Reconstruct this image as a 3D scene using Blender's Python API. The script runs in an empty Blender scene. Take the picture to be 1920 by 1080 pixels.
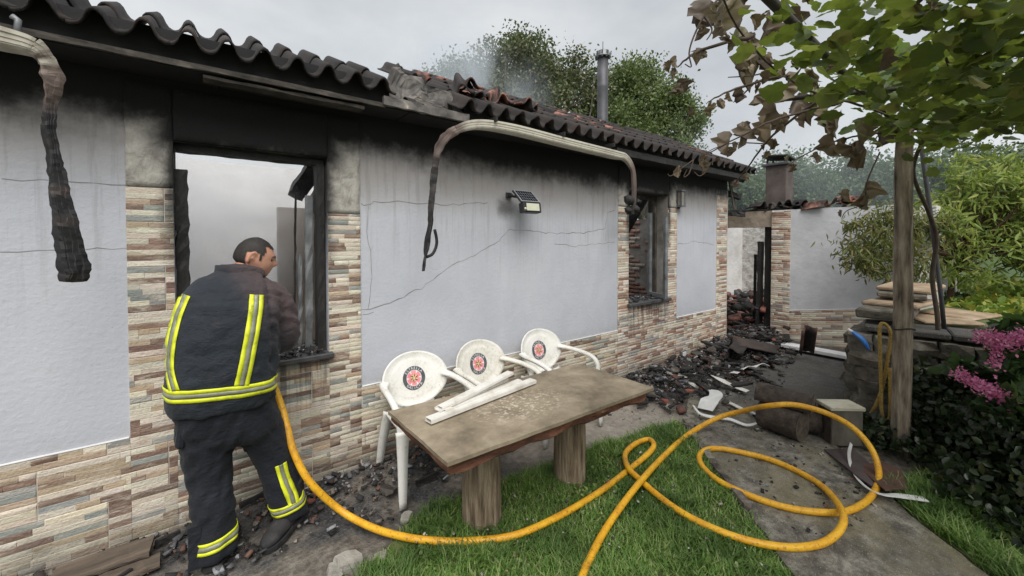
import bpy, bmesh, math, random
import numpy as np
from mathutils import Vector, Matrix, Quaternion, noise
from mathutils.bvhtree import BVHTree

random.seed(7)
RNG = np.random.default_rng(7)
PI = math.pi
S = bpy.context.scene
COL = S.collection

# ------------------------------------------------------------------ camera
CAM = Vector((0.0, -3.02, 1.68))
PITCH, YAW, FPX, PPY = math.radians(1.2), math.radians(37.5), 760.0, 462.0
cd = bpy.data.cameras.new('camera')
cd.sensor_width = 36.0
cd.lens = FPX / 1920 * 36
cd.shift_y = -(540 - PPY) / 1920
cd.clip_start = 0.05
cd.clip_end = 800
cam = bpy.data.objects.new('camera', cd)
COL.objects.link(cam)
cam.location = CAM
cam.rotation_euler = (math.radians(90) - PITCH, 0, -YAW)
S.camera = cam

# ------------------------------------------------------------------ sky, sun, exposure
SUN_EL, SUN_AZ = math.radians(54), math.radians(207)      # azimuth clockwise from +Y
world = bpy.data.worlds.new('World')
S.world = world
world.use_nodes = True
wt = world.node_tree
wt.nodes.clear()
w_out = wt.nodes.new('ShaderNodeOutputWorld')
w_bg = wt.nodes.new('ShaderNodeBackground')
w_sky = wt.nodes.new('ShaderNodeTexSky')
w_sky.sky_type = 'NISHITA'
w_sky.sun_disc = False
w_sky.sun_elevation = SUN_EL
w_sky.sun_rotation = SUN_AZ
w_sky.air_density = 1.0
w_sky.dust_density = 3.0
w_tc = wt.nodes.new('ShaderNodeTexCoord')
w_map = wt.nodes.new('ShaderNodeMapping')
w_map.inputs['Scale'].default_value = (1.2, 1.2, 2.6)
w_n = wt.nodes.new('ShaderNodeTexNoise')
w_n.inputs['Scale'].default_value = 1.5
w_n.inputs['Detail'].default_value = 5
w_n.inputs['Roughness'].default_value = 0.55
w_cr = wt.nodes.new('ShaderNodeValToRGB')                  # cloud deck: soft grey to white
w_cr.color_ramp.elements[0].position = 0.34
w_cr.color_ramp.elements[0].color = (4.35, 4.58, 4.85, 1)
w_cr.color_ramp.elements[1].position = 0.66
w_cr.color_ramp.elements[1].color = (6.3, 6.5, 6.6, 1)
w_mix = wt.nodes.new('ShaderNodeMix')
w_mix.data_type = 'RGBA'
w_mix.inputs['Factor'].default_value = 0.93
wt.links.new(w_tc.outputs['Generated'], w_map.inputs['Vector'])
wt.links.new(w_map.outputs['Vector'], w_n.inputs['Vector'])
wt.links.new(w_n.outputs['Fac'], w_cr.inputs['Fac'])
wt.links.new(w_sky.outputs['Color'], w_mix.inputs['A'])
wt.links.new(w_cr.outputs['Color'], w_mix.inputs['B'])
wt.links.new(w_mix.outputs['Result'], w_bg.inputs['Color'])
w_bg.inputs['Strength'].default_value = 0.050
wt.links.new(w_bg.outputs['Background'], w_out.inputs['Surface'])

sd = bpy.data.lights.new('sun', 'SUN')
sd.energy = 1.5
sd.angle = math.radians(50)
sd.color = (1.0, 0.97, 0.93)
sun = bpy.data.objects.new('sun', sd)
COL.objects.link(sun)
sun_dir = Vector((math.sin(SUN_AZ) * math.cos(SUN_EL), math.cos(SUN_AZ) * math.cos(SUN_EL), math.sin(SUN_EL)))
sun.rotation_euler = sun_dir.to_track_quat('Z', 'Y').to_euler()

S.view_settings.view_transform = 'Standard'
S.view_settings.look = 'None'
S.view_settings.exposure = 1.35
S.view_settings.gamma = 1.0
S.render.engine = 'CYCLES'
S.cycles.max_bounces = 7
S.cycles.diffuse_bounces = 4
S.cycles.volume_bounces = 3
S.cycles.transparent_max_bounces = 12
S.cycles.volume_step_rate = 2.0
S.cycles.volume_max_steps = 96
S.cycles.sample_clamp_indirect = 6.0

# ------------------------------------------------------------------ measuring helpers (photo survey -> metres on real planes)
_f0 = Vector((math.sin(YAW), math.cos(YAW), 0))
_r = Vector((math.cos(YAW), -math.sin(YAW), 0))
_z = Vector((0, 0, 1))
_fw = math.cos(PITCH) * _f0 - math.sin(PITCH) * _z
_up = math.cos(PITCH) * _z + math.sin(PITCH) * _f0


def ray(x, y):
    return _fw + _r * ((x - 960) / FPX) + _up * ((PPY - y) / FPX)


def W(x, y, Y=0.0):                      # point on the plane parallel to the house wall
    d = ray(x, y)
    return CAM + d * ((Y - CAM.y) / d.y)


def G(x, y, Z=0.0):                      # point on a level plane
    d = ray(x, y)
    return CAM + d * ((Z - CAM.z) / d.z)


def E(x, y, X):                          # point on the plane of the end wall
    d = ray(x, y)
    return CAM + d * ((X - CAM.x) / d.x)


def D(x, y, d):                          # point at a distance
    return CAM + ray(x, y) * d


# ------------------------------------------------------------------ object helpers
def tag(o, label=None, cat=None, group=None, kind=None):
    if label: o['label'] = label
    if cat: o['category'] = cat
    if group: o['group'] = group
    if kind: o['kind'] = kind
    return o


def thing(name, label, cat, loc=(0, 0, 0), group=None):
    o = bpy.data.objects.new(name, None)
    o.empty_display_size = 0.1
    COL.objects.link(o)
    o.location = loc
    return tag(o, label, cat, group)


def put(name, me, parent=None, mat=None):
    o = bpy.data.objects.new(name, me)
    COL.objects.link(o)
    if mat is not None and not me.materials:
        me.materials.append(mat)
    if parent is not None:
        o.parent = parent
        p = parent
        m = Matrix.Translation(-Vector(p.location))
        if p.parent is None or p.type == 'EMPTY':
            o.matrix_parent_inverse = m
    return o


def mesh_np(name, V, F, smooth=False, col=None):
    """fast mesh from numpy verts (n,3) and equal-sized faces (m,k)"""
    V = np.asarray(V, dtype=np.float32)
    F = np.asarray(F, dtype=np.int32)
    me = bpy.data.meshes.new(name)
    me.vertices.add(len(V))
    me.vertices.foreach_set('co', V.ravel())
    k = F.shape[1]
    me.loops.add(F.size)
    me.loops.foreach_set('vertex_index', F.ravel())
    me.polygons.add(len(F))
    me.polygons.foreach_set('loop_start', np.arange(0, F.size, k, dtype=np.int32))
    me.polygons.foreach_set('loop_total', np.full(len(F), k, dtype=np.int32))
    me.update(calc_edges=True)
    if smooth:
        me.polygons.foreach_set('use_smooth', np.ones(len(F), dtype=bool))
    if col is not None:
        a = me.color_attributes.new('Col', 'FLOAT_COLOR', 'POINT')
        c = np.ones((len(V), 4), dtype=np.float32)
        c[:, :3] = col
        a.data.foreach_set('color', c.ravel())
    return me


def spread(name, TV, TF, R, P, smooth=False, col=None):
    """one mesh from a template placed n times: R (n,3,3) rotation*scale, P (n,3); col (n,3)"""
    TV = np.asarray(TV, float)
    TF = np.asarray(TF, int)
    n, k = len(P), len(TV)
    V = np.einsum('nij,kj->nki', R, TV) + np.asarray(P)[:, None, :]
    F = TF[None] + (np.arange(n) * k)[:, None, None]
    c = None if col is None else np.repeat(col, k, axis=0)
    return mesh_np(name, V.reshape(-1, 3), F.reshape(-1, TF.shape[1]), smooth, c)


def rand_rots(n, rng=RNG):
    q = rng.normal(size=(n, 4))
    q /= np.linalg.norm(q, axis=1)[:, None]
    w, x, y, z = q.T
    R = np.empty((n, 3, 3))
    R[:, 0, 0] = 1 - 2 * (y * y + z * z); R[:, 0, 1] = 2 * (x * y - z * w); R[:, 0, 2] = 2 * (x * z + y * w)
    R[:, 1, 0] = 2 * (x * y + z * w); R[:, 1, 1] = 1 - 2 * (x * x + z * z); R[:, 1, 2] = 2 * (y * z - x * w)
    R[:, 2, 0] = 2 * (x * z - y * w); R[:, 2, 1] = 2 * (y * z + x * w); R[:, 2, 2] = 1 - 2 * (x * x + y * y)
    return R


def frames_from_axis(ax, spin, scale):
    """rotation matrices whose local +Y runs along ax, spun about it"""
    ax = ax / np.linalg.norm(ax, axis=1)[:, None]
    ref = np.where(np.abs(ax[:, 2:3]) < 0.9, np.array([[0, 0, 1.0]]), np.array([[1.0, 0, 0]]))
    a = np.cross(ref, ax)
    a /= np.linalg.norm(a, axis=1)[:, None]
    b = np.cross(ax, a)
    b = -b
    c, s = np.cos(spin)[:, None], np.sin(spin)[:, None]
    x = a * c + b * s
    zz = np.cross(x, ax)
    R = np.stack([x, ax, zz], axis=2)
    return R * np.asarray(scale).reshape(-1, 1, 1)


class MB:
    def __init__(self):
        self.v, self.f, self.c = [], [], []

    def add(self, V, F, c=None):
        o = len(self.v)
        self.v += [tuple(p) for p in V]
        self.f += [tuple(i + o for i in f) for f in F]
        if c is not None:
            self.c += list(c)
        return self

    def box(self, x0, x1, y0, y1, z0, z1, m=None):
        V = [Vector((x, y, z)) for x in (x0, x1) for y in (y0, y1) for z in (z0, z1)]
        if m is not None:
            V = [m @ p for p in V]
        return self.add(V, [(0, 1, 3, 2), (4, 6, 7, 5), (0, 4, 5, 1), (2, 3, 7, 6), (0, 2, 6, 4), (1, 5, 7, 3)])

    def cbox(self, sx, sy, sz, ch, m=None):
        """chamfered box of full size sx,sy,sz about the origin"""
        bm = bmesh.new()
        bmesh.ops.create_cube(bm, size=1)
        for v in bm.verts:
            v.co = Vector((v.co.x * sx, v.co.y * sy, v.co.z * sz))
        bmesh.ops.bevel(bm, geom=list(bm.edges), offset=ch, segments=1, affect='EDGES')
        bm.verts.index_update()
        V = [(m @ v.co) if m is not None else v.co.copy() for v in bm.verts]
        F = [[v.index for v in f.verts] for f in bm.faces]
        bm.free()
        return self.add(V, F)

    def tube(self, pts, rad, n=10, cap=True, squash=None, cols=None):
        pts = [Vector(p) for p in pts]
        if not hasattr(rad, '__len__'):
            rad = [rad] * len(pts)
        t0 = (pts[1] - pts[0]).normalized()
        ref = Vector((0, 0, 1)) if abs(t0.z) < 0.9 else Vector((1, 0, 0))
        u = ref.cross(t0).normalized()
        V, F, c = [], [], []
        for i, p in enumerate(pts):
            t = (pts[min(i + 1, len(pts) - 1)] - pts[max(i - 1, 0)]).normalized()
            u = (u - t * u.dot(t)).normalized()
            w = t.cross(u)
            for k in range(n):
                a = 2 * PI * k / n
                V.append(p + (u * math.cos(a) + w * math.sin(a) * (squash or 1)) * rad[i])
                if cols is not None: c.append(cols[i])
        m = len(pts)
        for i in range(m - 1):
            for k in range(n):
                F.append((i * n + k, i * n + (k + 1) % n, (i + 1) * n + (k + 1) % n, (i + 1) * n + k))
        if cap:
            F.append(tuple(range(n))[::-1])
            F.append(tuple((m - 1) * n + k for k in range(n)))
        return self.add(V, F, c if cols is not None else None)

    def sweep(self, pts, prof, frames=None, cols=None, up=(0, 0, 1), cap=True):
        """closed 2-D profiles prof[i] (list of (a,b)) swept along pts"""
        pts = [Vector(p) for p in pts]
        n, m = len(prof[0]), len(pts)
        V, F, c = [], [], []
        u = None
        for i, p in enumerate(pts):
            t = (pts[min(i + 1, m - 1)] - pts[max(i - 1, 0)]).normalized()
            if u is None:
                u = t.cross(Vector(up)).normalized()
            u = (u - t * u.dot(t)).normalized()
            w = u.cross(t).normalized()
            tw = frames[i] if frames else 0.0
            uu, ww = u * math.cos(tw) + w * math.sin(tw), w * math.cos(tw) - u * math.sin(tw)
            for a, b in prof[i]:
                V.append(p + uu * a + ww * b)
                if cols is not None: c.append(cols[i])
        for i in range(m - 1):
            for k in range(n):
                F.append((i * n + k, i * n + (k + 1) % n, (i + 1) * n + (k + 1) % n, (i + 1) * n + k))
        if cap:
            F.append(tuple(range(n))[::-1])
            F.append(tuple((m - 1) * n + k for k in range(n)))
        return self.add(V, F, c if cols is not None else None)

    def prism(self, poly, z0, z1):
        n = len(poly)
        V = [(p[0], p[1], z0) for p in poly] + [(p[0], p[1], z1) for p in poly]
        F = [tuple(range(n))[::-1], tuple(range(n, 2 * n))]
        F += [(k, (k + 1) % n, n + (k + 1) % n, n + k) for k in range(n)]
        return self.add(V, F)

    def mesh(self, name, smooth=False, recalc=True):
        me = bpy.data.meshes.new(name)
        me.from_pydata([tuple(v) for v in self.v], [], self.f)
        if recalc:
            bm = bmesh.new(); bm.from_mesh(me)
            bmesh.ops.recalc_face_normals(bm, faces=bm.faces)
            bm.to_mesh(me); bm.free()
        if self.c and len(self.c) == len(self.v):
            a = me.color_attributes.new('Col', 'FLOAT_COLOR', 'POINT')
            a.data.foreach_set('color', np.array([(c[0], c[1], c[2], 1) for c in self.c], np.float32).ravel())
        if smooth:
            me.polygons.foreach_set('use_smooth', np.ones(len(me.polygons), dtype=bool))
        me.update()
        return me

    def build(self, name, mat, parent=None, smooth=False, kind=None, label=None):
        o = put(name, self.mesh(name, smooth), parent, mat)
        if kind: o['kind'] = kind
        if label: o['label'] = label
        return o


def catmull(P, sub=6, closed=False):
    P = [Vector(p) for p in P]
    out = []
    n = len(P)
    for i in range(n - 1):
        p0, p1, p2, p3 = P[max(i - 1, 0)], P[i], P[i + 1], P[min(i + 2, n - 1)]
        for s in range(sub):
            t = s / sub
            out.append(0.5 * ((2 * p1) + (p2 - p0) * t + (2 * p0 - 5 * p1 + 4 * p2 - p3) * t * t + (3 * p1 - p0 - 3 * p2 + p3) * t ** 3))
    out.append(P[-1])
    return out


def lerp_list(vals, m):
    return list(np.interp(np.linspace(0, len(vals) - 1, m), np.arange(len(vals)), vals))


def nz(x, y, z=0.0):
    return noise.noise(Vector((x, y, z)))


def rotm(loc, rz=0, rx=0, ry=0):
    return Matrix.Translation(Vector(loc)) @ Matrix.Rotation(rz, 4, 'Z') @ Matrix.Rotation(ry, 4, 'Y') @ Matrix.Rotation(rx, 4, 'X')


def jag(me, amp, freq, seed=0.0, only=None):
    """roughen a mesh in place with coherent noise"""
    for v in me.vertices:
        c = v.co * freq + Vector((seed, seed * 1.7, -seed))
        v.co += Vector(noise.noise_vector(c)) * amp
    me.update()


# ------------------------------------------------------------------ materials
class NT:
    def __init__(self, name):
        self.m = bpy.data.materials.new(name)
        self.m.use_nodes = True
        self.t = self.m.node_tree
        self.n = self.t.nodes
        self.b = self.n['Principled BSDF']
        self.out = self.n['Material Output']
        self.b.inputs['Roughness'].default_value = 0.8
        self._pos = None

    def L(self, a, b): self.t.links.new(a, b)

    def pos(self):
        if self._pos is None:
            self._pos = self.n.new('ShaderNodeNewGeometry').outputs['Position']
        return self._pos

    def obj(self):
        return self.n.new('ShaderNodeTexCoord').outputs['Object']

    def noise(self, scale, detail=4, rough=0.55, stretch=None, vec=None, dist=0.0):
        vec = vec or self.pos()
        if stretch:
            mp = self.n.new('ShaderNodeMapping'); mp.inputs['Scale'].default_value = stretch
            self.L(vec, mp.inputs['Vector']); vec = mp.outputs['Vector']
        x = self.n.new('ShaderNodeTexNoise')
        x.inputs['Scale'].default_value = scale; x.inputs['Detail'].default_value = detail
        x.inputs['Roughness'].default_value = rough; x.inputs['Distortion'].default_value = dist
        self.L(vec, x.inputs['Vector'])
        return x.outputs['Fac']

    def voro(self, scale, feature='F1', vec=None):
        x = self.n.new('ShaderNodeTexVoronoi'); x.feature = feature
        x.inputs['Scale'].default_value = scale
        self.L(vec or self.pos(), x.inputs['Vector'])
        return x.outputs['Distance']

    def ramp(self, fac, stops):
        x = self.n.new('ShaderNodeValToRGB')
        e = x.color_ramp.elements
        while len(e) < len(stops): e.new(0.5)
        for i, (p, c) in enumerate(stops):
            e[i].position = p
            e[i].color = (c[0], c[1], c[2], 1) if hasattr(c, '__len__') else (c, c, c, 1)
        self.L(fac, x.inputs['Fac'])
        return x.outputs['Color']

    def mr(self, v, a, b, c=0.0, d=1.0, smooth=True):
        x = self.n.new('ShaderNodeMapRange')
        if smooth: x.interpolation_type = 'SMOOTHSTEP'
        for i, q in enumerate((a, b, c, d)): x.inputs[i + 1].default_value = q
        self.L(v, x.inputs[0])
        return x.outputs[0]

    def math(self, op, a, b=None):
        x = self.n.new('ShaderNodeMath'); x.operation = op
        for i, q in enumerate((a, b)):
            if q is None: continue
            if isinstance(q, (int, float)): x.inputs[i].default_value = q
            else: self.L(q, x.inputs[i])
        return x.outputs[0]

    def xyz(self, vec=None):
        x = self.n.new('ShaderNodeSeparateXYZ'); self.L(vec or self.pos(), x.inputs[0])
        return x.outputs

    def mix(self, fac, a, b, mode='MIX'):
        x = self.n.new('ShaderNodeMix'); x.data_type = 'RGBA'; x.blend_type = mode
        for s, q in ((x.inputs['Factor'], fac), (x.inputs['A'], a), (x.inputs['B'], b)):
            if isinstance(q, (int, float)): s.default_value = q
            elif isinstance(q, (tuple, list)): s.default_value = (q[0], q[1], q[2], 1)
            else: self.L(q, s)
        return x.outputs['Result']

    def attr(self, name='Col'):
        x = self.n.new('ShaderNodeAttribute'); x.attribute_name = name
        return x.outputs['Color']

    def island(self):
        return self.n.new('ShaderNodeNewGeometry').outputs['Random Per Island']

    def orand(self):
        return self.n.new('ShaderNodeObjectInfo').outputs['Random']

    def ocol(self):
        return self.n.new('ShaderNodeObjectInfo').outputs['Color']

    def color(self, c):
        if isinstance(c, (tuple, list)): self.b.inputs['Base Color'].default_value = (c[0], c[1], c[2], 1)
        else: self.L(c, self.b.inputs['Base Color'])
        return self

    def rough(self, r):
        if isinstance(r, (int, float)): self.b.inputs['Roughness'].default_value = r
        else: self.L(r, self.b.inputs['Roughness'])
        return self

    def bump(self, h, strength=0.5, dist=0.01):
        x = self.n.new('ShaderNodeBump')
        x.inputs['Strength'].default_value = strength; x.inputs['Distance'].default_value = dist
        self.L(h, x.inputs['Height']); self.L(x.outputs['Normal'], self.b.inputs['Normal'])
        return self

    def translucent(self, col, fac=0.35):
        t = self.n.new('ShaderNodeBsdfTranslucent'); m = self.n.new('ShaderNodeMixShader')
        m.inputs['Fac'].default_value = fac
        if isinstance(col, (tuple, list)): t.inputs['Color'].default_value = (*col, 1)
        else: self.L(col, t.inputs['Color'])
        self.L(self.b.outputs[0], m.inputs[1]); self.L(t.outputs[0], m.inputs[2])
        self.L(m.outputs[0], self.out.inputs['Surface'])
        return self


def simple(name, stops, scale=6, rough=0.8, bump=0.3, bscale=40, bdist=0.004, stretch=None, metal=0.0, obj=False):
    t = NT(name)
    vec = t.obj() if obj else t.pos()
    n = t.noise(scale, 5, 0.6, stretch, vec)
    t.color(t.ramp(n, stops)).rough(rough)
    t.b.inputs['Metallic'].default_value = metal
    if bump:
        t.bump(t.noise(bscale, 4, 0.6, stretch, vec), bump, bdist)
    return t.m


def soot_fac(t):
    """how sooty the fire left the house front: ragged black under the eave, plumes above and beside the two windows"""
    p = t.xyz()
    n1 = t.noise(1.7, 6, 0.62, (1.0, 1.0, 0.9))
    n2 = t.noise(13, 5, 0.7)
    nn = t.math('ADD', t.math('MULTIPLY', t.math('SUBTRACT', n1, 0.5), 0.36), t.math('MULTIPLY', t.math('SUBTRACT', n2, 0.5), 0.16))
    zz = t.math('ADD', p[2], nn)
    top = t.math('POWER', t.mr(zz, 2.10, 2.42), 1.6)
    res = top
    for xc, hw, zt in ((0.29, 0.41, 2.0), (4.5, 0.43, 2.06)):
        ax = t.math('ABSOLUTE', t.math('SUBTRACT', p[0], xc))
        axn = t.math('ADD', ax, t.math('MULTIPLY', nn, 0.45))
        a = t.math('MULTIPLY', t.mr(axn, hw + 0.02, hw + 0.2, 1.0, 0.0), t.mr(zz, zt + 0.06, zt + 0.26))
        b = t.math('MULTIPLY', t.mr(axn, hw + 0.0, hw + 0.085, 1.0, 0.0), t.mr(zz, zt - 0.75, zt - 0.1))
        res = t.math('MAXIMUM', res, t.math('MAXIMUM', a, t.math('MULTIPLY', b, 0.9)))
    return res


SOOT = (0.008, 0.0075, 0.008)


def make_plaster():
    t = NT('lavender_grey_plaster')
    n = t.noise(1.3, 5, 0.6)
    n2 = t.noise(14, 4, 0.6)
    c = t.ramp(n, [(0.3, (0.445, 0.465, 0.515)), (0.55, (0.505, 0.52, 0.565)), (0.75, (0.545, 0.557, 0.592))])
    c = t.mix(t.mr(n2, 0.52, 0.75, 0.0, 0.18), c, (0.42, 0.42, 0.42))
    n4 = t.noise(0.8, 6, 0.7, (1.0, 1.0, 0.35), dist=0.8)
    c = t.mix(t.mr(n4, 0.5, 0.72, 0.0, 0.34), c, (0.40, 0.41, 0.44))
    c = t.mix(t.mr(t.noise(26, 5, 0.75), 0.60, 0.70, 0.0, 0.5), c, (0.36, 0.365, 0.385))
    p = t.xyz()
    warm = t.mr(t.math('ADD', p[2], t.math('MULTIPLY', n, 0.5)), 2.05, 2.5, 0.0, 0.7)
    c = t.mix(warm, c, (0.25, 0.22, 0.19))
    low = t.mr(t.math('SUBTRACT', p[2], t.math('MULTIPLY', n2, 0.12)), 0.52, 0.66, 0.28, 0.0)
    c = t.mix(low, c, (0.36, 0.35, 0.35))
    # a dark smudge behind the lamp and round the wall lantern
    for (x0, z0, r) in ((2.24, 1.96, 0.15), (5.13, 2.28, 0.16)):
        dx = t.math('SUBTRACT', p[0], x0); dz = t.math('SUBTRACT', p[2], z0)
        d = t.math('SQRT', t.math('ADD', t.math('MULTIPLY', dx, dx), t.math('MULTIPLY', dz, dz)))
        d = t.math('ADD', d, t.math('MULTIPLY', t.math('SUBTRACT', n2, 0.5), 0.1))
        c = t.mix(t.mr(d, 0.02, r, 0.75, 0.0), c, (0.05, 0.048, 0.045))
    run = t.noise(9, 5, 0.7, (2.2, 1, 0.12))
    c = t.mix(t.math('MULTIPLY', t.mr(run, 0.50, 0.62), t.mr(t.math('ADD', p[2], t.math('MULTIPLY', n, 0.9)), 1.5, 2.7, 0.0, 0.28)), c, (0.18, 0.17, 0.165))
    c = t.mix(soot_fac(t), c, SOOT)
    t.color(c).rough(0.92)
    h = t.math('ADD', t.noise(5, 5, 0.65), t.math('MULTIPLY', t.noise(42, 3, 0.6), 0.5))
    t.bump(h, 0.55, 0.009)
    return t.m


def make_strip(attr):
    t = NT('stone_look_tile_' + ('joined' if attr else 'single'))
    c = t.attr('Col') if attr else t.ocol()
    n = t.noise(16, 5, 0.65, (0.5, 1, 2.2))
    n2 = t.noise(70, 3, 0.6)
    c = t.mix(t.mr(n, 0.42, 0.70, 0.0, 0.30), c, (0.56, 0.48, 0.37))
    n5 = t.noise(7, 6, 0.72, (0.7, 1, 3.0), dist=0.7)
    c = t.mix(t.mr(n5, 0.54, 0.66, 0.0, 0.55), c, (0.33, 0.235, 0.165))
    c = t.mix(t.mr(t.noise(9, 6, 0.7, (0.6, 1, 2.6), dist=0.5), 0.52, 0.66, 0.0, 0.65), c, (0.60, 0.545, 0.45))
    c = t.mix(t.mr(n2, 0.52, 0.75, 0.0, 0.28), c, (0.28, 0.23, 0.18))
    p = t.xyz()
    foot_tone = t.mr(t.math('SUBTRACT', p[2], t.math('MULTIPLY', t.noise(4, 4), 0.3)), -0.14, 0.06, 0.6, 0.0)  # tiles turn darker towards the ground, edge broken by noise
    c = t.mix(foot_tone, c, (0.10, 0.09, 0.075))
    # dark runs below the two sills
    for xc, hw in ((0.30, 0.42), (4.5, 0.43)):
        ax = t.math('ABSOLUTE', t.math('SUBTRACT', p[0], xc))
        rn = t.mr(t.noise(10, 5, 0.7, (2.0, 1, 0.15)), 0.42, 0.60)
        f = t.math('MULTIPLY', t.math('MULTIPLY', t.mr(ax, hw - 0.06, hw + 0.05, 1.0, 0.0), t.mr(p[2], 0.35, 0.86, 0.0, 0.8)), t.math('MULTIPLY', rn, t.mr(p[2], 0.86, 0.90, 1.0, 0.0)))
        c = t.mix(f, c, (0.05, 0.045, 0.042))
    c = t.mix(soot_fac(t), c, SOOT)
    t.color(c).rough(0.62)
    t.bump(t.math('ADD', n2, t.math('ADD', n, n5)), 0.8, 0.006)
    return t.m


def make_cement():
    t = NT('bare_adhesive_cement')
    n = t.noise(11, 6, 0.7, dist=0.6)
    c = t.ramp(n, [(0.3, (0.24, 0.22, 0.19)), (0.5, (0.42, 0.40, 0.36)), (0.72, (0.56, 0.54, 0.49))])
    c = t.mix(soot_fac(t), c, SOOT)
    t.color(c).rough(0.95)
    t.bump(t.noise(45, 5, 0.7, (1, 1, 0.5), dist=1.0), 0.9, 0.01)
    return t.m


M = {}
M['plaster'] = make_plaster()
M['strip'] = make_strip(False)
M['strips'] = make_strip(True)
M['cement'] = make_cement()
M['grout'] = simple('pale_grout', [(0.3, (0.45, 0.41, 0.35)), (0.7, (0.60, 0.56, 0.49))], 8, 0.9)
M['crack'] = simple('crack_dark', [(0.3, (0.16, 0.155, 0.15)), (0.7, (0.27, 0.26, 0.26))], 20, 0.95, 0)
M['char'] = simple('charred_timber', [(0.3, (0.007, 0.007, 0.007)), (0.6, (0.018, 0.017, 0.016)), (0.8, (0.05, 0.046, 0.042))], 14, 0.75, 0.9, 35, 0.012, (1, 1, 0.35))
M['charwood'] = simple('scorched_grey_board', [(0.3, (0.02, 0.018, 0.016)), (0.55, (0.07, 0.06, 0.05)), (0.8, (0.20, 0.18, 0.15))], 7, 0.85, 0.6, 40, 0.006)
M['soffit'] = simple('sooty_soffit', [(0.3, (0.006, 0.006, 0.007)), (0.7, (0.016, 0.015, 0.015))], 5, 0.85, 0.4)
M['ash'] = simple('ash', [(0.35, (0.015, 0.015, 0.016)), (0.55, (0.06, 0.06, 0.062)), (0.75, (0.30, 0.30, 0.31))], 30, 0.95, 0.8, 60, 0.01)
M['white_int'] = simple('whitewashed_inner_wall', [(0.3, (0.58, 0.57, 0.55)), (0.55, (0.74, 0.735, 0.72)), (0.8, (0.82, 0.815, 0.81))], 2.5, 0.9, 0.6, 12, 0.02)
M['tan_int'] = simple('smoke_browned_wall', [(0.3, (0.12, 0.10, 0.08)), (0.55, (0.26, 0.21, 0.16)), (0.8, (0.40, 0.34, 0.27))], 2.0, 0.9, 0.6, 10, 0.02)
M['steel'] = simple('dull_zinc', [(0.3, (0.10, 0.105, 0.11)), (0.6, (0.22, 0.23, 0.24)), (0.8, (0.36, 0.37, 0.38))], 9, 0.5, 0.3, 30, 0.004, metal=0.35)
M['flue'] = simple('sooted_flue_metal', [(0.3, (0.055, 0.055, 0.06)), (0.7, (0.12, 0.12, 0.13))], 4, 0.55, 0.2, metal=0.4)


def make_rooftile():
    t = NT('fired_clay_tile')
    r = t.orand()
    n = t.noise(9, 5, 0.65)
    c = t.mix(r, (0.016, 0.013, 0.012), (0.040, 0.027, 0.023))
    c = t.mix(t.mr(n, 0.42, 0.7), c, (0.016, 0.015, 0.015))
    # clay still red where the fire was less fierce, per tile
    c = t.mix(t.mr(t.noise(6, 4), 0.45, 0.62, 0.0, 1.0), c, t.ocol())
    t.color(c).rough(0.85)
    t.bump(t.noise(30, 5, 0.65), 0.6, 0.006)
    return t.m


M['tile'] = make_rooftile()
M['redclay'] = simple('red_clay_shard', [(0.3, (0.10, 0.035, 0.022)), (0.55, (0.24, 0.085, 0.055)), (0.8, (0.36, 0.17, 0.12))], 8, 0.9, 0.5)
M['grey_chunk'] = simple('weathered_cement_chunk', [(0.35, (0.06, 0.056, 0.053)), (0.52, (0.15, 0.14, 0.13)), (0.62, (0.22, 0.20, 0.18)), (0.68, (0.50, 0.44, 0.36))], 6.5, 0.95, 0.6, 35, 0.006)


def putl(name, me, parent, mat=None):          # part given in its thing's own coordinates
    o = bpy.data.objects.new(name, me)
    COL.objects.link(o)
    if mat is not None and not me.materials: me.materials.append(mat)
    o.parent = parent
    return o


# ================================================================== THE GROUND
def make_ground():
    t = NT('ashy_ground')
    p = t.xyz()
    n = t.noise(2.2, 6, 0.65); n2 = t.noise(18, 5, 0.65); n3 = t.noise(60, 3, 0.6)
    c = t.ramp(n2, [(0.3, (0.06, 0.051, 0.042)), (0.5, (0.14, 0.122, 0.10)), (0.72, (0.25, 0.225, 0.19))])
    # pale worn concrete apron in the middle of the house front
    ap = t.math('MULTIPLY', t.mr(t.math('ADD', p[0], t.math('MULTIPLY', n, 0.8)), 2.0, 2.6), t.mr(t.math('ADD', p[0], t.math('MULTIPLY', n2, 0.5)), 3.6, 4.2, 1.0, 0.0))
    c = t.mix(t.math('MULTIPLY', ap, 0.85), c, t.ramp(n2, [(0.3, (0.24, 0.21, 0.175)), (0.7, (0.40, 0.36, 0.31))]))
    ash = t.mr(n, 0.40, 0.60)
    near = t.mr(t.math('SUBTRACT', p[1], t.math('MULTIPLY', n, 0.6)), -1.35, -0.95)
    c = t.mix(t.math('MULTIPLY', t.math('MULTIPLY', ash, near), t.math('SUBTRACT', 1.0, t.math('MULTIPLY', ap, 0.9))), c, t.ramp(n3, [(0.35, (0.018, 0.018, 0.019)), (0.6, (0.06, 0.06, 0.062)), (0.8, (0.16, 0.16, 0.165))]))
    far = t.mr(t.math('ADD', t.math('ABSOLUTE', p[0]), t.math('ABSOLUTE', p[1])), 14, 22)
    c = t.mix(far, c, (0.05, 0.085, 0.025))
    t.color(c).rough(0.95)
    t.bump(t.math('ADD', n2, t.math('MULTIPLY', n3, 0.6)), 0.9, 0.02)
    return t.m


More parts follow.
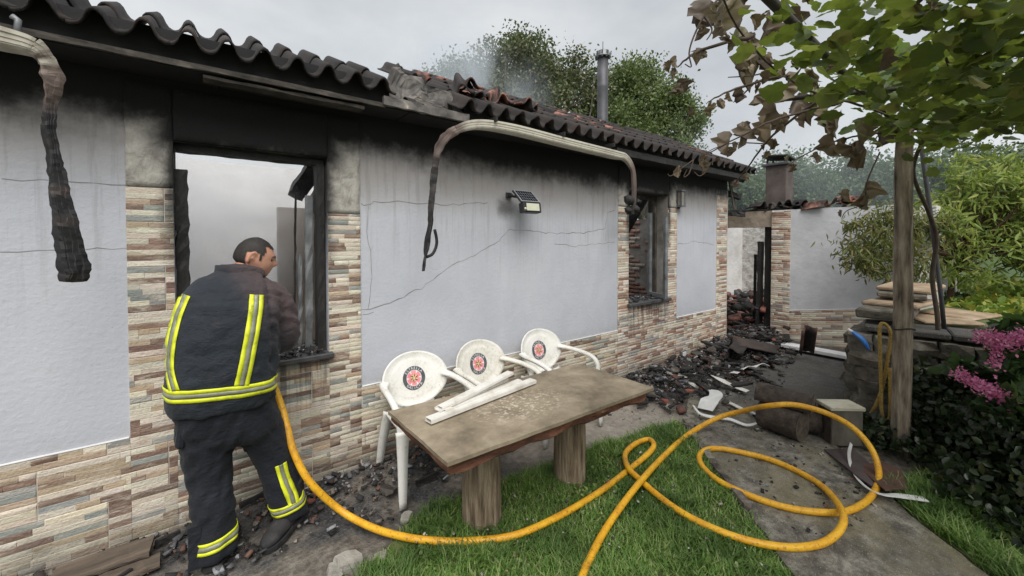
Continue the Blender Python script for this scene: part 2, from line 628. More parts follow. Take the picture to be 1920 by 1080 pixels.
def make_concrete():
    t = NT('old_mossy_concrete')
    n = t.noise(1.8, 6, 0.65); n2 = t.noise(12, 5, 0.7); n3 = t.noise(90, 3, 0.6)
    c = t.ramp(n2, [(0.36, (0.075, 0.068, 0.056)), (0.5, (0.180, 0.166, 0.138)), (0.64, (0.31, 0.29, 0.245))])
    c = t.mix(t.mr(n, 0.46, 0.60, 0.0, 0.6), c, (0.20, 0.175, 0.095))
    c = t.mix(t.mr(t.noise(3.3, 5, 0.7, dist=0.8), 0.52, 0.62, 0.0, 0.7), c, (0.07, 0.063, 0.05))
    c = t.mix(t.mr(n3, 0.52, 0.72, 0.0, 0.5), c, (0.075, 0.068, 0.055))
    p = t.xyz()
    burnt = t.mr(t.math('ADD', p[0], t.math('MULTIPLY', n, 1.6)), 4.6, 5.5)
    c = t.mix(t.math('MULTIPLY', burnt, 0.8), c, (0.045, 0.046, 0.05))
    wet = t.mr(t.noise(1.1, 3, 0.5), 0.52, 0.62, 0.0, 0.4)
    c = t.mix(wet, c, (0.075, 0.068, 0.055))
    sp = t.voro(55)
    c = t.mix(t.math('MULTIPLY', t.mr(sp, 0.12, 0.28, 1.0, 0.0), t.mr(t.noise(6, 4, 0.6), 0.45, 0.6)), c, (0.065, 0.058, 0.045))
    c = t.mix(t.mr(t.noise(130, 2, 0.5), 0.62, 0.72, 0.0, 0.6), c, (0.48, 0.45, 0.38))
    t.color(c).rough(0.9)
    t.bump(t.math('ADD', n2, t.math('MULTIPLY', n3, 0.7)), 0.7, 0.012)
    return t.m


M['ground'] = make_ground()
M['concrete'] = make_concrete()
M['soil'] = simple('lawn_soil', [(0.3, (0.05, 0.07, 0.02)), (0.7, (0.10, 0.12, 0.04))], 10, 0.95, 0.5)

# one sheet to the horizon; finely divided and uneven near the house front
gx = np.concatenate([np.linspace(-300, -4, 16), np.linspace(-3.5, 8.5, 121), np.linspace(9, 300, 18)])
gy = np.concatenate([np.linspace(-300, -6, 14), np.linspace(-5.5, 0.1, 60), np.linspace(0.6, 12, 10), np.linspace(14, 300, 14)])
GXX, GYY = np.meshgrid(gx, gy, indexing='ij')
GZ = np.zeros_like(GXX)
for i in range(GXX.shape[0]):
    for j in range(GXX.shape[1]):
        x, y = GXX[i, j], GYY[i, j]
        if -4 < x < 9 and -6 < y < 0.5:
            GZ[i, j] = 0.018 * nz(x * 2.3, y * 2.3) + 0.008 * nz(x * 8, y * 8, 3) - 0.012
            if y > -0.5: GZ[i, j] += 0.025 * max(0, (y + 0.5) / 0.5) * (0.6 + nz(x * 3, y * 3, 9))
        else:
            GZ[i, j] = -0.03
nx_, ny_ = GXX.shape
idx = np.arange(nx_ * ny_).reshape(nx_, ny_)
GF = np.stack([idx[:-1, :-1], idx[1:, :-1], idx[1:, 1:], idx[:-1, 1:]], axis=-1).reshape(-1, 4)
g = put('ground', mesh_np('ground', np.stack([GXX, GYY, GZ], -1).reshape(-1, 3), GF, True), None, M['ground'])
g['kind'] = 'structure'

# concrete path slab beside the lawn and round to the doorway
path_poly = [(2.28, -2.32), (2.63, -1.95), (2.95, -1.62), (3.25, -1.28), (3.50, -1.06), (3.95, -0.85), (5.0, -0.62), (7.05, -0.42), (7.05, -1.62), (6.4, -1.75), (5.2, -1.95), (4.55, -1.98),
             (4.05, -2.02), (3.62, -2.34), (3.30, -2.62), (3.05, -2.92), (2.2, -4.2), (1.3, -4.2)]
pp = []
for (a, b) in zip(path_poly, path_poly[1:] + path_poly[:1]):
    a, b = Vector((*a, 0)), Vector((*b, 0))
    m_ = max(1, int((b - a).length / 0.07))
    for k in range(m_):
        q_ = a.lerp(b, k / m_)
        pp.append((q_.x + 0.035 * nz(q_.x * 5, q_.y * 5, 1) + 0.015 * nz(q_.x * 17, q_.y * 17, 1), q_.y + 0.035 * nz(q_.x * 5, q_.y * 5, 8) + 0.015 * nz(q_.x * 17, q_.y * 17, 8)))
pb = MB().prism(pp, -0.08, 0.022)
po = pb.build('path', M['concrete'])
po['kind'] = 'structure'

# ================================================================== GRASS (uncountable)
lawn_poly = [(0.62, -0.98), (0.95, -0.80), (1.23, -0.76), (1.7, -0.82), (2.46, -0.87), (3.1, -0.98), (3.46, -1.06), (3.22, -1.28), (2.92, -1.62), (2.60, -1.95), (2.25, -2.32), (1.3, -4.0), (-2.2, -4.0), (-1.4, -2.2), (0.1, -1.45)]
lawn2_poly = [(3.58, -2.44), (4.0, -2.5), (4.6, -3.0), (4.6, -5.0), (1.9, -5.0), (2.25, -4.2), (3.08, -2.93), (3.32, -2.64)]


def inpoly(P, poly):
    x, y = P[:, 0], P[:, 1]
    r = np.zeros(len(P), bool)
    n = len(poly)
    for i in range(n):
        x1, y1 = poly[i]; x2, y2 = poly[(i + 1) % n]
        cnd = ((y1 > y) != (y2 > y)) & (x < (x2 - x1) * (y - y1) / (y2 - y1 + 1e-12) + x1)
        r ^= cnd
    return r


def scatter(poly, dens, rng=RNG):
    P = np.array(poly)
    lo, hi = P.min(0), P.max(0)
    n = int(dens * (hi[0] - lo[0]) * (hi[1] - lo[1]))
    q = lo + rng.random((n, 2)) * (hi - lo)
    return q[inpoly(q, poly)]


def make_grass():
    t = NT('grass_blades')
    i = t.island()
    n = t.noise(2.5, 4, 0.6)
    c = t.ramp(i, [(0.0, (0.085, 0.185, 0.030)), (0.5, (0.165, 0.295, 0.055)), (0.85, (0.30, 0.43, 0.125)), (1.0, (0.50, 0.50, 0.25))])
    c = t.mix(t.mr(n, 0.42, 0.66, 0.0, 0.75), c, (0.05, 0.115, 0.02))
    t.color(c).rough(0.6)
    t.translucent(t.mix(0.3, c, (0.22, 0.34, 0.05)), 0.4)
    return t.m


M['grass'] = make_grass()


def lawn(poly, dens, name, label, h0=0.05):
    b = MB().prism(poly, -0.05, 0.006)
    P = scatter(poly, dens)
    P = P + np.stack([[0.05 * nz(a * 7, c * 7, 2), 0.05 * nz(a * 7, c * 7, 22)] for a, c in P]) + RNG.normal(0, 0.012, P.shape)
    dcam = np.hypot(P[:, 0] - CAM.x, P[:, 1] - CAM.y)
    keep = RNG.random(len(P)) < np.clip(1.6 - 0.22 * dcam, 0.45, 1) * (P[:, 1] > -3.6)
    nn = np.array([nz(a * 3.1, c * 3.1, 5) for a, c in P])
    n2 = np.array([nz(a * 1.1, c * 1.1, 15) for a, c in P])
    keep &= (nn + 0.55 + RNG.normal(0, 0.2, len(P))) > 0
    P, nn, n2 = P[keep], nn[keep], n2[keep]
    n = len(P)
    h = h0 * (0.55 + 0.8 * RNG.random(n)) * (1 + 0.6 * nn + 0.5 * n2)
    wd = 0.0022 + 0.002 * RNG.random(n)
    az = RNG.random(n) * 2 * PI
    lean = (0.45 + 1.1 * RNG.random(n)) * h
    d = np.stack([np.cos(az), np.sin(az)], 1)
    s = np.stack([-np.sin(az), np.cos(az)], 1)
    base = np.concatenate([P, np.zeros((n, 1))], 1)
    V = np.zeros((n, 5, 3))
    V[:, 0] = base; V[:, 1] = base; V[:, 2] = base; V[:, 3] = base; V[:, 4] = base
    V[:, 0, :2] += s * wd[:, None]; V[:, 1, :2] -= s * wd[:, None]
    V[:, 2, :2] += s * wd[:, None] * 0.8 + d * (lean * 0.35)[:, None]; V[:, 2, 2] = h * 0.6
    V[:, 3, :2] += -s * wd[:, None] * 0.8 + d * (lean * 0.35)[:, None]; V[:, 3, 2] = h * 0.6
    V[:, 4, :2] += d * lean[:, None]; V[:, 4, 2] = h
    o = np.arange(n)[:, None] * 5
    T = np.concatenate([o + np.array([0, 1, 3]), o + np.array([0, 3, 2]), o + np.array([2, 3, 4])])
    # clover: small round leaves held flat
    C = scatter(poly, dens * 0.09)
    C = C[(C[:, 1] > -3.4)]
    C = C[np.array([nz(a * 2.2, c * 2.2, 31) for a, c in C]) > -0.05]
    m = len(C)
    k = 6
    r = 0.006 + 0.006 * RNG.random(m)
    zz = 0.012 + 0.03 * RNG.random(m)
    tx, ty = RNG.normal(0, 0.35, m), RNG.normal(0, 0.35, m)
    a = np.arange(k) * 2 * PI / k
    CV = np.zeros((m, k, 3))
    CV[:, :, 0] = C[:, 0:1] + r[:, None] * np.cos(a); CV[:, :, 1] = C[:, 1:2] + r[:, None] * np.sin(a)
    CV[:, :, 2] = zz[:, None] + r[:, None] * (np.cos(a) * tx[:, None] + np.sin(a) * ty[:, None])
    o2 = n * 5 + np.arange(m)[:, None] * k
    T2 = np.concatenate([o2 + np.array([0, j, j + 1]) for j in range(1, k - 1)])
    me = mesh_np(name, np.concatenate([V.reshape(-1, 3), CV.reshape(-1, 3)]), np.concatenate([T, T2]))
    og = put(name, me, None, M['grass'])
    tag(og, label, 'grass', kind='stuff')
    ob = b.build('lawn_soil', M['soil'])
    ob['kind'] = 'structure'


lawn(lawn_poly, 15000, 'lawn_grass', 'short green lawn grass round the log legs of the table', 0.044)
lawn(lawn2_poly, 12000, 'verge_grass', 'green grass verge to the right of the concrete path', 0.075)

# weathered timber edging between lawn and path
M['edging'] = simple('weathered_edging', [(0.36, (0.045, 0.038, 0.032)), (0.5, (0.12, 0.10, 0.085)), (0.66, (0.24, 0.215, 0.185))], 9, 0.9, 0.8, 30, 0.01)
# ================================================================== THE BURNT HOUSE
house = thing('burnt_house', 'long single-storey house, grey plaster over stone-look tiles, gutted by fire', 'house', (3.0, 0.15, 0))
X0, X1, ZT, TH = -3.2, 6.6, 2.60, 0.30
WIN = [(-0.12, 0.70, 0.87, 2.23), (4.08, 4.93, 0.87, 2.24)]
# front wall in pieces round the two window openings (pieces butt end to end)
wl = MB()


def grid_panel(mb, x0, x1, z0, z1, y0, y1):
    mb.box(x0, x1, y0, y1, z0, z1)


xs = [X0, WIN[0][0], WIN[0][1], WIN[1][0], WIN[1][1], X1]
for i in range(5):
    if i in (1, 3):
        w = WIN[0] if i == 1 else WIN[1]
        grid_panel(wl, xs[i], xs[i + 1], -0.2, w[2], 0, TH)
        grid_panel(wl, xs[i], xs[i + 1], w[3], ZT, 0, TH)
    else:
        grid_panel(wl, xs[i], xs[i + 1], -0.2, ZT, 0, TH)
wall_o = wl.build('front_wall', M['plaster'], house)

# cracks in the render: thin dark jagged ribbons laid on the plaster
def crack(pix, w=0.004, Y=-0.0012, seed=0):
    P = [W(x, y, Y) for x, y in pix]
    pts = []
    rr = random.Random(seed)
    for a, b in zip(P[:-1], P[1:]):
        m = max(2, int((b - a).length / 0.05))
        for k in range(m):
            q = a.lerp(b, k / m)
            pts.append(Vector((q.x + rr.uniform(-1, 1) * 0.008, Y, q.z + rr.uniform(-1, 1) * 0.009)))
    pts.append(P[-1])
    V, F = [], []
    for i, p in enumerate(pts):
        t = (pts[min(i + 1, len(pts) - 1)] - pts[max(0, i - 1)]).normalized()
        nrm = Vector((-t.z, 0, t.x)) * w * (0.25 + 0.75 * rr.random()) * 0.5
        V += [p + nrm, p - nrm]
    for i in range(len(pts) - 1):
        F.append((2 * i, 2 * i + 1, 2 * i + 3, 2 * i + 2))
    MB().add(V, F).build('crack', M['crack'], house)


crack([(680, 582), (720, 572), (790, 540), (850, 495), (890, 478), (935, 452), (955, 430), (985, 432), (1045, 438), (1100, 436), (1135, 428), (1139, 398), (1153, 394)], 0.007, seed=1)
crack([(675, 383), (692, 384), (700, 378), (760, 379), (850, 384), (915, 380)], 0.006, seed=2)
crack([(692, 386), (688, 420), (693, 470), (697, 520), (690, 580)], 0.004, seed=3)
crack([(1040, 456), (1080, 462), (1110, 458), (1152, 454)], 0.005, seed=4)
crack([(1270, 458), (1285, 457), (1300, 452), (1320, 455), (1338, 460)], 0.007, seed=5)
crack([(0, 337), (80, 338), (150, 344), (236, 347)], 0.005, seed=6)
crack([(0, 470), (90, 469), (240, 465)], 0.004, seed=7)
crack([(878, 318), (882, 335), (884, 345)], 0.005, seed=8)
crack([(1137, 430), (1136, 452)], 0.004, seed=9)
crack([(700, 585), (680, 590)], 0.004, seed=10)

# bare adhesive where tiles have fallen from the window surrounds, proud of the plaster
def rough_panel(name, x0, x1, z0, z1, y0, y1, mat, parent, n=10, amp=0.006, seed=0):
    nxp, nzp = max(3, int((x1 - x0) / 0.03)), max(3, int((z1 - z0) / 0.03))
    V, F = [], []
    for i in range(nxp + 1):
        for k in range(nzp + 1):
            x = x0 + (x1 - x0) * i / nxp; z = z0 + (z1 - z0) * k / nzp
            e = (i in (0, nxp)) or (k in (0, nzp))
            y = y0 + amp * nz(x * 14, z * 14, seed)
            if e: x += 0.008 * nz(z * 9, x, seed + 2) if 0 < k < nzp else 0; 
            V.append((x, y, z))
    nn = nzp + 1
    for i in range(nxp):
        for k in range(nzp):
            F.append((i * nn + k, (i + 1) * nn + k, (i + 1) * nn + k + 1, i * nn + k + 1))
    mb = MB().add(V, F)
    # rim back to the wall
    rim = [i * nn for i in range(nxp + 1)] + [nxp * nn + k for k in range(1, nn)] + [i * nn + nzp for i in range(nxp - 1, -1, -1)] + [k for k in range(nzp - 1, 0, -1)]
    o = len(mb.v)
    mb.v += [(mb.v[r][0], y1, mb.v[r][2]) for r in rim]
    for a in range(len(rim)):
        b = (a + 1) % len(rim)
        mb.f.append((rim[a], rim[b], o + b, o + a))
    return mb.build(name, mat, parent, True)


SURR = [(-0.32, -0.12, 1.96), (0.70, 0.92, 1.85), (3.88, 4.08, 2.05), (4.93, 5.14, 2.08)]
for i, (a, b, zt) in enumerate(SURR):
    rough_panel('bare_cement', a + 0.002, b - 0.002, zt + 0.004, 2.53, -0.012, 0.001, M['cement'], house, seed=i * 3)
rough_panel('bare_cement', -0.118, 0.698, 2.238, 2.53, -0.013, 0.001, M['cement'], house, seed=21)
rough_panel('bare_cement', 4.082, 4.928, 2.248, 2.53, -0.013, 0.001, M['cement'], house, seed=24)

# ------------------------------------------------ stone-look tile cladding
PAL = [((0.64, 0.585, 0.48), 36), ((0.60, 0.54, 0.43), 14), ((0.45, 0.345, 0.24), 14), ((0.17, 0.105, 0.08), 13), ((0.24, 0.155, 0.115), 9), ((0.27, 0.285, 0.27), 11)]
PALW = np.array([w for _, w in PAL], float); PALW /= PALW.sum()
PINK = [((0.65, 0.59, 0.50), 38), ((0.50, 0.38, 0.29), 15), ((0.33, 0.20, 0.15), 16), ((0.23, 0.135, 0.10), 9), ((0.30, 0.30, 0.29), 8), ((0.58, 0.51, 0.42), 14)]


def strip_rects(x0, x1, z0, z1, rr, tw=0.50, th=0.25, rows=8, zbase=0.02):
    """rectangles of the strips printed in relief on 50 x 25 cm tiles laid half-bonded"""
    out = []
    r0 = math.floor((z0 - zbase) / th)
    r1 = math.ceil((z1 - zbase) / th)
    for tr in range(r0, r1):
        off = (tr % 2) * tw * 0.5 + 0.09
        c0 = math.floor((x0 - off) / tw); c1 = math.ceil((x1 - off) / tw)
        for tc in range(c0, c1):
            bx, bz = off + tc * tw, zbase + tr * th
            ph = (th - 0.004) / rows
            for k in range(rows):
                cuts = [0.0]
                while True:
                    s = cuts[-1] + rr.choice([0.09, 0.13, 0.18, 0.23, 0.30])
                    if s > tw - 0.06: break
                    cuts.append(s)
                cuts.append(tw - 0.004)
                za, zb = bz + 0.002 + k * ph, bz + 0.002 + (k + 1) * ph
                za, zb = max(za, z0), min(zb, z1)
                if zb - za < 0.008: continue
                for a, b in zip(cuts[:-1], cuts[1:]):
                    xa, xb = max(bx + a + 0.0003, x0), min(bx + b, x1)
                    if xb - xa < 0.012: continue
                    out.append((xa, xb, za, zb - 0.0002))
    return out


# template strip: front face bevelled, spans 0..1 in x,z and 0 (wall) .. -1 (front)
def strip_template():
    c = 0.07
    V = [(0, 0, 0), (1, 0, 0), (1, 0, 1), (0, 0, 1), (0, -0.7, 0), (1, -0.7, 0), (1, -0.7, 1), (0, -0.7, 1),
         (0.02, -1, c), (0.98, -1, c), (0.98, -1, 1 - c), (0.02, -1, 1 - c)]
    F = []
    for a in (0, 4):
        for k in range(4):
            F.append((a + k, a + (k + 1) % 4, a + 4 + (k + 1) % 4, a + 4 + k))
    F.append((8, 9, 10, 11))
    return V, F


STV, STF = strip_template()
STRIP_ME = bpy.data.meshes.new('stone_strip')
STRIP_ME.from_pydata(STV, [], STF)
STRIP_ME.materials.append(M['strip'])


def clad(parent, regs, ybase, seed, n_single, backing=True, pal=PAL, xform=None, name='cladding'):
    rr = random.Random(seed)
    rects = []
    gb = MB()
    for (a, b, c, d) in regs:
        rects += strip_rects(a, b, c, d, rr)
        gb.box(a, b, ybase - 0.006, ybase + 0.001, c, d)
    if xform:
        gb.v = [xform(Vector(v)) for v in gb.v]
    back = gb.build(name, M['grout'], parent)
    cam2 = Vector((CAM.x, CAM.z))
    cols = [p for p, _ in pal]; ww = [w for _, w in pal]
    items = []
    for (xa, xb, za, zb) in rects:
        c = rr.choices(cols, ww)[0]
        f = rr.uniform(0.84, 1.14)
        c = tuple(min(1, q * f * rr.uniform(0.96, 1.04)) for q in c)
        dep = rr.uniform(0.0035, 0.0065)
        dist = math.hypot((xa + xb) / 2, 3.0)
        vis = -2.0 < xb
        occl = -0.05 < (xa + xb) / 2 < 0.4 and zb < 0.8
        items.append((dist + (0 if vis else 9) + (0.6 if occl else 0) - (xb - xa) * 0.5, xa, xb, za, zb, dep, c))
    items.sort(key=lambda q: q[0])
    for it in items[:n_single]:
        _, xa, xb, za, zb, dep, c = it
        o = bpy.data.objects.new('stone_strip', STRIP_ME)
        COL.objects.link(o)
        o.parent = back
        o.location = (xa, ybase - 0.005, za)
        o.scale = (xb - xa, dep, zb - za)
        o.color = (*c, 1)
    rest = items[n_single:]
    if rest:
        R = np.zeros((len(rest), 3, 3)); P = np.zeros((len(rest), 3)); C = np.zeros((len(rest), 3))
        for i, (_, xa, xb, za, zb, dep, c) in enumerate(rest):
            R[i, 0, 0], R[i, 1, 1], R[i, 2, 2] = xb - xa, dep, zb - za
            P[i] = (xa, ybase - 0.005, za); C[i] = c
        me = spread('stone_strips', STV, STF, R, P, False, C)
        if xform:
            for v in me.vertices: v.co = xform(v.co)
            me.update()
        me.materials.append(M['strips'])
        so = bpy.data.objects.new('stone_strips', me)
        COL.objects.link(so); so.parent = back
        so['kind'] = 'stuff'
    return back


WT = 0.585
regs = [(X0, -0.32, -0.10, WT), (-0.32, -0.122, -0.10, 1.96), (-0.122, 0.702, -0.10, 0.845), (0.702, 0.92, -0.10, 1.85), (0.92, 3.88, -0.10, WT)]
clad(house, regs, 0.0, 11, 300)
regs2 = [(3.88, 4.082, -0.10, 2.05), (4.082, 4.928, -0.10, 0.845), (4.928, 5.14, -0.10, 2.08), (5.14, 6.26, -0.10, WT), (6.26, 6.592, -0.10, 2.42)]
clad(house, regs2, 0.0, 12, 0, pal=PINK)
# corner return of the tiles on the house end
cr_b = MB().box(6.592, 6.606, -0.008, 0.32, -0.1, 2.42)
cr_b.build('corner_return', M['grout'], house)
# white sealing bead along the top of the tiling
bead = MB()
for (a, b) in ((X0, -0.325), (0.925, 3.875), (5.145, 6.255)):
    n = max(2, int((b - a) / 0.1))
    pts = [Vector((a + (b - a) * k / n, -0.006, WT + 0.004 + 0.002 * nz(k * 0.7, a))) for k in range(n + 1)]
    bead.tube(pts, 0.0065, 6)
M['bead'] = simple('pale_sealant', [(0.3, (0.55, 0.55, 0.56)), (0.7, (0.72, 0.72, 0.72))], 6, 0.8)
bead.build('sealing_bead', M['bead'], house)

# ------------------------------------------------ window 1 (large, burnt out)
def rough_bar(a, b, w, d, seed, seg=10, amp=0.01, taper=1.0):
    """charred timber of rectangular section from a to b with eaten edges"""
    a, b = Vector(a), Vector(b)
    t = (b - a).normalized()
    ref = Vector((0, 1, 0)) if abs(t.y) < 0.9 else Vector((1, 0, 0))
    u = ref.cross(t).normalized(); v = t.cross(u).normalized()
    V, F = [], []
    for i in range(seg + 1):
        p = a.lerp(b, i / seg)
        f = 1 + (taper - 1) * i / seg
        for j, (s, q) in enumerate(((-1, -1), (-0.2, -1.04), (1, -1), (1, 1), (0.1, 1.03), (-1, 1))):
            e = amp * nz(i * 0.9 + seed, j * 2.1, seed * 0.3)
            V.append(p + u * (s * w / 2 * f + e) + v * (q * d / 2 * f + amp * nz(i * 0.9, j * 3.3, seed + 4)) + t * (amp * 1.2 * nz(j * 3.0, i, seed)))
    n = 6
    for i in range(seg):
        for k in range(n):
            F.append((i * n + k, i * n + (k + 1) % n, (i + 1) * n + (k + 1) % n, (i + 1) * n + k))
    F += [tuple(range(n))[::-1], tuple(seg * n + k for k in range(n))]
    return V, F


w1 = MB()
w1.add(*rough_bar((0.667, 0.09, 0.88), (0.667, 0.09, 2.19), 0.05, 0.09, 1, 18, 0.006))
w1.add(*rough_bar((-0.115, 0.09, 2.208), (0.69, 0.09, 2.208), 0.04, 0.09, 2, 12, 0.006))
win1 = w1.build('window', M['char'], house, False, label='burnt-out large window with charred frame remains')
MB().add(*rough_bar((-0.085, 0.06, 0.90), (-0.088, 0.06, 2.08), 0.06, 0.05, 3, 22, 0.016)).build('charred_jamb', M['char'], win1)
MB().add(*rough_bar((0.60, 0.14, 0.90), (0.61, 0.14, 1.98), 0.045, 0.02, 5, 16, 0.006)).build('sash_rail', M['steel'], win1)
MB().add(*rough_bar((0.555, 0.2, 0.90), (0.56, 0.2, 1.56), 0.022, 0.03, 6, 12, 0.008)).build('sash_rail', M['steel'], win1)
MB().add(*rough_bar((0.53, 0.25, 1.2), (0.545, 0.25, 2.0), 0.012, 0.02, 7, 12, 0.006)).build('sash_rail', M['char'], win1)
sill = MB().cbox(0.86, 0.36, 0.035, 0.006, rotm((0.295, 0.125, 0.868)))
M['slate'] = simple('dark_slate_sill', [(0.3, (0.03, 0.03, 0.032)), (0.7, (0.09, 0.09, 0.095))], 12, 0.6, 0.4)
sill.build('sill', M['slate'], win1)


def rubble_mesh(name, n, xr, yr, zr, smin, smax, seed, mat=None, flat=0.5, cols=None):
    rng = np.random.default_rng(seed)
    R = rand_rots(n, rng)
    s = smin * (smax / smin) ** (rng.random(n) ** 1.8)
    sc = np.stack([s * (0.6 + 0.8 * rng.random(n)), s * (0.4 + 0.6 * rng.random(n)), s * flat * (0.3 + 0.7 * rng.random(n))], 1)
    TV = np.array([(-.5, -.5, -.5), (.5, -.42, -.5), (.55, .5, -.45), (-.4, .55, -.5), (-.45, -.4, .5), (.4, -.5, .42), (.5, .4, .5), (-.5, .42, .45)])
    TF = [(0, 3, 2, 1), (4, 5, 6, 7), (0, 1, 5, 4), (1, 2, 6, 5), (2, 3, 7, 6), (3, 0, 4, 7)]
    # mostly lying flat: small tilt about random yaw
    yaw = rng.random(n) * 2 * PI; tl = rng.normal(0, 0.35, n); tl2 = rng.normal(0, 0.35, n)
    for i in range(n):
        m = Matrix.Rotation(yaw[i], 3, 'Z') @ Matrix.Rotation(tl[i], 3, 'X') @ Matrix.Rotation(tl2[i], 3, 'Y')
        R[i] = np.array(m)
    R = R * sc[:, None, :]
    P = np.stack([xr[0] + (xr[1] - xr[0]) * rng.random(n), yr[0] + (yr[1] - yr[0]) * rng.random(n), zr[0] + (zr[1] - zr[0]) * rng.random(n)], 1)
    C = None
    if cols is not None:
        k = rng.integers(0, len(cols), n)
        C = np.array(cols)[k] * (0.75 + 0.5 * rng.random((n, 1)))
    return TV, TF, R, P, C


def rubble_mat():
    t = NT('burnt_rubble')
    c = t.attr('Col')
    n = t.noise(40, 4, 0.65)
    c = t.mix(t.mr(n, 0.4, 0.7, 0.0, 0.6), c, (0.03, 0.03, 0.03))
    t.color(c).rough(0.9)
    t.bump(t.noise(70, 3), 0.5, 0.005)
    return t.m


M['rubble'] = rubble_mat()
ASHC = [(0.02, 0.02, 0.021), (0.035, 0.035, 0.037), (0.015, 0.015, 0.015), (0.10, 0.10, 0.105), (0.25, 0.25, 0.26), (0.05, 0.035, 0.03), (0.015, 0.014, 0.014)]
REDC = [(0.20, 0.07, 0.05), (0.14, 0.055, 0.04), (0.05, 0.03, 0.025), (0.02, 0.02, 0.02), (0.26, 0.12, 0.09)]


def rubble(name, label, parent=None, **k):
    TV, TF, R, P, C = rubble_mesh(name, **k)
    o = put(name, spread(name, TV, TF, R, P, False, C), parent, M['rubble'])
    o['kind'] = 'stuff'
    if parent is None: tag(o, label, 'debris')
    else: o['label'] = label
    return o


rubble('sill_ash', 'black ash and char heaped on the large window sill', win1, n=420, xr=(-0.1, 0.68), yr=(-0.03, 0.28), zr=(0.888, 0.915), smin=0.012, smax=0.05, seed=3, cols=ASHC)

# ------------------------------------------------ window 2
w2 = MB()
w2.box(4.09, 4.92, 0.16, 0.20, 2.19, 2.232)
w2.box(4.885, 4.925, 0.16, 0.22, 0.89, 2.19)
w2.box(4.085, 4.11, 0.16, 0.2, 0.89, 2.19)
win2 = w2.build('window', M['charwood'], house, label='smaller burnt window with an open zinc sash')
M['reveal'] = simple('sooty_reveal', [(0.3, (0.10, 0.085, 0.07)), (0.5, (0.26, 0.24, 0.215)), (0.75, (0.40, 0.385, 0.36))], 3, 0.9, 0.5, 18, 0.01)
MB().box(4.9225, 4.9275, 0.004, 0.158, 0.89, 2.238).build('reveal', M['reveal'], win2)
sash = MB()
mm = rotm((4.86, 0.24, 0), math.radians(68))
for (a, b, c, d) in ((0, 0.05, 0.9, 2.02), (0.34, 0.39, 0.9, 1.95)):
    sash.box(-b, -a, -0.02, 0.02, c, d, mm)
sash.box(-0.34, -0.05, -0.02, 0.02, 0.9, 0.95, mm)
sash.build('sash', M['steel'], win2)
MB().cbox(0.90, 0.36, 0.04, 0.006, rotm((4.505, 0.125, 0.868))).build('sill', M['slate'], win2)
rubble('sill_ash', 'ash and char on the smaller window sill', win2, n=200, xr=(4.1, 4.9), yr=(-0.02, 0.28), zr=(0.892, 0.915), smin=0.012, smax=0.06, seed=4, cols=ASHC)

# ------------------------------------------------ inside, open to the sky since the roof fell in
inn = MB()
inn.box(X0, 7.0, 3.2, 3.45, -0.1, 2.62)
inn.build('back_wall', M['white_int'], house)
MB().box(X0 - 0.25, X0, 0.0, 3.45, -0.1, 2.6).build('end_wall', M['white_int'], house)
MB().box(0.60, 1.5, 1.50, 1.62, -0.1, 1.98).build('partition_wall', M['tan_int'], house)
MB().box(2.6, 2.78, 0.302, 3.198, -0.1, 2.3).build('partition_wall', M['white_int'], house)
blk = MB()
blk.box(0.05, 0.72, 2.75, 3.0, -0.1, 1.95)
blk.build('partition_wall', M['white_int'], house)
MB().box(X0, 7.0, 0.302, 3.198, -0.1, 0.06).build('inner_floor', M['ash'], house)
rubble('room_rubble', 'heaped burnt rubble on the floor of the roofless rooms', house, n=1500, xr=(-1.5, 6.9), yr=(0.35, 3.1), zr=(0.06, 0.42), smin=0.06, smax=0.35, seed=6, cols=ASHC + REDC)
for i, (a, b, w) in enumerate((((0.86, 0.5, 2.46), (0.72, 1.25, 2.10), 0.13), ((0.95, 0.45, 2.40), (0.90, 1.5, 1.98), 0.10), ((5.2, 0.4, 2.5), (6.3, 2.6, 0.5), 0.12))):
    MB().add(*rough_bar(a, b, w, w, 40 + i, 14, 0.012)).build('fallen_rafter', M['char'], house)


# brick inner end wall seen through window 2
def brick_mat():
    t = NT('old_inner_brick')
    c = t.attr('Col')
    n = t.noise(20, 4)
    t.color(t.mix(t.mr(n, 0.45, 0.7, 0.0, 0.7), c, (0.07, 0.06, 0.055))).rough(0.92)
    t.bump(t.noise(50, 3), 0.5, 0.006)
    return t.m


M['brick'] = brick_mat()
iw = MB().box(7.02, 7.2, 0.45, 3.45, -0.1, 2.05)
iwo = iw.build('inner_end_wall', M['reveal'], house)
rr = random.Random(5)
R, P, C = [], [], []
for r in range(26):
    for c in range(9):
        y = 1.25 + (c + 0.5 * (r % 2)) * 0.235 - 0.3
        z = 0.05 + r * 0.077
        if 1.62 < y < 1.95 and rr.random() < 0.8: continue
        if rr.random() < 0.05: continue
        R.append(np.diag([rr.uniform(0.015, 0.03), 0.226, 0.068])); P.append((7.018, y, z))
        C.append(np.array(rr.choice([(0.30, 0.17, 0.13), (0.36, 0.22, 0.17), (0.24, 0.13, 0.10), (0.42, 0.36, 0.31)])) * rr.uniform(0.8, 1.15))
TVB = np.array([(-.5, -.5, -.5), (.5, -.5, -.5), (.5, .5, -.5), (-.5, .5, -.5), (-.5, -.5, .5), (.5, -.5, .5), (.5, .5, .5), (-.5, .5, .5)])
TFB = [(0, 3, 2, 1), (4, 5, 6, 7), (0, 1, 5, 4), (1, 2, 6, 5), (2, 3, 7, 6), (3, 0, 4, 7)]
bo = put('bricks', spread('bricks', TVB, TFB, np.array(R), np.array(P), False, np.array(C)), iwo, M['brick'])
bo['kind'] = 'stuff'

# ------------------------------------------------ roof edge
PITCHR = math.radians(26)
EZ, EY = 2.645, -0.31                    # underside of the tile ends
rf = MB()
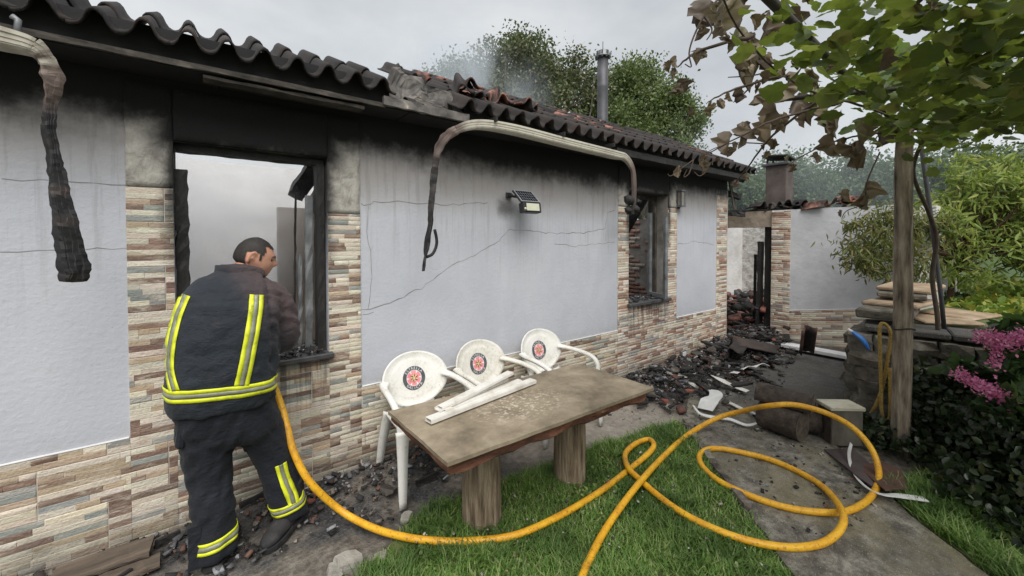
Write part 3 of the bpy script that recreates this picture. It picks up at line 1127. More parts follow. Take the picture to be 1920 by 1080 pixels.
# soffit boards and wall-plate
for k in range(9):
    a = X0 + k * 1.1; b = a + 1.094
    rf.box(a, min(b, 6.72), -0.25, 0.0 - 0.001, 2.575 + 0.004 * (k % 2), 2.60)
roof = rf.build('roof', M['soffit'], house)
MB().box(X0, 6.72, -0.001, 0.29, 2.602, 2.68).build('wall_plate', M['char'], roof)
# fascia that still hangs at the left: pale edge of a board
fb = MB()
fb.add(*rough_bar((-1.6, -0.262, 2.597), (1.02, -0.262, 2.59), 0.028, 0.02, 61, 30, 0.005))
fb.build('fascia_board', M['charwood'], roof)
fb = MB().add(*rough_bar((0.02, -0.20, 2.556), (0.88, -0.20, 2.553), 0.018, 0.10, 62, 16, 0.006))
fb.build('soffit_board', M['charwood'], roof)
fb = MB().add(*rough_bar((1.0, -0.27, 2.62), (1.68, -0.27, 2.615), 0.06, 0.03, 63, 14, 0.008))
fb.build('fascia_board', M['grey_chunk'], roof)
fb = MB().add(*rough_bar((3.5, -0.27, 2.60), (6.7, -0.27, 2.60), 0.07, 0.025, 64, 26, 0.006))
fb.build('fascia_board', M['char'], roof)
for k in range(15):
    x = X0 + 0.3 + k * 0.68
    if 1.0 < x < 1.6: continue
    c = Vector((x, 0, 2.70)); s = math.sin(PITCHR); q = math.cos(PITCHR)
    yr_ = 0.42 if x < 1.7 else 1.55
    MB().add(*rough_bar((x, -0.22, 2.625), (x, yr_, 2.625 + (yr_ + 0.22) * math.tan(PITCHR)), 0.06, 0.05, 70 + k, 8, 0.006)).build('rafter', M['char'], roof)


def tile_mesh(name, seed, w=0.172, L=0.44, amp=0.066, th=0.016, chip=0.0):
    """S-shaped clay tile lying along +Y (uphill), wave across X"""
    rr_ = random.Random(seed)
    n, m = 14, 4
    V, F = [], []
    for j in range(m + 1):
        for side in (0, 1):
            for i in range(n + 1):
                u = i / n
                x = (u - 0.5) * w * 1.12
                ph = (u - 0.5) * 1.12 + 0.25
                s = math.sin(2 * PI * ph)
                hgt = amp * (abs(s) ** 0.65 if s > 0 else s * 0.30)
                y = j / m * L
                if j == 0: y += chip * max(0, nz(i * 0.4 + seed, seed * 2.7)) * 0.25 + 0.004 * nz(i * 0.9, seed)
                V.append((x, y, hgt + (th if side == 0 else 0) + 0.012 * (1 - j / m)))
    row = 2 * (n + 1)
    for j in range(m):
        for i in range(n):
            a = j * row + i
            F.append((a, a + 1, a + row + 1, a + row))
            b = a + n + 1
            F.append((b + 1, b, b + row, b + row + 1))
        for e in (0, n):
            a = j * row + e
            F.append((a, a + row, a + row + n + 1, a + n + 1))
    for i in range(n):
        F.append((i, i + n + 1, i + n + 2, i + 1))
        a = m * row + i
        F.append((a, a + 1, a + n + 2, a + n + 1))
    me = MB().add(V, F).mesh(name, True)
    me.materials.append(M['tile'])
    return me


TILES = [tile_mesh('roof_tile', s, chip=c) for s, c in ((1, 0.0), (2, 0.12), (3, 0.3), (4, 0.05))]
rr = random.Random(9)
REDT = [(0.23, 0.085, 0.055), (0.30, 0.14, 0.10), (0.17, 0.07, 0.05)]
DARKT = [(0.016, 0.015, 0.015), (0.035, 0.028, 0.026), (0.024, 0.022, 0.022)]


def add_tile(x, y, z, rx=None, rz=0.0, ry=0.0, col=None, me=None):
    o = bpy.data.objects.new('roof_tile', me or rr.choice(TILES))
    COL.objects.link(o)
    o.parent = roof
    o.location = (x, y, z)
    o.rotation_euler = (PITCHR if rx is None else rx, ry, rz)
    c = col or rr.choice(DARKT)
    o.color = (*c, 1)
    return o


ct = 0.17
for k in range(59):
    x = -3.1 + k * ct
    if x > 6.78: break
    hole = 1.08 < x < 1.66
    if hole: continue
    left = x < 1.1
    jz = 0.006 * nz(k * 1.3, 2)
    add_tile(x, EY + 0.012 * nz(k * 0.9, 7), EZ + jz + 0.02, rz=0.02 * nz(k * 1.9, 4), ry=0.05 * nz(k * 2.3, 1))
    far = x > 2.2
    # second and third courses: redder and disordered on the right
    for row in range(1, 2 if x < 1.1 else 5):
        if rr.random() < (0.03 if row == 1 else 0.10): continue
        red = x > 1.7 and rr.random() < (0.5 if x < 4.3 else 0.12)
        w_ = 1.0 if x > 1.7 else 0.35
        dy = 0.34 * row
        add_tile(x + rr.uniform(-0.012, 0.012) * w_, EY + dy, EZ + 0.02 + dy * math.tan(PITCHR) + 0.008 * row + jz, rz=rr.uniform(-0.06, 0.06) * w_, ry=rr.uniform(-0.09, 0.09) * w_, col=rr.choice(REDT) if red else None)
# disordered red tiles where the gutter breaks
for k in range(11):
    x = 1.72 + k * 0.085
    add_tile(x + rr.uniform(-0.03, 0.03), EY + 0.22 + rr.uniform(-0.06, 0.2), EZ + 0.19 + rr.uniform(0, 0.08), rx=rr.uniform(-0.1, 0.65), rz=rr.uniform(-0.7, 0.7), ry=rr.uniform(-0.5, 0.5), col=rr.choice(REDT) if k % 3 else None)

# upended corrugated cement piece standing at the gap
cp = W(722, 190, -0.12); 
prof = [(722, 195), (724, 160), (735, 128), (748, 119), (760, 133), (775, 140), (790, 145), (800, 158), (818, 163), (830, 170), (845, 172), (851, 182), (851, 212), (840, 218), (800, 210), (760, 203)]
front = [W(x, y, -0.14) for x, y in prof]
V = []; n = len(front)
for p in front: V.append(p + Vector((0, 0.02 * nz(p.x * 9, p.z * 9), 0)))
for p in front: V.append(p + Vector((0.0, 0.055 + 0.02 * nz(p.x * 9, p.z * 9, 4), 0.01)))
cen = sum(front, Vector()) / n
# fill with a fan through rings so that the face can undulate
def undulating(front, name, mat, parent, th=0.05, rings=9, amp=0.016, fr=16):
    n = len(front)
    cen = sum(front, Vector()) / n
    V, F = [], []
    for side in (0, 1):
        base = len(V)
        for r in range(rings):
            f = 1 - r / rings
            for p in front:
                q = cen.lerp(p, f)
                q = q + Vector((0, amp * math.sin(q.x * fr * 2) * (1 if r else 0.6) + 0.015 * nz(q.x * 8, q.z * 8) + side * th, 0))
                V.append(q)
        V.append(cen + Vector((0, side * th, 0)))
        for r in range(rings - 1):
            for k in range(n):
                a, b = base + r * n + k, base + r * n + (k + 1) % n
                F.append((a, b, b + n, a + n))
        for k in range(n):
            F.append((base + (rings - 1) * n + k, base + (rings - 1) * n + (k + 1) % n, len(V) - 1))
    half = len(V) // 2
    for k in range(n):
        F.append((k, (k + 1) % n, half + (k + 1) % n, half + k))
    o = MB().add(V, F).build(name, mat, parent, False)
    jag(o.data, 0.012, 25, 2.0)
    return o


undulating(front, 'upended_roof_piece', M['grey_chunk'], roof)
# small shards in the gap
for k in range(9):
    x = 1.1 + k * 0.07
    add_tile(x, -0.22 + rr.uniform(-0.03, 0.08), 2.63 + rr.uniform(0, 0.02), rx=rr.uniform(-0.2, 0.3), rz=rr.uniform(-1.2, 1.2), me=TILES[2], col=(0.10, 0.085, 0.075)).scale = (0.5, 0.35, 0.4)

# dark closing boards behind the tile ends
for (a, b) in ((X0, 1.06), (1.68, 6.72)):
    MB().add(*rough_bar((a, -0.215, 2.685), (b, -0.215, 2.685), 0.165, 0.02, 66, 30, 0.004)).build('eave_board', M['soffit'], roof)
# charred sheathing under the tiles
for (a, b, y1) in ((X0, 1.06, 0.46), (1.68, 6.72, 1.22)):
    q_ = math.tan(PITCHR)
    V = [Vector((x, y, 2.632 + (y + 0.31) * q_ + dz)) for dz in (-0.02, 0.0) for (x, y) in ((a, -0.2), (b, -0.2), (b, y1), (a, y1))]
    MB().add(V, [(3, 2, 1, 0), (4, 5, 6, 7), (0, 1, 5, 4), (1, 2, 6, 5), (2, 3, 7, 6), (3, 0, 4, 7)]).build('sheathing', M['char'], roof)
# flue pipe through the roof
fl = MB()
fx, fy = 5.39, 1.5
fl.tube([(fx, fy, 2.4), (fx, fy, 3.45)], 0.085, 20)
fl.build('flue_collar', M['redclay'], roof, True)
fl = MB().tube([(fx, fy, 3.40), (fx, fy, 3.62), (fx, fy, 3.64), (fx, fy, 4.2), (fx, fy, 4.215), (fx, fy, 4.23), (fx, fy, 4.74)], [0.098, 0.098, 0.09, 0.09, 0.094, 0.09, 0.09], 24)
flo = fl.build('flue_pipe', M['flue'], roof, True)
cap = MB()
cap.tube([(fx, fy, 4.70), (fx, fy, 4.705), (fx, fy, 4.80), (fx, fy, 4.80)], [0.09, 0.135, 0.105, 0.06], 16)
cap.tube([(fx, fy, 4.80), (fx, fy, 4.83)], [0.10, 0.05], 16)
cap.tube([(fx, fy, 4.82), (fx, fy, 4.97)], 0.008, 6)
for k in range(10):
    a = k * 2 * PI / 10
    cap.box(-0.012, 0.012, -0.004, 0.004, -0.05, 0.05, rotm((fx + 0.13 * math.cos(a), fy + 0.13 * math.sin(a), 4.73), a + PI / 2, 0.35))
cap.build('flue_cap', M['steel'], roof)

# ================================================================== GUTTERS
def gutter_mat():
    t = NT('melted_cream_gutter')
    c = t.attr('Col')
    n = t.noise(25, 4, 0.65)
    t.color(t.mix(t.mr(n, 0.45, 0.75, 0.0, 0.45), c, t.mix(0.6, c, (0.03, 0.028, 0.026)))).rough(0.65)
    t.bump(n, 0.3, 0.006)
    return t.m


M['gutter'] = gutter_mat()
CREAM, BROWN, CHARC = (0.56, 0.53, 0.44), (0.14, 0.10, 0.085), (0.008, 0.008, 0.009)


def gprof(w, h, f, tw=0.0):
    """K-style trough outline (a across: + is towards the yard), f flattens it to a molten strap"""
    o = [(-0.5, 0.5), (-0.5, -0.5), (0.25, -0.5), (0.38, -0.36), (0.38, -0.30), (0.42, -0.27), (0.42, -0.06), (0.46, -0.02), (0.46, 0.2), (0.52, 0.26), (0.52, 0.5), (0.45, 0.5), (0.40, 0.3), (0.3, -0.3), (0.18, -0.42), (-0.43, -0.42), (-0.43, 0.5)]
    return [(a * w, b * h) for a, b in o]


def lerp3(a, b, t): return tuple(a[i] + (b[i] - a[i]) * t for i in range(3))


def gutter(name, label, ctrl, sizes, chars, twists, sub=8):
    pts = catmull(ctrl, sub)
    m = len(pts)
    ws = lerp_list([s[0] for s in sizes], m); hs = lerp_list([s[1] for s in sizes], m)
    ch = lerp_list(chars, m); tw = lerp_list(twists, m)
    cols = []
    for i in range(m):
        q = min(1, max(0, ch[i] + 0.25 * nz(i * 0.25, m)))
        cols.append(lerp3(CREAM, BROWN, min(1, q * 2)) if q < 0.5 else lerp3(BROWN, CHARC, (q - 0.5) * 2))
    prof = []
    for i in range(m):
        k = 1 + (0.18 * nz(i * 0.23, 3.3) if ch[i] > 0.3 else 0)
        prof.append(gprof(ws[i] * k, hs[i] * (1 + (0.18 * nz(i * 0.21, 8.1) if ch[i] > 0.3 else 0)), 0))
    root = thing(name, label, 'gutter', ctrl[0])
    return root, pts, prof, tw, cols


gpath = [(1.20, -0.36, 1.43), W(797, 480, -0.345), W(806, 425, -0.34), W(810, 370, -0.34), W(815, 320, -0.34), W(824, 275, -0.34), W(850, 247, -0.34), W(893, 234, -0.34), W(960, 243, -0.33), W(1060, 268, -0.33), W(1150, 290, -0.33), W(1172, 296, -0.33), W(1186, 318, -0.33), W(1189, 350, -0.33), W(1188, 378, -0.33), W(1186, 402, -0.33)]
gpath[0] = W(793, 508, -0.345)
g1, pts, prof, tw, cols = gutter('gutter', 'cream gutter sagging under the eave, both ends melted into hanging straps', gpath,
    [(0.016, 0.025), (0.02, 0.05), (0.018, 0.036), (0.018, 0.042), (0.018, 0.048), (0.022, 0.058), (0.04, 0.068), (0.06, 0.068), (0.085, 0.07), (0.085, 0.07), (0.085, 0.07), (0.05, 0.06), (0.03, 0.05), (0.03, 0.055), (0.035, 0.055), (0.03, 0.05)],
    [1, 1, 1, 1, 0.92, 0.7, 0.45, 0.08, 0, 0, 0, 0.08, 0.5, 0.65, 0.8, 1.0],
    [2.5, 2.0, 1.0, 0.6, 0.2, 0, 0, 0, 0, 0, 0, 0, 0, 0.2, 0.3, 0.5], 8)
for i, s in enumerate((slice(0, 50), slice(49, 89), slice(88, None))):
    nm = ('melted_end', 'trough', 'melted_end')[i]
    go_ = MB().sweep(pts[s], prof[s], tw[s], cols[s]).build(nm, M['gutter'], g1, False, label=('long charred strap hanging from the left end', None, 'short charred strap hanging from the right end')[i])
    if i == 0: jag(go_.data, 0.010, 18, 1.0)
# molten lump and hanging hook
lump = MB()
for k, (px, py, r) in enumerate(((1180, 375, 0.055), (1192, 392, 0.05), (1178, 395, 0.04), (1197, 378, 0.03))):
    c = W(px, py, -0.33)
    lump.tube([c + Vector((0, 0, -r)), c + Vector((0.01, 0, -r * 0.5)), c, c + Vector((0, 0.01, r * 0.6)), c + Vector((0, 0, r))], [r * 0.2, r * 0.8, r, r * 0.75, r * 0.2], 8)
lo = lump.build('molten_lump', M['char'], g1, True)
jag(lo.data, 0.018, 30)
hk = MB()
q = [W(815, 430, -0.345), W(819, 455, -0.345), W(812, 475, -0.345), W(800, 482, -0.345)]
hk.tube(catmull(q, 5), 0.011, 6)
hk.build('molten_strand', M['char'], g1, True)
# bracket straps on the trough
for x in (1.85, 2.6, 3.3):
    MB().box(x, x + 0.02, -0.40, -0.26, 2.60, 2.635).build('bracket', M['char'], g1)

# the second gutter at the far left: trough end and a big charred drooping end
gl = [W(-150, 28, -0.40), W(-60, 55, -0.40), W(0, 72, -0.40), W(60, 88, -0.40), W(88, 110, -0.40), W(100, 140, -0.40), W(97, 180, -0.40), W(92, 220, -0.40), W(100, 290, -0.40), W(112, 345, -0.40), W(118, 400, -0.40), W(130, 460, -0.40), W(138, 505, -0.40), W(138, 528, -0.40)]
g2, pts, prof, tw, cols = gutter('gutter', 'charred gutter end drooping at the left edge, twisted and blackened', gl,
    [(0.10, 0.075), (0.10, 0.075), (0.10, 0.075), (0.08, 0.065), (0.03, 0.05), (0.012, 0.065), (0.012, 0.05), (0.02, 0.035), (0.028, 0.04), (0.035, 0.05), (0.042, 0.062), (0.05, 0.078), (0.055, 0.088), (0.04, 0.07)],
    [0, 0, 0.05, 0.12, 0.35, 0.45, 0.6, 1.0, 1, 1, 1, 1, 1, 0.95],
    [0, 0, 0, 0, 0.2, 0.5, 0.9, 0.9, 0.7, 0.5, 0.5, 0.6, 0.7, 0.7], 8)
MB().sweep(pts[:26], prof[:26], tw[:26], cols[:26]).build('trough', M['gutter'], g2)
dr = MB().sweep(pts[25:], prof[25:], tw[25:], cols[25:]).build('melted_end', M['gutter'], g2)
jag(dr.data, 0.010, 9, 3.0); jag(dr.data, 0.006, 40, 5.0)
MB().tube([W(22, 30, -0.36), W(34, 38, -0.36), W(32, 62, -0.38)], 0.012, 8).build('bracket', M['steel'], g2, True)

# ================================================================== THINGS ON THE FRONT WALL
M['blackplastic'] = simple('black_plastic', [(0.3, (0.015, 0.015, 0.016)), (0.7, (0.03, 0.03, 0.032))], 12, 0.45, 0.1)
M['solarcell'] = simple('solar_cell', [(0.3, (0.008, 0.009, 0.014)), (0.7, (0.02, 0.022, 0.03))], 12, 0.25, 0)
M['cellline'] = simple('silver_grid_line', [(0.3, (0.28, 0.29, 0.31)), (0.7, (0.4, 0.41, 0.43))], 12, 0.4, 0)
M['lens'] = simple('yellowed_lens', [(0.3, (0.50, 0.51, 0.39)), (0.7, (0.63, 0.63, 0.50))], 7, 0.35, 0)
lamp = thing('solar_lamp', 'black solar floodlight on a bracket in the middle of the grey wall', 'lamp', (2.26, 0, 2.05))
br = MB()
br.cbox(0.06, 0.02, 0.05, 0.004, rotm((2.27, -0.011, 2.075)))
br.tube([(2.27, -0.02, 2.075), (2.29, -0.07, 2.06), (2.31, -0.12, 2.055)], 0.012, 8)
br.tube([(2.255, -0.035, 2.08), (2.285, -0.035, 2.07)], 0.02, 8)
br.build('bracket', M['blackplastic'], lamp)
pm = rotm((2.345, -0.175, 2.05), 0.0, math.radians(42)) @ Matrix.Scale(0.86, 4)
pn = MB().cbox(0.26, 0.20, 0.022, 0.004, pm)
pan = pn.build('solar_panel', M['blackplastic'], lamp)
MB().box(-0.112, 0.112, -0.085, 0.085, 0.0105, 0.0125, pm).build('cells', M['solarcell'], pan)
cl = MB()
for k in range(8):
    cl.box(-0.112 + k * 0.032 - 0.0008, -0.112 + k * 0.032 + 0.0008, -0.085, 0.085, 0.0127, 0.0137, pm)
for k in range(5):
    cl.box(-0.112, 0.112, -0.085 + k * 0.0425 - 0.0008, -0.085 + k * 0.0425 + 0.0008, 0.014, 0.015, pm)
cl.build('cell_lines', M['cellline'], pan)
fr_ = MB()
for (a, b, c, d) in ((-0.124, 0.124, 0.088, 0.094), (-0.124, 0.124, -0.094, -0.088), (-0.122, -0.116, -0.088, 0.088), (0.116, 0.122, -0.088, 0.088)):
    fr_.box(a, b, c, d, 0.0105, 0.0155, pm)
fr_.build('frame', M['cellline'], pan)
hm = rotm((2.345, -0.232, 1.947), 0, math.radians(-8)) @ Matrix.Scale(0.86, 4)
hd = MB().cbox(0.235, 0.09, 0.105, 0.008, hm)
hdo = hd.build('lamp_head', M['blackplastic'], lamp)
MB().box(-0.085, 0.085, -0.048, -0.0455, -0.035, 0.04, hm).build('lens', M['lens'], hdo)
sb = MB()
bmh = bmesh.new(); bmesh.ops.create_uvsphere(bmh, u_segments=10, v_segments=8, radius=0.012)
c0 = hm @ Vector((-0.103, -0.046, -0.018))
sb.add([v.co + c0 for v in bmh.verts], [[v.index for v in f.verts] for f in bmh.faces]); bmh.free()
sb.build('sensor', M['lens'], hdo, True)

lan = thing('wall_lantern', 'small scorched wall lantern right of the smaller window', 'lamp', (5.17, 0, 2.2))
lb = MB().cbox(0.11, 0.012, 0.24, 0.004, rotm((5.16, -0.007, 2.2)))
lb.build('back_plate', M['char'], lan)
lf = MB()
for dx in (-0.045, 0.045):
    for dy in (-0.02, -0.085):
        lf.box(5.16 + dx - 0.005, 5.16 + dx + 0.005, dy - 0.005, dy + 0.005, 2.12, 2.31)
lf.box(5.105, 5.215, -0.095, -0.012, 2.31, 2.325); lf.box(5.105, 5.215, -0.095, -0.012, 2.10, 2.12)
lf.build('cage', M['steel'], lan)
MB().box(5.125, 5.195, -0.078, -0.027, 2.125, 2.305).build('pane', M['reveal'], lan)

sk = thing('outlet_box', 'small grey outlet box on the tiles near the house corner', 'outlet', W(1280, 668, 0))
c = W(1280, 667, -0.02)
MB().cbox(0.13, 0.03, 0.16, 0.006, rotm((c.x, -0.028, c.z))).build('housing', M['steel'], sk)
MB().cbox(0.09, 0.008, 0.12, 0.003, rotm((c.x, -0.046, c.z))).build('cover', M['bead'], sk)

# ================================================================== THE LOWER WING
wing = thing('burnt_outbuilding', 'low roofless wing at the far end with a burnt doorway', 'building', (7.3, -0.8, 0))
XW = 7.2
wm = MB()
wm.box(XW, XW + 0.28, -1.9, -0.42, -0.2, 2.115)
wm.build('front_wall', M['plaster_w'] if 'plaster_w' in M else simple('wing_grey_plaster', [(0.3, (0.50, 0.505, 0.53)), (0.55, (0.59, 0.595, 0.62)), (0.8, (0.66, 0.66, 0.68))], 3, 0.92, 0.4, 16, 0.012), wing)


def wing_x(v):        # lay the flat cladding (x along, z up) on the wing front, stepping up towards the yard
    u = v.x
    return Vector((XW + v.y, -u, v.z + max(0.0, (u - 0.68)) * 0.165))


clad(wing, [(0.42, 0.68, -0.2, 2.10), (0.68, 1.9, -0.18, 0.555)], 0.0, 21, 0, pal=PINK, xform=wing_x)
beadw = MB().tube([wing_x(Vector((0.685 + k * 0.1, -0.006, 0.56))) for k in range(13)], 0.007, 6)
beadw.build('sealing_bead', M['bead'], wing)
# lintel over the doorway, charred post, threshold
lt = MB().add(*rough_bar((XW + 0.14, 0.44, 1.985), (XW + 0.14, -0.42, 1.985), 0.26, 0.24, 81, 10, 0.008))
lt.build('lintel', M['tan_int'], wing)
MB().add(*rough_bar((XW + 0.10, 0.40, 2.125), (XW + 0.10, -0.60, 2.135), 0.035, 0.12, 82, 12, 0.012)).build('charred_plate', M['char'], wing)
MB().add(*rough_bar((XW + 0.16, -0.34, 0.0), (XW + 0.16, -0.34, 1.86), 0.11, 0.12, 83, 14, 0.01)).build('door_post', M['char'], wing)
MB().add(*rough_bar((XW + 0.12, -0.20, 0.0), (XW + 0.12, -0.22, 1.62), 0.13, 0.05, 84, 14, 0.012)).build('burnt_door', M['char'], wing)
MB().add(*rough_bar((XW + 0.3, -0.06, 0.3), (XW + 0.3, -0.07, 1.4), 0.03, 0.04, 85, 14, 0.008)).build('thin_post', M['char'], wing)
# room behind: whitewashed stone wall with a shelf and a hearth
bw = MB().box(10.0, 10.2, -2.2, 2.2, -0.1, 2.15)
M['stonewhite'] = simple('whitewashed_rubble_stone', [(0.3, (0.36, 0.33, 0.30)), (0.5, (0.58, 0.56, 0.53)), (0.75, (0.70, 0.69, 0.67))], 7, 0.92, 1.0, 7, 0.05)
bwo = bw.build('back_wall', M['stonewhite'], wing)
MB().cbox(0.28, 0.9, 0.10, 0.01, rotm((9.85, -0.33, 1.32))).build('shelf', M['charwood'], wing)
MB().cbox(0.26, 0.16, 1.2, 0.01, rotm((9.86, -0.12, 0.68))).build('hearth_pier', M['reveal'], wing)
MB().box(7.5, 10.0, -2.2, -2.05, -0.1, 2.1).build('side_wall', M['white_int'], wing)
MB().box(7.21, 10.0, 1.2, 1.4, -0.1, 2.0).build('side_wall', M['white_int'], wing)
hv = [E(1362, 525, 9.6), E(1373, 523, 9.6), E(1373, 540, 9.6), E(1396, 565, 9.6), E(1396, 572, 9.6), E(1362, 572, 9.6)]
V = [p for p in hv] + [p + Vector((0.3, 0, 0)) for p in hv]
n = len(hv)
MB().add(V, [tuple(range(n)), tuple(range(2 * n - 1, n - 1, -1))] + [(k, (k + 1) % n, n + (k + 1) % n, n + k) for k in range(n)]).build('stove_hood', M['flue'], wing)
# square chimney with a tilted slab lid
ch = MB().cbox(0.36, 0.36, 1.0, 0.012, rotm((9.0, 0.11, 2.58)))
M['brownchim'] = simple('brown_smoked_render', [(0.3, (0.055, 0.042, 0.038)), (0.7, (0.125, 0.10, 0.09))], 4, 0.9, 0.5)
cho = ch.build('chimney', M['brownchim'], wing)
MB().cbox(0.48, 0.46, 0.05, 0.01, rotm((9.0, 0.11, 3.10))).build('collar', M['flue'], cho)
lid = MB().cbox(0.42, 0.46, 0.035, 0.008, rotm((9.0, 0.13, 3.25), 0, 0.12, 0.1))
for dx in (-0.14, 0.14):
    for dy in (-0.14, 0.16):
        lid.box(9.0 + dx - 0.015, 9.0 + dx + 0.015, 0.11 + dy - 0.015, 0.11 + dy + 0.015, 3.12, 3.24)
lid.build('lid', M['char'], cho)
# tiles left along the wall top
for k, (px, py, col, rz) in enumerate(((1452, 380, DARKT[0], 0.2), (1466, 378, DARKT[1], -0.3), (1482, 378, DARKT[0], 0.4), (1498, 380, DARKT[2], -0.1), (1512, 384, DARKT[0], 0.7), (1437, 386, DARKT[1], 1.0), (1556, 376, REDT[1], 1.4), (1572, 374, REDT[2], 0.1), (1588, 375, REDT[0], -0.2), (1604, 377, REDT[1], 0.3), (1616, 378, REDT[0], 0.9))):
    p = E(px, py + 4, XW + 0.12)
    o = bpy.data.objects.new('roof_tile', TILES[k % 4]); COL.objects.link(o); o.parent = wing
    o.matrix_parent_inverse = Matrix.Translation(-Vector(wing.location))
    o.location = (p.x - 0.1, p.y, 2.135 + 0.02 * (k % 3)); o.rotation_euler = (rr.uniform(-0.1, 0.25), rr.uniform(-0.3, 0.3), rz - PI / 2); o.color = (*col, 1)
    o.scale = (1.1, 0.7, 1.15)
rubble('doorway_rubble', 'red and black broken tiles heaped inside the burnt doorway', None, n=520, xr=(7.25, 9.9), yr=(-0.9, 1.1), zr=(0.0, 0.55), smin=0.06, smax=0.30, seed=16, cols=REDC + REDC + ASHC[:3])
# bits dangling at the house corner
MB().add(*rough_bar(E(1368, 335, 6.72), E(1378, 393, 6.72), 0.09, 0.02, 91, 10, 0.012)).build('hanging_scrap', M['charwood'], house)
for (a, b, w) in (((1360, 325), (1395, 340), 0.06), ((1358, 362), (1388, 372), 0.07), ((1358, 400), (1396, 405), 0.07)):
    MB().add(*rough_bar(E(*a, 6.66), E(*b, 6.82) + Vector((0, 0, 0.02)), w, w, 95 + w * 10, 6, 0.02)).build('charred_stub', M['char'], house)
# threshold step and white kerb under the wing wall
MB().cbox(0.30, 1.25, 0.11, 0.012, rotm((7.04, -1.18, 0.05), 0.0, 0.0)).build('plinth', M['concrete'], wing)
MB().cbox(0.20, 0.80, 0.05, 0.006, rotm((6.90, -1.10, 0.085), 0.0)).build('step_edge', M['bead'], wing)

# ================================================================== TABLE
M['tabletop'] = None
t = NT('dusty_slab_top')
n = t.noise(3.5, 6, 0.7); n2 = t.noise(40, 4, 0.65)
c = t.ramp(n, [(0.34, (0.12, 0.095, 0.064)), (0.5, (0.235, 0.19, 0.13)), (0.68, (0.36, 0.30, 0.215))])
p = t.xyz()
dx = t.math('SUBTRACT', p[0], 1.45); dy = t.math('MULTIPLY', t.math('SUBTRACT', p[1], -1.22), 1.6)
dd = t.math('SQRT', t.math('ADD', t.math('MULTIPLY', dx, dx), t.math('MULTIPLY', dy, dy)))
plas = t.math('MULTIPLY', t.mr(dd, 0.05, 0.42, 1.0, 0.0), t.mr(n2, 0.50, 0.62))
c = t.mix(t.math('MULTIPLY', plas, 0.75), c, (0.62, 0.55, 0.44))
t.color(c).rough(0.62)
t.bump(n2, 0.4, 0.004)
M['tabletop'] = t.m
M['bark'] = simple('reddish_slab_edge', [(0.3, (0.045, 0.02, 0.012)), (0.5, (0.13, 0.05, 0.028)), (0.62, (0.22, 0.10, 0.06)), (0.78, (0.40, 0.37, 0.33))], 5, 0.85, 0.8, 30, 0.012, (1, 1, 2.5))
M['log'] = simple('weathered_log', [(0.28, (0.05, 0.036, 0.024)), (0.45, (0.19, 0.14, 0.09)), (0.6, (0.32, 0.25, 0.17)), (0.78, (0.46, 0.38, 0.28))], 14, 0.85, 1.0, 30, 0.02, (2.6, 2.6, 0.28))
table = thing('garden_table', 'long slab table on two log legs standing on the lawn edge', 'table', (1.55, -1.17, 0))
# thin slab with slightly worn rim
poly = []
for (a, b) in (((0.81, -0.84), (0.82, -1.50)), ((0.82, -1.50), (2.29, -1.53)), ((2.29, -1.53), (2.28, -0.89)), ((2.28, -0.89), (0.81, -0.84))):
    a, b = Vector((*a, 0)), Vector((*b, 0))
    m = int((b - a).length / 0.06)
    for k in range(m):
        q = a.lerp(b, k / m); poly.append((q.x + 0.004 * nz(q.x * 9, q.y * 9), q.y + 0.005 * nz(q.x * 9, q.y * 9, 4)))
MB().prism(poly, 0.704, 0.722).build('tabletop', M['tabletop'], table)
poly2 = [(x + (0.02 if x < 1 else (-0.05 if x > 2.2 else 0)), y * 1 + (0.03 if y < -1.4 else 0)) for x, y in poly]
V, F = [], []
m = len(poly2)
cx, cy = 1.55, -1.18
for j, (zz, f) in enumerate(((0.703, 1.0), (0.67, 1.005), (0.645, 0.985), (0.625, 0.93))):
    for k, (x, y) in enumerate(poly2):
        e = 0.018 * nz(x * 7, y * 7, j * 2.0)
        d = Vector((x - cx, y - cy))
        V.append((cx + d.x * f + e * 0.4, cy + d.y * f * (1 if j < 3 else 0.98) + e, zz + (0.014 * nz(x * 6, y * 6, 5) if j > 1 else 0)))
for j in range(3):
    for k in range(m):
        F.append((j * m + k, j * m + (k + 1) % m, (j + 1) * m + (k + 1) % m, (j + 1) * m + k))
F += [tuple(range(m))[::-1], tuple(3 * m + k for k in range(m))]
MB().add(V, F).build('under_slab', M['bark'], table)


def log_mesh(c, r, z0, z1, seed, n=26, m=9, flare=0.06):
    V, F = [], []
    for j in range(m + 1):
        z = z0 + (z1 - z0) * j / m
        for k in range(n):
            a = 2 * PI * k / n
            rr_ = r * (1 + 0.10 * nz(math.cos(a) * 2.2, math.sin(a) * 2.2, seed + z * 0.8) + 0.05 * nz(math.cos(a) * 7, math.sin(a) * 7, seed + z * 0.5)) * (1 + flare * (1 - j / m) ** 2)
            V.append((c[0] + rr_ * math.cos(a), c[1] + rr_ * math.sin(a), z))
    for j in range(m):
        for k in range(n):
            F.append((j * n + k, j * n + (k + 1) % n, (j + 1) * n + (k + 1) % n, (j + 1) * n + k))
    F += [tuple(range(n))[::-1], tuple(m * n + k for k in range(n))]
    return V, F


MB().add(*log_mesh((1.30, -1.03), 0.112, -0.03, 0.64, 2)).build('leg', M['log'], table, True)
MB().add(*log_mesh((2.02, -1.05), 0.105, -0.03, 0.64, 7)).build('leg', M['log'], table, True)

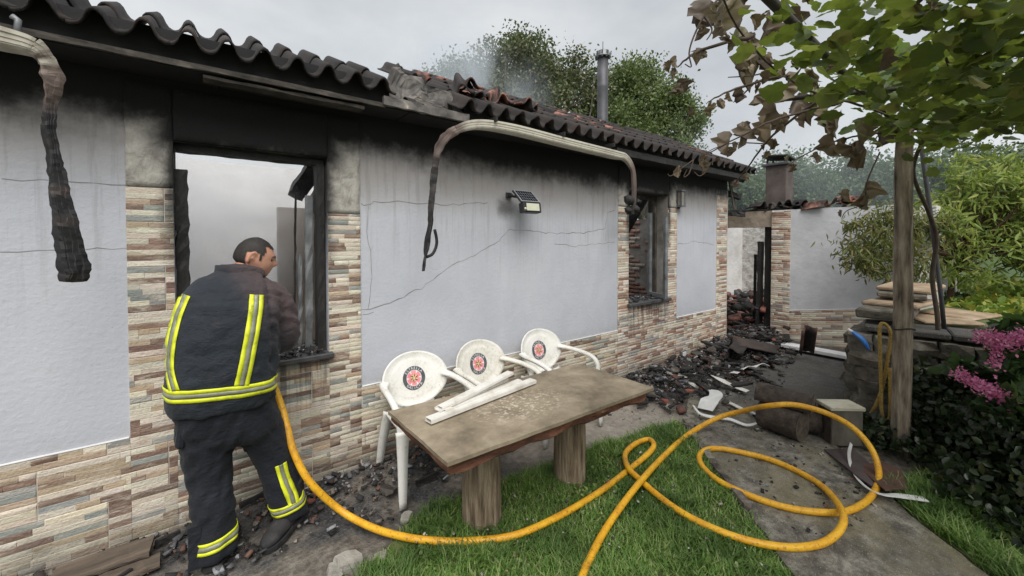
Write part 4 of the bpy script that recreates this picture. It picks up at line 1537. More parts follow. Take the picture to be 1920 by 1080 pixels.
# white plastic trims laid on the table
M['oldwhite'] = simple('grimy_white_plastic', [(0.3, (0.50, 0.47, 0.41)), (0.5, (0.66, 0.64, 0.59)), (0.75, (0.74, 0.73, 0.70))], 9, 0.6, 0.2)
TRIM = [((803, 792), (1000, 716), 0.055, 0.03, 'longest white plastic trim on the table, nearest its front edge'),
        ((830, 775), (975, 716), 0.035, 0.025, 'narrow white plastic trim lying behind the longest one on the table'),
        ((820, 770), (958, 700), 0.05, 0.02, 'white plastic trim with its far end tilted up on the table'),
        ((845, 760), (950, 712), 0.03, 0.02, 'short white trim at the back of the pile on the table')]
for i, (a, b, w, h, lab) in enumerate(TRIM):
    zt = 0.724 + 0.012 * i
    A, B = G(*a, zt + 0.01), G(*b, zt + 0.01)
    if i == 2: B = G(*b, zt + 0.07)
    t_ = (B - A).normalized()
    Lh = (B - A).length
    mat4 = Matrix.Translation(A) @ t_.to_track_quat('X', 'Z').to_matrix().to_4x4()
    root = thing('plastic_trim', lab, 'trim', A, 'white plastic trims on the table')
    mb = MB()
    # hollow channel: base, two lips
    mb.box(0, Lh, -w / 2, w / 2, -0.002, 0.002, mat4)
    mb.box(0, Lh, -w / 2, -w / 2 + 0.004, 0.002, h * 0.6, mat4)
    mb.box(0, Lh, w / 2 - 0.004, w / 2, 0.002, h * 0.6, mat4)
    mb.build('channel', M['oldwhite'], root)
    mb = MB().box(0.01 * i, Lh - 0.004, -w / 2 + 0.004, w / 2 - 0.002, h * 0.6, h * 0.6 + 0.003, mat4)
    mb.build('face', M['oldwhite'], root)

# ================================================================== CHAIRS
t = NT('dirty_white_resin')
n = t.noise(5, 6, 0.7, vec=t.obj()); n2 = t.noise(60, 4, 0.7, vec=t.obj())
c = t.ramp(n, [(0.3, (0.62, 0.60, 0.54)), (0.55, (0.74, 0.73, 0.69)), (0.8, (0.80, 0.79, 0.77))])
dirt = t.n.new('ShaderNodeObjectInfo')
c = t.mix(t.math('MULTIPLY', t.mr(n2, 0.50, 0.68), t.mr(n, 0.35, 0.6, 0.55, 0.1)), c, (0.28, 0.27, 0.21))
t.color(c).rough(0.5)
t.bump(n2, 0.15, 0.002)
M['resin'] = t.m
M['logo_grey'] = simple('badge_charcoal', [(0.3, (0.055, 0.06, 0.07)), (0.7, (0.10, 0.105, 0.115))], 20, 0.6, 0)
M['logo_pink'] = simple('badge_pink', [(0.3, (0.70, 0.20, 0.24)), (0.7, (0.78, 0.30, 0.32))], 20, 0.6, 0)
M['logo_cream'] = simple('badge_cream', [(0.3, (0.66, 0.50, 0.25)), (0.7, (0.75, 0.60, 0.33))], 20, 0.6, 0)
M['logo_dark'] = simple('badge_dark', [(0.3, (0.05, 0.03, 0.012)), (0.7, (0.10, 0.06, 0.02))], 20, 0.6, 0)
M['logo_white'] = simple('badge_white', [(0.3, (0.70, 0.69, 0.67)), (0.7, (0.78, 0.77, 0.75))], 20, 0.6, 0)

# chair in its own coordinates: faces -y, back towards +y, floor z=0, centre x=0
TILT = math.radians(14)
BC = Vector((0, 0.225, 0.615))                     # centre of the round back


def back_pt(u, v, off=0.0):                        # u across, v up the back; curved round the sitter
    y = 0.35 * u * u * -1.0
    p = Vector((u, -y * -1.0, v))
    q = Vector((u, -0.75 * u * u + off * -1.0, v))
    q = Matrix.Rotation(-TILT, 3, 'X') @ q
    return BC + q


def disc_shell(ru, rv, th, rings=8, n=40, rim=0.012, off=0.0):
    V, F = [], []
    for side in (0, 1):
        for r in range(rings + 1):
            f = r / rings
            for k in range(n):
                a = 2 * PI * k / n
                bulge = rim * (0.5 + 0.5 * math.cos((f - 0.78) / 0.09 * PI)) if abs(f - 0.78) < 0.09 else 0
                lip = rim * 0.8 if f > 0.93 else 0
                V.append(back_pt(ru * f * math.cos(a), rv * f * math.sin(a), off + (lip - bulge * 0.5 if side == 0 else -th)))
    o = (rings + 1) * n
    for side in (0, 1):
        for r in range(rings):
            for k in range(n):
                a = side * o + r * n + k; b = side * o + r * n + (k + 1) % n
                F.append((a, b, b + n, a + n))
    for k in range(n):
        a = rings * n + k; b = rings * n + (k + 1) % n
        F.append((a, b, o + b, o + a))
    return V, F


def make_chair():
    parts = []
    mb = MB().add(*disc_shell(0.255, 0.20, 0.008, 14, 48))
    parts.append(('backrest', mb.mesh('backrest', True), M['resin'], None))
    # seat
    V, F = [], []
    nx, ny = 12, 12
    for j in range(ny + 1):
        for i in range(nx + 1):
            u = i / nx * 2 - 1; v = j / ny
            w = 0.23 + 0.02 * (1 - v)
            z = 0.425 - 0.02 * (1 - u * u) * math.sin(PI * v) - 0.03 * max(0, (0.12 - v)) / 0.12 + 0.01 * u * u - 0.02 * v
            V.append((u * w, -0.25 + 0.45 * v, z))
    for j in range(ny):
        for i in range(nx):
            a = j * (nx + 1) + i
            F.append((a, a + 1, a + nx + 2, a + nx + 1))
    k0 = len(V)
    V += [(x, y, z - 0.012) for x, y, z in V]
    F += [tuple(k0 + i for i in f[::-1]) for f in list(F)]
    rim = [i for i in range(nx + 1)] + [(j + 1) * (nx + 1) - 1 for j in range(1, ny + 1)] + [ny * (nx + 1) + i for i in range(nx - 1, -1, -1)] + [j * (nx + 1) for j in range(ny - 1, 0, -1)]
    for a in range(len(rim)):
        b = (a + 1) % len(rim)
        F.append((rim[a], rim[b], rim[b] + k0, rim[a] + k0))
    parts.append(('seat', MB().add(V, F).mesh('seat', True), M['resin'], None))
    # stem from seat up to the back
    st = MB()
    for s in (-1, 1):
        st.sweep([(s * 0.12, 0.19, 0.40), (s * 0.125, 0.215, 0.46), (s * 0.13, 0.225, 0.50)], [[(-0.03, -0.008), (0.03, -0.008), (0.03, 0.008), (-0.03, 0.008)]] * 3)
    parts.append(('back_stem', st.mesh('back_stem', True), M['resin'], None))

    def angle_leg(pts, w0, w1):
        mb = MB()
        P = catmull(pts, 5)
        m = len(P)
        ws = np.linspace(w0, w1, m)
        prof = [[(-w, -w * 0.35), (w, -w * 0.35), (w, w * 0.25), (w * 0.55, w * 0.25), (w * 0.4, -w * 0.05), (-w * 0.4, -w * 0.05), (-w * 0.55, w * 0.25), (-w, w * 0.25)] for w in ws]
        return mb.sweep(P, prof, up=(0, 1, 0))

    for s in (-1, 1):
        # arm: from the edge of the back forward and down into the front leg
        A = [back_pt(s * 0.235, 0.01), Vector((s * 0.262, 0.10, 0.63)), Vector((s * 0.275, -0.06, 0.625)), Vector((s * 0.282, -0.20, 0.60)), Vector((s * 0.278, -0.265, 0.54)), Vector((s * 0.268, -0.275, 0.44))]
        P = catmull(A, 6)
        ws = lerp_list([0.042, 0.025, 0.022, 0.022, 0.022, 0.028], len(P))
        mb = MB().sweep(P, [[(-w, -0.008), (-w * 0.6, 0.006), (w * 0.6, 0.006), (w, -0.008), (w * 0.85, -0.022), (w * 0.7, -0.008), (-w * 0.7, -0.008), (-w * 0.85, -0.022)] for w in ws])
        parts.append(('armrest', mb.mesh('armrest', True), M['resin'], None))
        mb = angle_leg([(s * 0.265, -0.27, 0.47), (s * 0.268, -0.28, 0.30), (s * 0.275, -0.30, 0.0)], 0.042, 0.022)
        parts.append(('leg', mb.mesh('leg', True), M['resin'], None))
        mb = angle_leg([(s * 0.20, 0.19, 0.42), (s * 0.23, 0.24, 0.22), (s * 0.25, 0.28, 0.0)], 0.042, 0.022)
        parts.append(('leg', mb.mesh('leg', True), M['resin'], None))

    # the round badge printed on the back: ring, pink field, six-pointed star, lettering
    def flat(poly, off):
        V = [back_pt(u, v, off) for u, v in poly]
        return V

    def disc(r0, r1, off, n=40):
        V, F = [], []
        for k in range(n):
            a = 2 * PI * k / n
            V += [back_pt(r0 * math.cos(a), r0 * math.sin(a), off), back_pt(r1 * math.cos(a), r1 * math.sin(a), off)]
        for k in range(n):
            F.append((2 * k, 2 * k + 1, (2 * k + 3) % (2 * n), (2 * k + 2) % (2 * n)))
        return MB().add(V, F)

    R_ = 0.088
    parts.append(('badge', disc(R_ * 0.66, R_, 0.0025).mesh('badge'), M['logo_grey'], 'backrest'))
    parts.append(('badge_field', disc(0.0005, R_ * 0.655, 0.0025).mesh('badge_field'), M['logo_pink'], 'backrest'))
    parts.append(('badge_rim', disc(R_ * 0.63, R_ * 0.67, 0.0045).mesh('badge_rim'), M['logo_white'], 'backrest'))
    star, facet, pet = MB(), MB(), MB()
    for k in range(6):
        a = PI / 2 + k * PI / 3
        tip = (R_ * 0.46 * math.cos(a), R_ * 0.46 * math.sin(a))
        l = (R_ * 0.20 * math.cos(a - PI / 6), R_ * 0.20 * math.sin(a - PI / 6))
        r = (R_ * 0.20 * math.cos(a + PI / 6), R_ * 0.20 * math.sin(a + PI / 6))
        star.add([back_pt(0, 0, 0.0060), back_pt(*l, 0.0060), back_pt(*tip, 0.0060), back_pt(*r, 0.0060)], [(0, 1, 2, 3)])
        ml = tuple(q * 0.9 for q in l)
        tp = tuple(q * 1.0 for q in tip)
        facet.add([back_pt(0.12 * tip[0], 0.12 * tip[1], 0.0075), back_pt(l[0] * 0.95, l[1] * 0.95, 0.0075), back_pt(*tp, 0.0075)], [(0, 1, 2)])
        b = a + PI / 6
        pet.add([back_pt(R_ * 0.36 * math.cos(b), R_ * 0.36 * math.sin(b), 0.0045), back_pt(R_ * 0.62 * math.cos(b - 0.13), R_ * 0.62 * math.sin(b - 0.13), 0.0045), back_pt(R_ * 0.62 * math.cos(b + 0.13), R_ * 0.62 * math.sin(b + 0.13), 0.0045)], [(0, 1, 2)])
    parts.append(('badge_star', star.mesh('badge_star'), M['logo_cream'], 'backrest'))
    parts.append(('badge_star_facet', facet.mesh('badge_star_facet'), M['logo_dark'], 'backrest'))
    parts.append(('badge_ray', pet.mesh('badge_ray'), M['logo_white'], 'backrest'))
    # ring lettering
    lt_ = MB()
    for word, centre, sgn in (('ESTRELLA', PI / 2, -1), ('GALICIA', -PI / 2, 1)):
        cu = bpy.data.curves.new('txt', 'FONT')
        for i, chr_ in enumerate(word):
            cu.body = chr_
            cu.size = R_ * 0.30
            cu.align_x = 'CENTER'; cu.align_y = 'CENTER'
            to = bpy.data.objects.new('txt', cu)
            COL.objects.link(to)
            bpy.context.view_layer.update()
            tm = to.evaluated_get(bpy.context.evaluated_depsgraph_get()).to_mesh()
            ang = centre + sgn * (i - (len(word) - 1) / 2) * 0.27
            rot = ang - PI / 2 if sgn < 0 else ang + PI / 2
            cx_, cy_ = R_ * 0.83 * math.cos(ang), R_ * 0.83 * math.sin(ang)
            VV = []
            for v in tm.vertices:
                x, y = v.co.x, v.co.y
                VV.append(back_pt(cx_ + x * math.cos(rot) - y * math.sin(rot), cy_ + x * math.sin(rot) + y * math.cos(rot), 0.0042))
            lt_.add(VV, [list(p.vertices) for p in tm.polygons])
            to.to_mesh_clear() if False else None
            bpy.data.objects.remove(to)
        bpy.data.curves.remove(cu)
    parts.append(('badge_lettering', lt_.mesh('badge_lettering'), M['logo_white'], 'backrest'))
    return parts


CHAIR = make_chair()


t = NT('grimy_white_resin')
n = t.noise(4, 6, 0.7, vec=t.obj()); n2 = t.noise(45, 5, 0.75, vec=t.obj())
c = t.ramp(n, [(0.3, (0.58, 0.56, 0.49)), (0.55, (0.70, 0.68, 0.62)), (0.8, (0.77, 0.76, 0.72))])
c = t.mix(t.math('MULTIPLY', t.mr(n2, 0.48, 0.66), t.mr(n, 0.35, 0.65, 0.7, 0.15)), c, (0.34, 0.33, 0.26))
t.color(c).rough(0.6)
t.bump(n2, 0.2, 0.002)
M['resin_grimy'] = t.m


def place_chair(x, y, rz, label, grimy=False):
    root = thing('plastic_chair', label, 'chair', (x, y, 0.0), 'white plastic garden chairs behind the table')
    root.rotation_euler = (0, 0, rz)
    named = {}
    for nm, me, mat, par in CHAIR:
        if grimy and mat is M['resin']:
            me = me.copy(); me.materials.clear(); mat = M['resin_grimy']
        o = putl(nm, me, named.get(par, root), mat)
        named.setdefault(nm, o)
    return root


place_chair(1.26, -0.36, math.radians(-3), 'round-backed white chair nearest the firefighter, behind the left end of the table')
place_chair(1.87, -0.36, math.radians(5), 'round-backed white chair with the most grime, middle of the three', True)
place_chair(2.54, -0.36, math.radians(2), 'round-backed white chair farthest from the firefighter, near the right end of the table')

# ================================================================== FIRE HOSE
t = NT('yellow_hose_rubber')
n = t.noise(12, 5, 0.7); n2 = t.noise(70, 4, 0.7)
c = t.ramp(n, [(0.3, (0.56, 0.25, 0.012)), (0.5, (0.72, 0.37, 0.015)), (0.75, (0.80, 0.48, 0.025))])
c = t.mix(t.mr(n2, 0.54, 0.68, 0.0, 0.75), c, (0.16, 0.085, 0.02))
c = t.mix(t.mr(t.noise(4, 6, 0.75), 0.52, 0.66, 0.0, 0.55), c, (0.40, 0.20, 0.03))
t.color(c).rough(0.45)
t.bump(n2, 0.25, 0.003)
M['hose'] = t.m
HR = 0.0195
hp = [W(500, 690, -0.14), W(524, 752, -0.30), W(538, 800, -0.40), W(552, 850, -0.46), W(582, 905, -0.52)]
for (x, y, z) in ((640, 958, 0.05), (700, 990, 0), (760, 1007, 0), (815, 1014, 0), (870, 1015, 0), (960, 1005, 0), (1040, 972, 0), (1120, 925, 0.0), (1180, 880, 0.0), (1216, 850, 0.035), (1226, 834, 0.035), (1216, 824, 0.02), (1192, 832, 0.02), (1173, 850, 0.02), (1176, 874, 0.03), (1196, 896, 0.02), (1240, 934, 0), (1290, 968, 0), (1360, 1000, 0), (1430, 1020, 0.0), (1500, 1026, 0.0), (1555, 1012, 0.01), (1582, 975, 0.055), (1562, 932, 0.02), (1520, 897, 0.0), (1450, 864, 0.0), (1380, 846, 0.0), (1335, 841, 0.0), (1312, 853, 0.0), (1320, 878, 0.0), (1362, 910, 0.0), (1450, 945, 0.0), (1530, 960, 0.0), (1592, 957, 0.0), (1634, 930, 0.0), (1648, 890, 0.03), (1634, 842, 0.15)):
    hp.append(G(x, y, z + HR + (0.022 if x > 1300 else 0.018)))
# over the stacked logs, held up on top of them
for (x, y, z) in ((1598, 801, 0.30), (1548, 774, 0.38), (1490, 759, 0.41), (1440, 761, 0.37), (1395, 770, 0.24)):
    hp.append(G(x, y, z + 0.0))
for (x, y, z) in ((1345, 784, 0.09), (1290, 815, 0.01), (1240, 860, 0.015), (1190, 916, 0.06), (1140, 985, 0.01), (1110, 1040, 0.005), (1088, 1092, 0.005), (1030, 1290, 0.0)):
    hp.append(G(x, y, z + HR + 0.02))
hose = MB().tube(catmull(hp, 7), HR, 14).build('fire_hose', M['hose'], None, True)
tag(hose, 'yellow fire hose looping over the lawn and path up to the firefighter', 'hose')

# ================================================================== FIREFIGHTER
def clothmat(name, c0, c1, worn, sheen=0.2, wz=None):
    t = NT(name)
    n = t.noise(4, 5, 0.6); n2 = t.noise(220, 2, 0.5); n3 = t.noise(13, 4, 0.65)
    c = t.ramp(n, [(0.3, c0), (0.7, c1)])
    p = t.xyz()
    if wz:
        # faded brown towards the right shoulder and sleeve
        f = t.math('ADD', t.math('MULTIPLY', t.math('SUBTRACT', p[0], wz[0]), wz[1]), t.math('MULTIPLY', t.math('SUBTRACT', p[2], wz[2]), wz[3]))
        f = t.math('ADD', f, t.math('MULTIPLY', t.math('SUBTRACT', n3, 0.5), 0.9))
        c = t.mix(t.mr(f, 0.0, 1.0, 0.0, 0.85), c, worn)
    c = t.mix(t.mr(n3, 0.55, 0.8, 0.0, 0.3), c, worn)
    t.color(c).rough(0.85)
    t.b.inputs['Sheen Weight'].default_value = sheen
    wr = t.noise(16, 5, 0.6, (1.0, 1.0, 1.8), dist=1.2)
    t.bump(t.math('ADD', t.math('MULTIPLY', n2, 0.15), t.math('ADD', n3, wr)), 0.75, 0.012)
    return t.m


M['jacket'] = clothmat('firecoat_navy', (0.009, 0.0135, 0.020), (0.015, 0.021, 0.030), (0.072, 0.047, 0.047), 0.05, (0.16, 4.2, 1.28, 2.6))
M['trousers'] = clothmat('trousers_navy', (0.0035, 0.0055, 0.0105), (0.0065, 0.009, 0.0155), (0.013, 0.0145, 0.020), 0.04)
M['boot'] = simple('black_boot_leather', [(0.3, (0.010, 0.010, 0.011)), (0.6, (0.026, 0.025, 0.026)), (0.8, (0.07, 0.066, 0.06))], 20, 0.8, 0.4, 60, 0.003)
M['yellowband'] = simple('fluorescent_yellow', [(0.3, (0.40, 0.42, 0.03)), (0.42, (0.62, 0.67, 0.02)), (0.6, (0.74, 0.80, 0.03)), (0.85, (0.55, 0.58, 0.04))], 22, 0.5, 0.2)
M['silverband'] = simple('grey_reflective_tape', [(0.3, (0.16, 0.17, 0.12)), (0.7, (0.28, 0.29, 0.21))], 30, 0.4, 0.3)
t = NT('skin')
n = t.noise(14, 4, 0.6); n2 = t.noise(160, 3)
c = t.ramp(n, [(0.3, (0.42, 0.20, 0.135)), (0.55, (0.50, 0.26, 0.18)), (0.8, (0.56, 0.31, 0.22))])
t.color(c).rough(0.5)
t.b.inputs['Subsurface Weight'].default_value = 0.12
t.b.inputs['Subsurface Radius'].default_value = (0.012, 0.005, 0.003)
t.bump(n2, 0.15, 0.002)
M['skin'] = t.m
M['hair'] = simple('short_dark_hair', [(0.3, (0.010, 0.008, 0.007)), (0.7, (0.028, 0.023, 0.02))], 60, 0.7, 0.8, 160, 0.004)
M['stubble'] = simple('stubble_brow', [(0.3, (0.035, 0.02, 0.015)), (0.7, (0.06, 0.035, 0.025))], 60, 0.8, 0.3)
M['eye'] = simple('eye_white', [(0.3, (0.5, 0.46, 0.43)), (0.7, (0.6, 0.56, 0.52))], 20, 0.25, 0)


def ring_loft(rings, n=28, power=2.0):
    """rings: (centre, half-u, half-v, yaw, tilt_x, tilt_y) super-ellipse rings joined into a capped solid"""
    V, F = [], []
    for (c, a, b, yaw, tx, ty) in rings:
        m = Matrix.Translation(Vector(c)) @ Matrix.Rotation(tx, 4, 'X') @ Matrix.Rotation(ty, 4, 'Y') @ Matrix.Rotation(yaw, 4, 'Z')
        for k in range(n):
            th = 2 * PI * k / n
            cs, sn = math.cos(th), math.sin(th)
            e = 2 / power
            V.append(m @ Vector((a * math.copysign(abs(cs) ** e, cs), b * math.copysign(abs(sn) ** e, sn), 0)))
    m = len(rings)
    for i in range(m - 1):
        for k in range(n):
            F.append((i * n + k, i * n + (k + 1) % n, (i + 1) * n + (k + 1) % n, (i + 1) * n + k))
    F += [tuple(range(n))[::-1], tuple((m - 1) * n + k for k in range(n))]
    return V, F


def limb(pts, rad, n=20, sub=6):
    P = catmull(pts, sub)
    return MB().tube(P, lerp_list(rad, len(P)), n)


def remesh(mb, voxel, smooth_it=4, name='m'):
    me = mb.mesh(name)
    o = bpy.data.objects.new('tmp_' + name, me)
    COL.objects.link(o)
    r = o.modifiers.new('r', 'REMESH'); r.mode = 'VOXEL'; r.voxel_size = voxel
    s = o.modifiers.new('s', 'SMOOTH'); s.factor = 0.5; s.iterations = smooth_it
    bpy.context.view_layer.update()
    dg = bpy.context.evaluated_depsgraph_get()
    out = bpy.data.meshes.new_from_object(o.evaluated_get(dg))
    bpy.data.objects.remove(o)
    out.name = name
    out.polygons.foreach_set('use_smooth', np.ones(len(out.polygons), dtype=bool))
    return out


def displace(me, fn):
    n = len(me.vertices)
    nr = np.empty(n * 3, np.float32); me.vertices.foreach_get('normal', nr); nr = nr.reshape(-1, 3)
    co = np.empty(n * 3, np.float32); me.vertices.foreach_get('co', co); co = co.reshape(-1, 3)
    d = np.array([fn(Vector(p)) for p in co])
    me.vertices.foreach_set('co', (co + nr * d[:, None]).astype(np.float32).ravel())
    me.update()


man = thing('person', 'firefighter in dark coat with yellow bands leaning to the window, seen from behind', 'person', (0.2, -0.42, 0))
YAW_T = math.radians(-8)

# ---- coat
jb = MB()
jb.add(*ring_loft([
    ((0.085, -0.425, 0.805), 0.232, 0.180, YAW_T, 0, 0.0),
    ((0.086, -0.430, 0.86), 0.238, 0.190, YAW_T, 0, 0),
    ((0.090, -0.435, 0.97), 0.240, 0.198, YAW_T, 0, 0),
    ((0.098, -0.440, 1.10), 0.238, 0.200, YAW_T, 0, 0),
    ((0.108, -0.435, 1.22), 0.240, 0.195, YAW_T, 0, 0.02),
    ((0.128, -0.420, 1.32), 0.236, 0.180, YAW_T, -0.10, 0.06),
    ((0.142, -0.395, 1.395), 0.212, 0.155, YAW_T, -0.20, 0.10),
    ((0.155, -0.370, 1.445), 0.165, 0.118, YAW_T, -0.28, 0.14),
    ((0.166, -0.350, 1.48), 0.115, 0.095, YAW_T, -0.30, 0.16),
    ((0.172, -0.338, 1.50), 0.085, 0.082, YAW_T, -0.30, 0.16)], 32, 2.3))
# sleeves
jb2 = limb([(0.265, -0.385, 1.375), (0.325, -0.40, 1.315), (0.358, -0.41, 1.21), (0.358, -0.385, 1.125), (0.315, -0.28, 1.07), (0.265, -0.17, 1.06)], [0.085, 0.092, 0.090, 0.086, 0.076, 0.064])
jb.add(jb2.v, jb2.f)
jb2 = limb([(0.0, -0.36, 1.37), (-0.035, -0.32, 1.29), (-0.045, -0.25, 1.19), (-0.02, -0.18, 1.11), (0.05, -0.14, 1.07), (0.12, -0.13, 1.07)], [0.08, 0.085, 0.082, 0.075, 0.068, 0.06])
jb.add(jb2.v, jb2.f)
coat_me = remesh(jb, 0.011, 12, 'coat')


def coat_fold(p):
    d = 0.010 * nz(p.x * 5, p.y * 5, p.z * 7) + 0.009 * nz(p.x * 11 + p.z * 8, p.y * 10, p.z * 13 - p.x * 9) + 0.003 * nz(p.x * 30 + p.z * 16, p.y * 20, p.z * 40 - p.x * 22)
    if p.x > 0.28: d += 0.014 * nz(p.x * 10, p.y * 10, p.z * 26 + p.y * 22)         # sleeve wrinkles
    if p.z < 1.0: d += 0.006 * nz(p.x * 9, p.y * 5, p.z * 4)
    # armhole seam
    sx = abs(p.x - 0.285 - 0.02 * (1.4 - p.z))
    if p.z > 1.02 and sx < 0.022 and p.y < -0.38: d -= 0.013 * (1 - sx / 0.022)
    if abs(p.z - (1.365 - 0.0 * p.x)) < 0.006 and p.y < -0.40: d -= 0.003
    if abs(p.x - 0.10 - 0.02 * nz(p.z * 3, 1)) < 0.02 and p.z < 1.3: d -= 0.002
    return d


displace(coat_me, coat_fold)
coat = put('coat', coat_me, man, M['jacket'])

# ---- trousers
tb = MB()
tb.add(*ring_loft([
    ((0.088, -0.415, 0.92), 0.205, 0.165, YAW_T, 0, 0),
    ((0.090, -0.415, 0.82), 0.215, 0.172, YAW_T, 0, 0),
    ((0.105, -0.412, 0.72), 0.222, 0.165, YAW_T, 0, 0),
    ((0.118, -0.410, 0.64), 0.215, 0.145, YAW_T, 0, 0),
    ((0.125, -0.410, 0.59), 0.16, 0.10, YAW_T, 0, 0)], 28, 2.4))
q = limb([(0.01, -0.41, 0.78), (0.012, -0.41, 0.64), (0.022, -0.40, 0.48), (0.030, -0.41, 0.32), (0.036, -0.43, 0.17), (0.040, -0.435, 0.045)], [0.11, 0.118, 0.104, 0.096, 0.094, 0.092])
tb.add(q.v, q.f)
q = limb([(0.19, -0.405, 0.78), (0.225, -0.40, 0.66), (0.285, -0.385, 0.50), (0.330, -0.385, 0.35), (0.372, -0.40, 0.20), (0.394, -0.405, 0.075)], [0.11, 0.118, 0.102, 0.092, 0.088, 0.086])
tb.add(q.v, q.f)
tr_me = remesh(tb, 0.011, 5, 'trousers')


def tr_fold(p):
    side = 1 if p.x > 0.16 + (0.6 - p.z) * 0.1 else -1
    d = 0.012 * nz(p.x * 6, p.y * 6, p.z * 5) + 0.012 * nz(p.x * 12 + p.z * 9, p.y * 9, p.z * 11 + p.x * 22 * side) + 0.004 * nz(p.x * 22 + p.z * 20, p.y * 18, p.z * 26 + p.x * 34 * side)
    if p.z < 0.4: d += 0.007 * nz(p.x * 9, p.y * 9, p.z * 24 + p.x * 18 * side)
    # outer seam
    return d


displace(tr_me, tr_fold)
trousers = put('trousers', tr_me, man, M['trousers'])
# split flap at the left ankle and the thigh pocket
MB().add(*rough_bar((-0.045, -0.50, 0.04), (-0.045, -0.49, 0.25), 0.05, 0.016, 101, 8, 0.006)).build('ankle_flap', M['trousers'], trousers)
MB().cbox(0.04, 0.13, 0.11, 0.012, rotm((-0.092, -0.44, 0.71), 0.1, 0, 0.12)).build('thigh_pocket', M['trousers'], trousers)

# ---- boots
def boot(loc, ang, pitch=0.0, L=0.30):
    mb = MB()
    m = Matrix.Translation(Vector(loc)) @ Matrix.Rotation(ang, 4, 'Z') @ Matrix.Rotation(pitch, 4, 'Y')
    rings = []
    # toe at +x ; rings across the foot
    prof = [(-0.095, 0.030, 0.030, 0.045), (-0.085, 0.042, 0.055, 0.06), (-0.04, 0.045, 0.075, 0.075), (0.02, 0.046, 0.060, 0.06), (0.09, 0.051, 0.045, 0.046), (0.15, 0.050, 0.036, 0.038), (0.185, 0.038, 0.026, 0.030), (0.20, 0.018, 0.014, 0.022)]
    n = 16
    V, F = [], []
    for (x, w, h, zc) in prof:
        for k in range(n):
            a = 2 * PI * k / n
            z = zc + h * math.sin(a)
            V.append(m @ Vector((x, w * math.cos(a) * (1.08 if math.sin(a) < -0.3 else 1), max(z, 0.006))))
    for i in range(len(prof) - 1):
        for k in range(n):
            F.append((i * n + k, i * n + (k + 1) % n, (i + 1) * n + (k + 1) % n, (i + 1) * n + k))
    F += [tuple(range(n))[::-1], tuple((len(prof) - 1) * n + k for k in range(n))]
    mb.add(V, F)
    sh = limb([m @ Vector((-0.035, 0, 0.06)), m @ Vector((-0.04, 0, 0.14)), m @ Vector((-0.042, 0, 0.24))], [0.056, 0.052, 0.056], 16, 4)
    mb.add(sh.v, sh.f)
    me = remesh(mb, 0.009, 3, 'boot')
    o = put('boot', me, man, M['boot'])
    s = MB()
    pl = [(-0.10, 0.03), (-0.085, 0.046), (-0.03, 0.046), (0.03, 0.042), (0.10, 0.056), (0.16, 0.05), (0.198, 0.03), (0.208, 0)]
    pl = pl + [(x, -y) for x, y in pl[::-1] if y > 0]
    V = [m @ Vector((x, y, z)) for z in (-0.010, 0.014) for x, y in pl]
    k0 = len(pl)
    s.add(V, [tuple(range(k0))[::-1], tuple(range(k0, 2 * k0))] + [(k, (k + 1) % k0, k0 + (k + 1) % k0, k0 + k) for k in range(k0)])
    s.build('sole', M['boot'], o)
    return o


boot((0.055, -0.42, 0.012), math.radians(68))
boot((0.40, -0.405, 0.035), math.radians(218), math.radians(8))

# ---- body: one continuous figure (head, neck, trunk, arms, hands, legs) under the clothes
HEAD = Matrix.Translation(Vector((0.240, -0.318, 1.568))) @ Matrix.Rotation(math.radians(-6), 4, 'Z') @ Matrix.Rotation(math.radians(12), 4, 'Y')


def head_pts():
    """head in own frame: face +x, up +z; 0.215 m tall"""
    nu, nv = 56, 44
    V, F = [], []

    def g(x, c, w): return math.exp(-((x - c) / w) ** 2)

    for j in range(nv + 1):
        ph = PI * j / nv - PI / 2
        for i in range(nu):
            th = 2 * PI * i / nu                      # 0 = face
            cx_, sx_ = math.cos(th), math.sin(th)
            cz, sz = math.cos(ph), math.sin(ph)
            x = 0.098 * cz * cx_; y = 0.078 * cz * sx_; z = 0.112 * sz
            front = max(0, cx_)
            # jaw: narrower, set forward; nape hollow
            if z < -0.02:
                k = (-0.02 - z) / 0.09
                y *= 1 - 0.20 * k
                x = x * (1 - 0.12 * k) + 0.022 * k
                if cx_ < 0: x += 0.045 * k * (-cx_)
            if z > 0.03 and cx_ > 0.2: x -= 0.010 * (z - 0.03) / 0.08 * cx_       # sloping brow
            a = abs(th if th < PI else th - 2 * PI)
            x += 0.0075 * g(z, 0.022, 0.012) * g(a, 0.25, 0.45) * front            # brow ridge
            for s in (-1, 1):
                tt = th if th < PI else th - 2 * PI
                x -= 0.010 * g(tt, s * 0.42, 0.20) * g(z, 0.002, 0.014) * front    # eye sockets
                x += 0.005 * g(tt, s * 0.62, 0.25) * g(z, -0.022, 0.018)           # cheekbones
                y += s * 0.004 * g(tt, s * 0.95, 0.4) * g(z, -0.055, 0.03)         # full cheeks
            x += 0.024 * g(a, 0, 0.15) * (g(z, -0.022, 0.013) + 0.55 * g(z, -0.005, 0.016))     # nose
            x += 0.006 * g(a, 0, 0.30) * g(z, -0.052, 0.006) + 0.006 * g(a, 0, 0.30) * g(z, -0.066, 0.006)   # lips
            x -= 0.004 * g(a, 0, 0.34) * g(z, -0.059, 0.0035)
            x += 0.011 * g(a, 0, 0.38) * g(z, -0.092, 0.016)                       # chin
            V.append(Vector((x, y, z)))
    for j in range(nv):
        for i in range(nu):
            F.append((j * nu + i, j * nu + (i + 1) % nu, (j + 1) * nu + (i + 1) % nu, (j + 1) * nu + i))
    return V, F


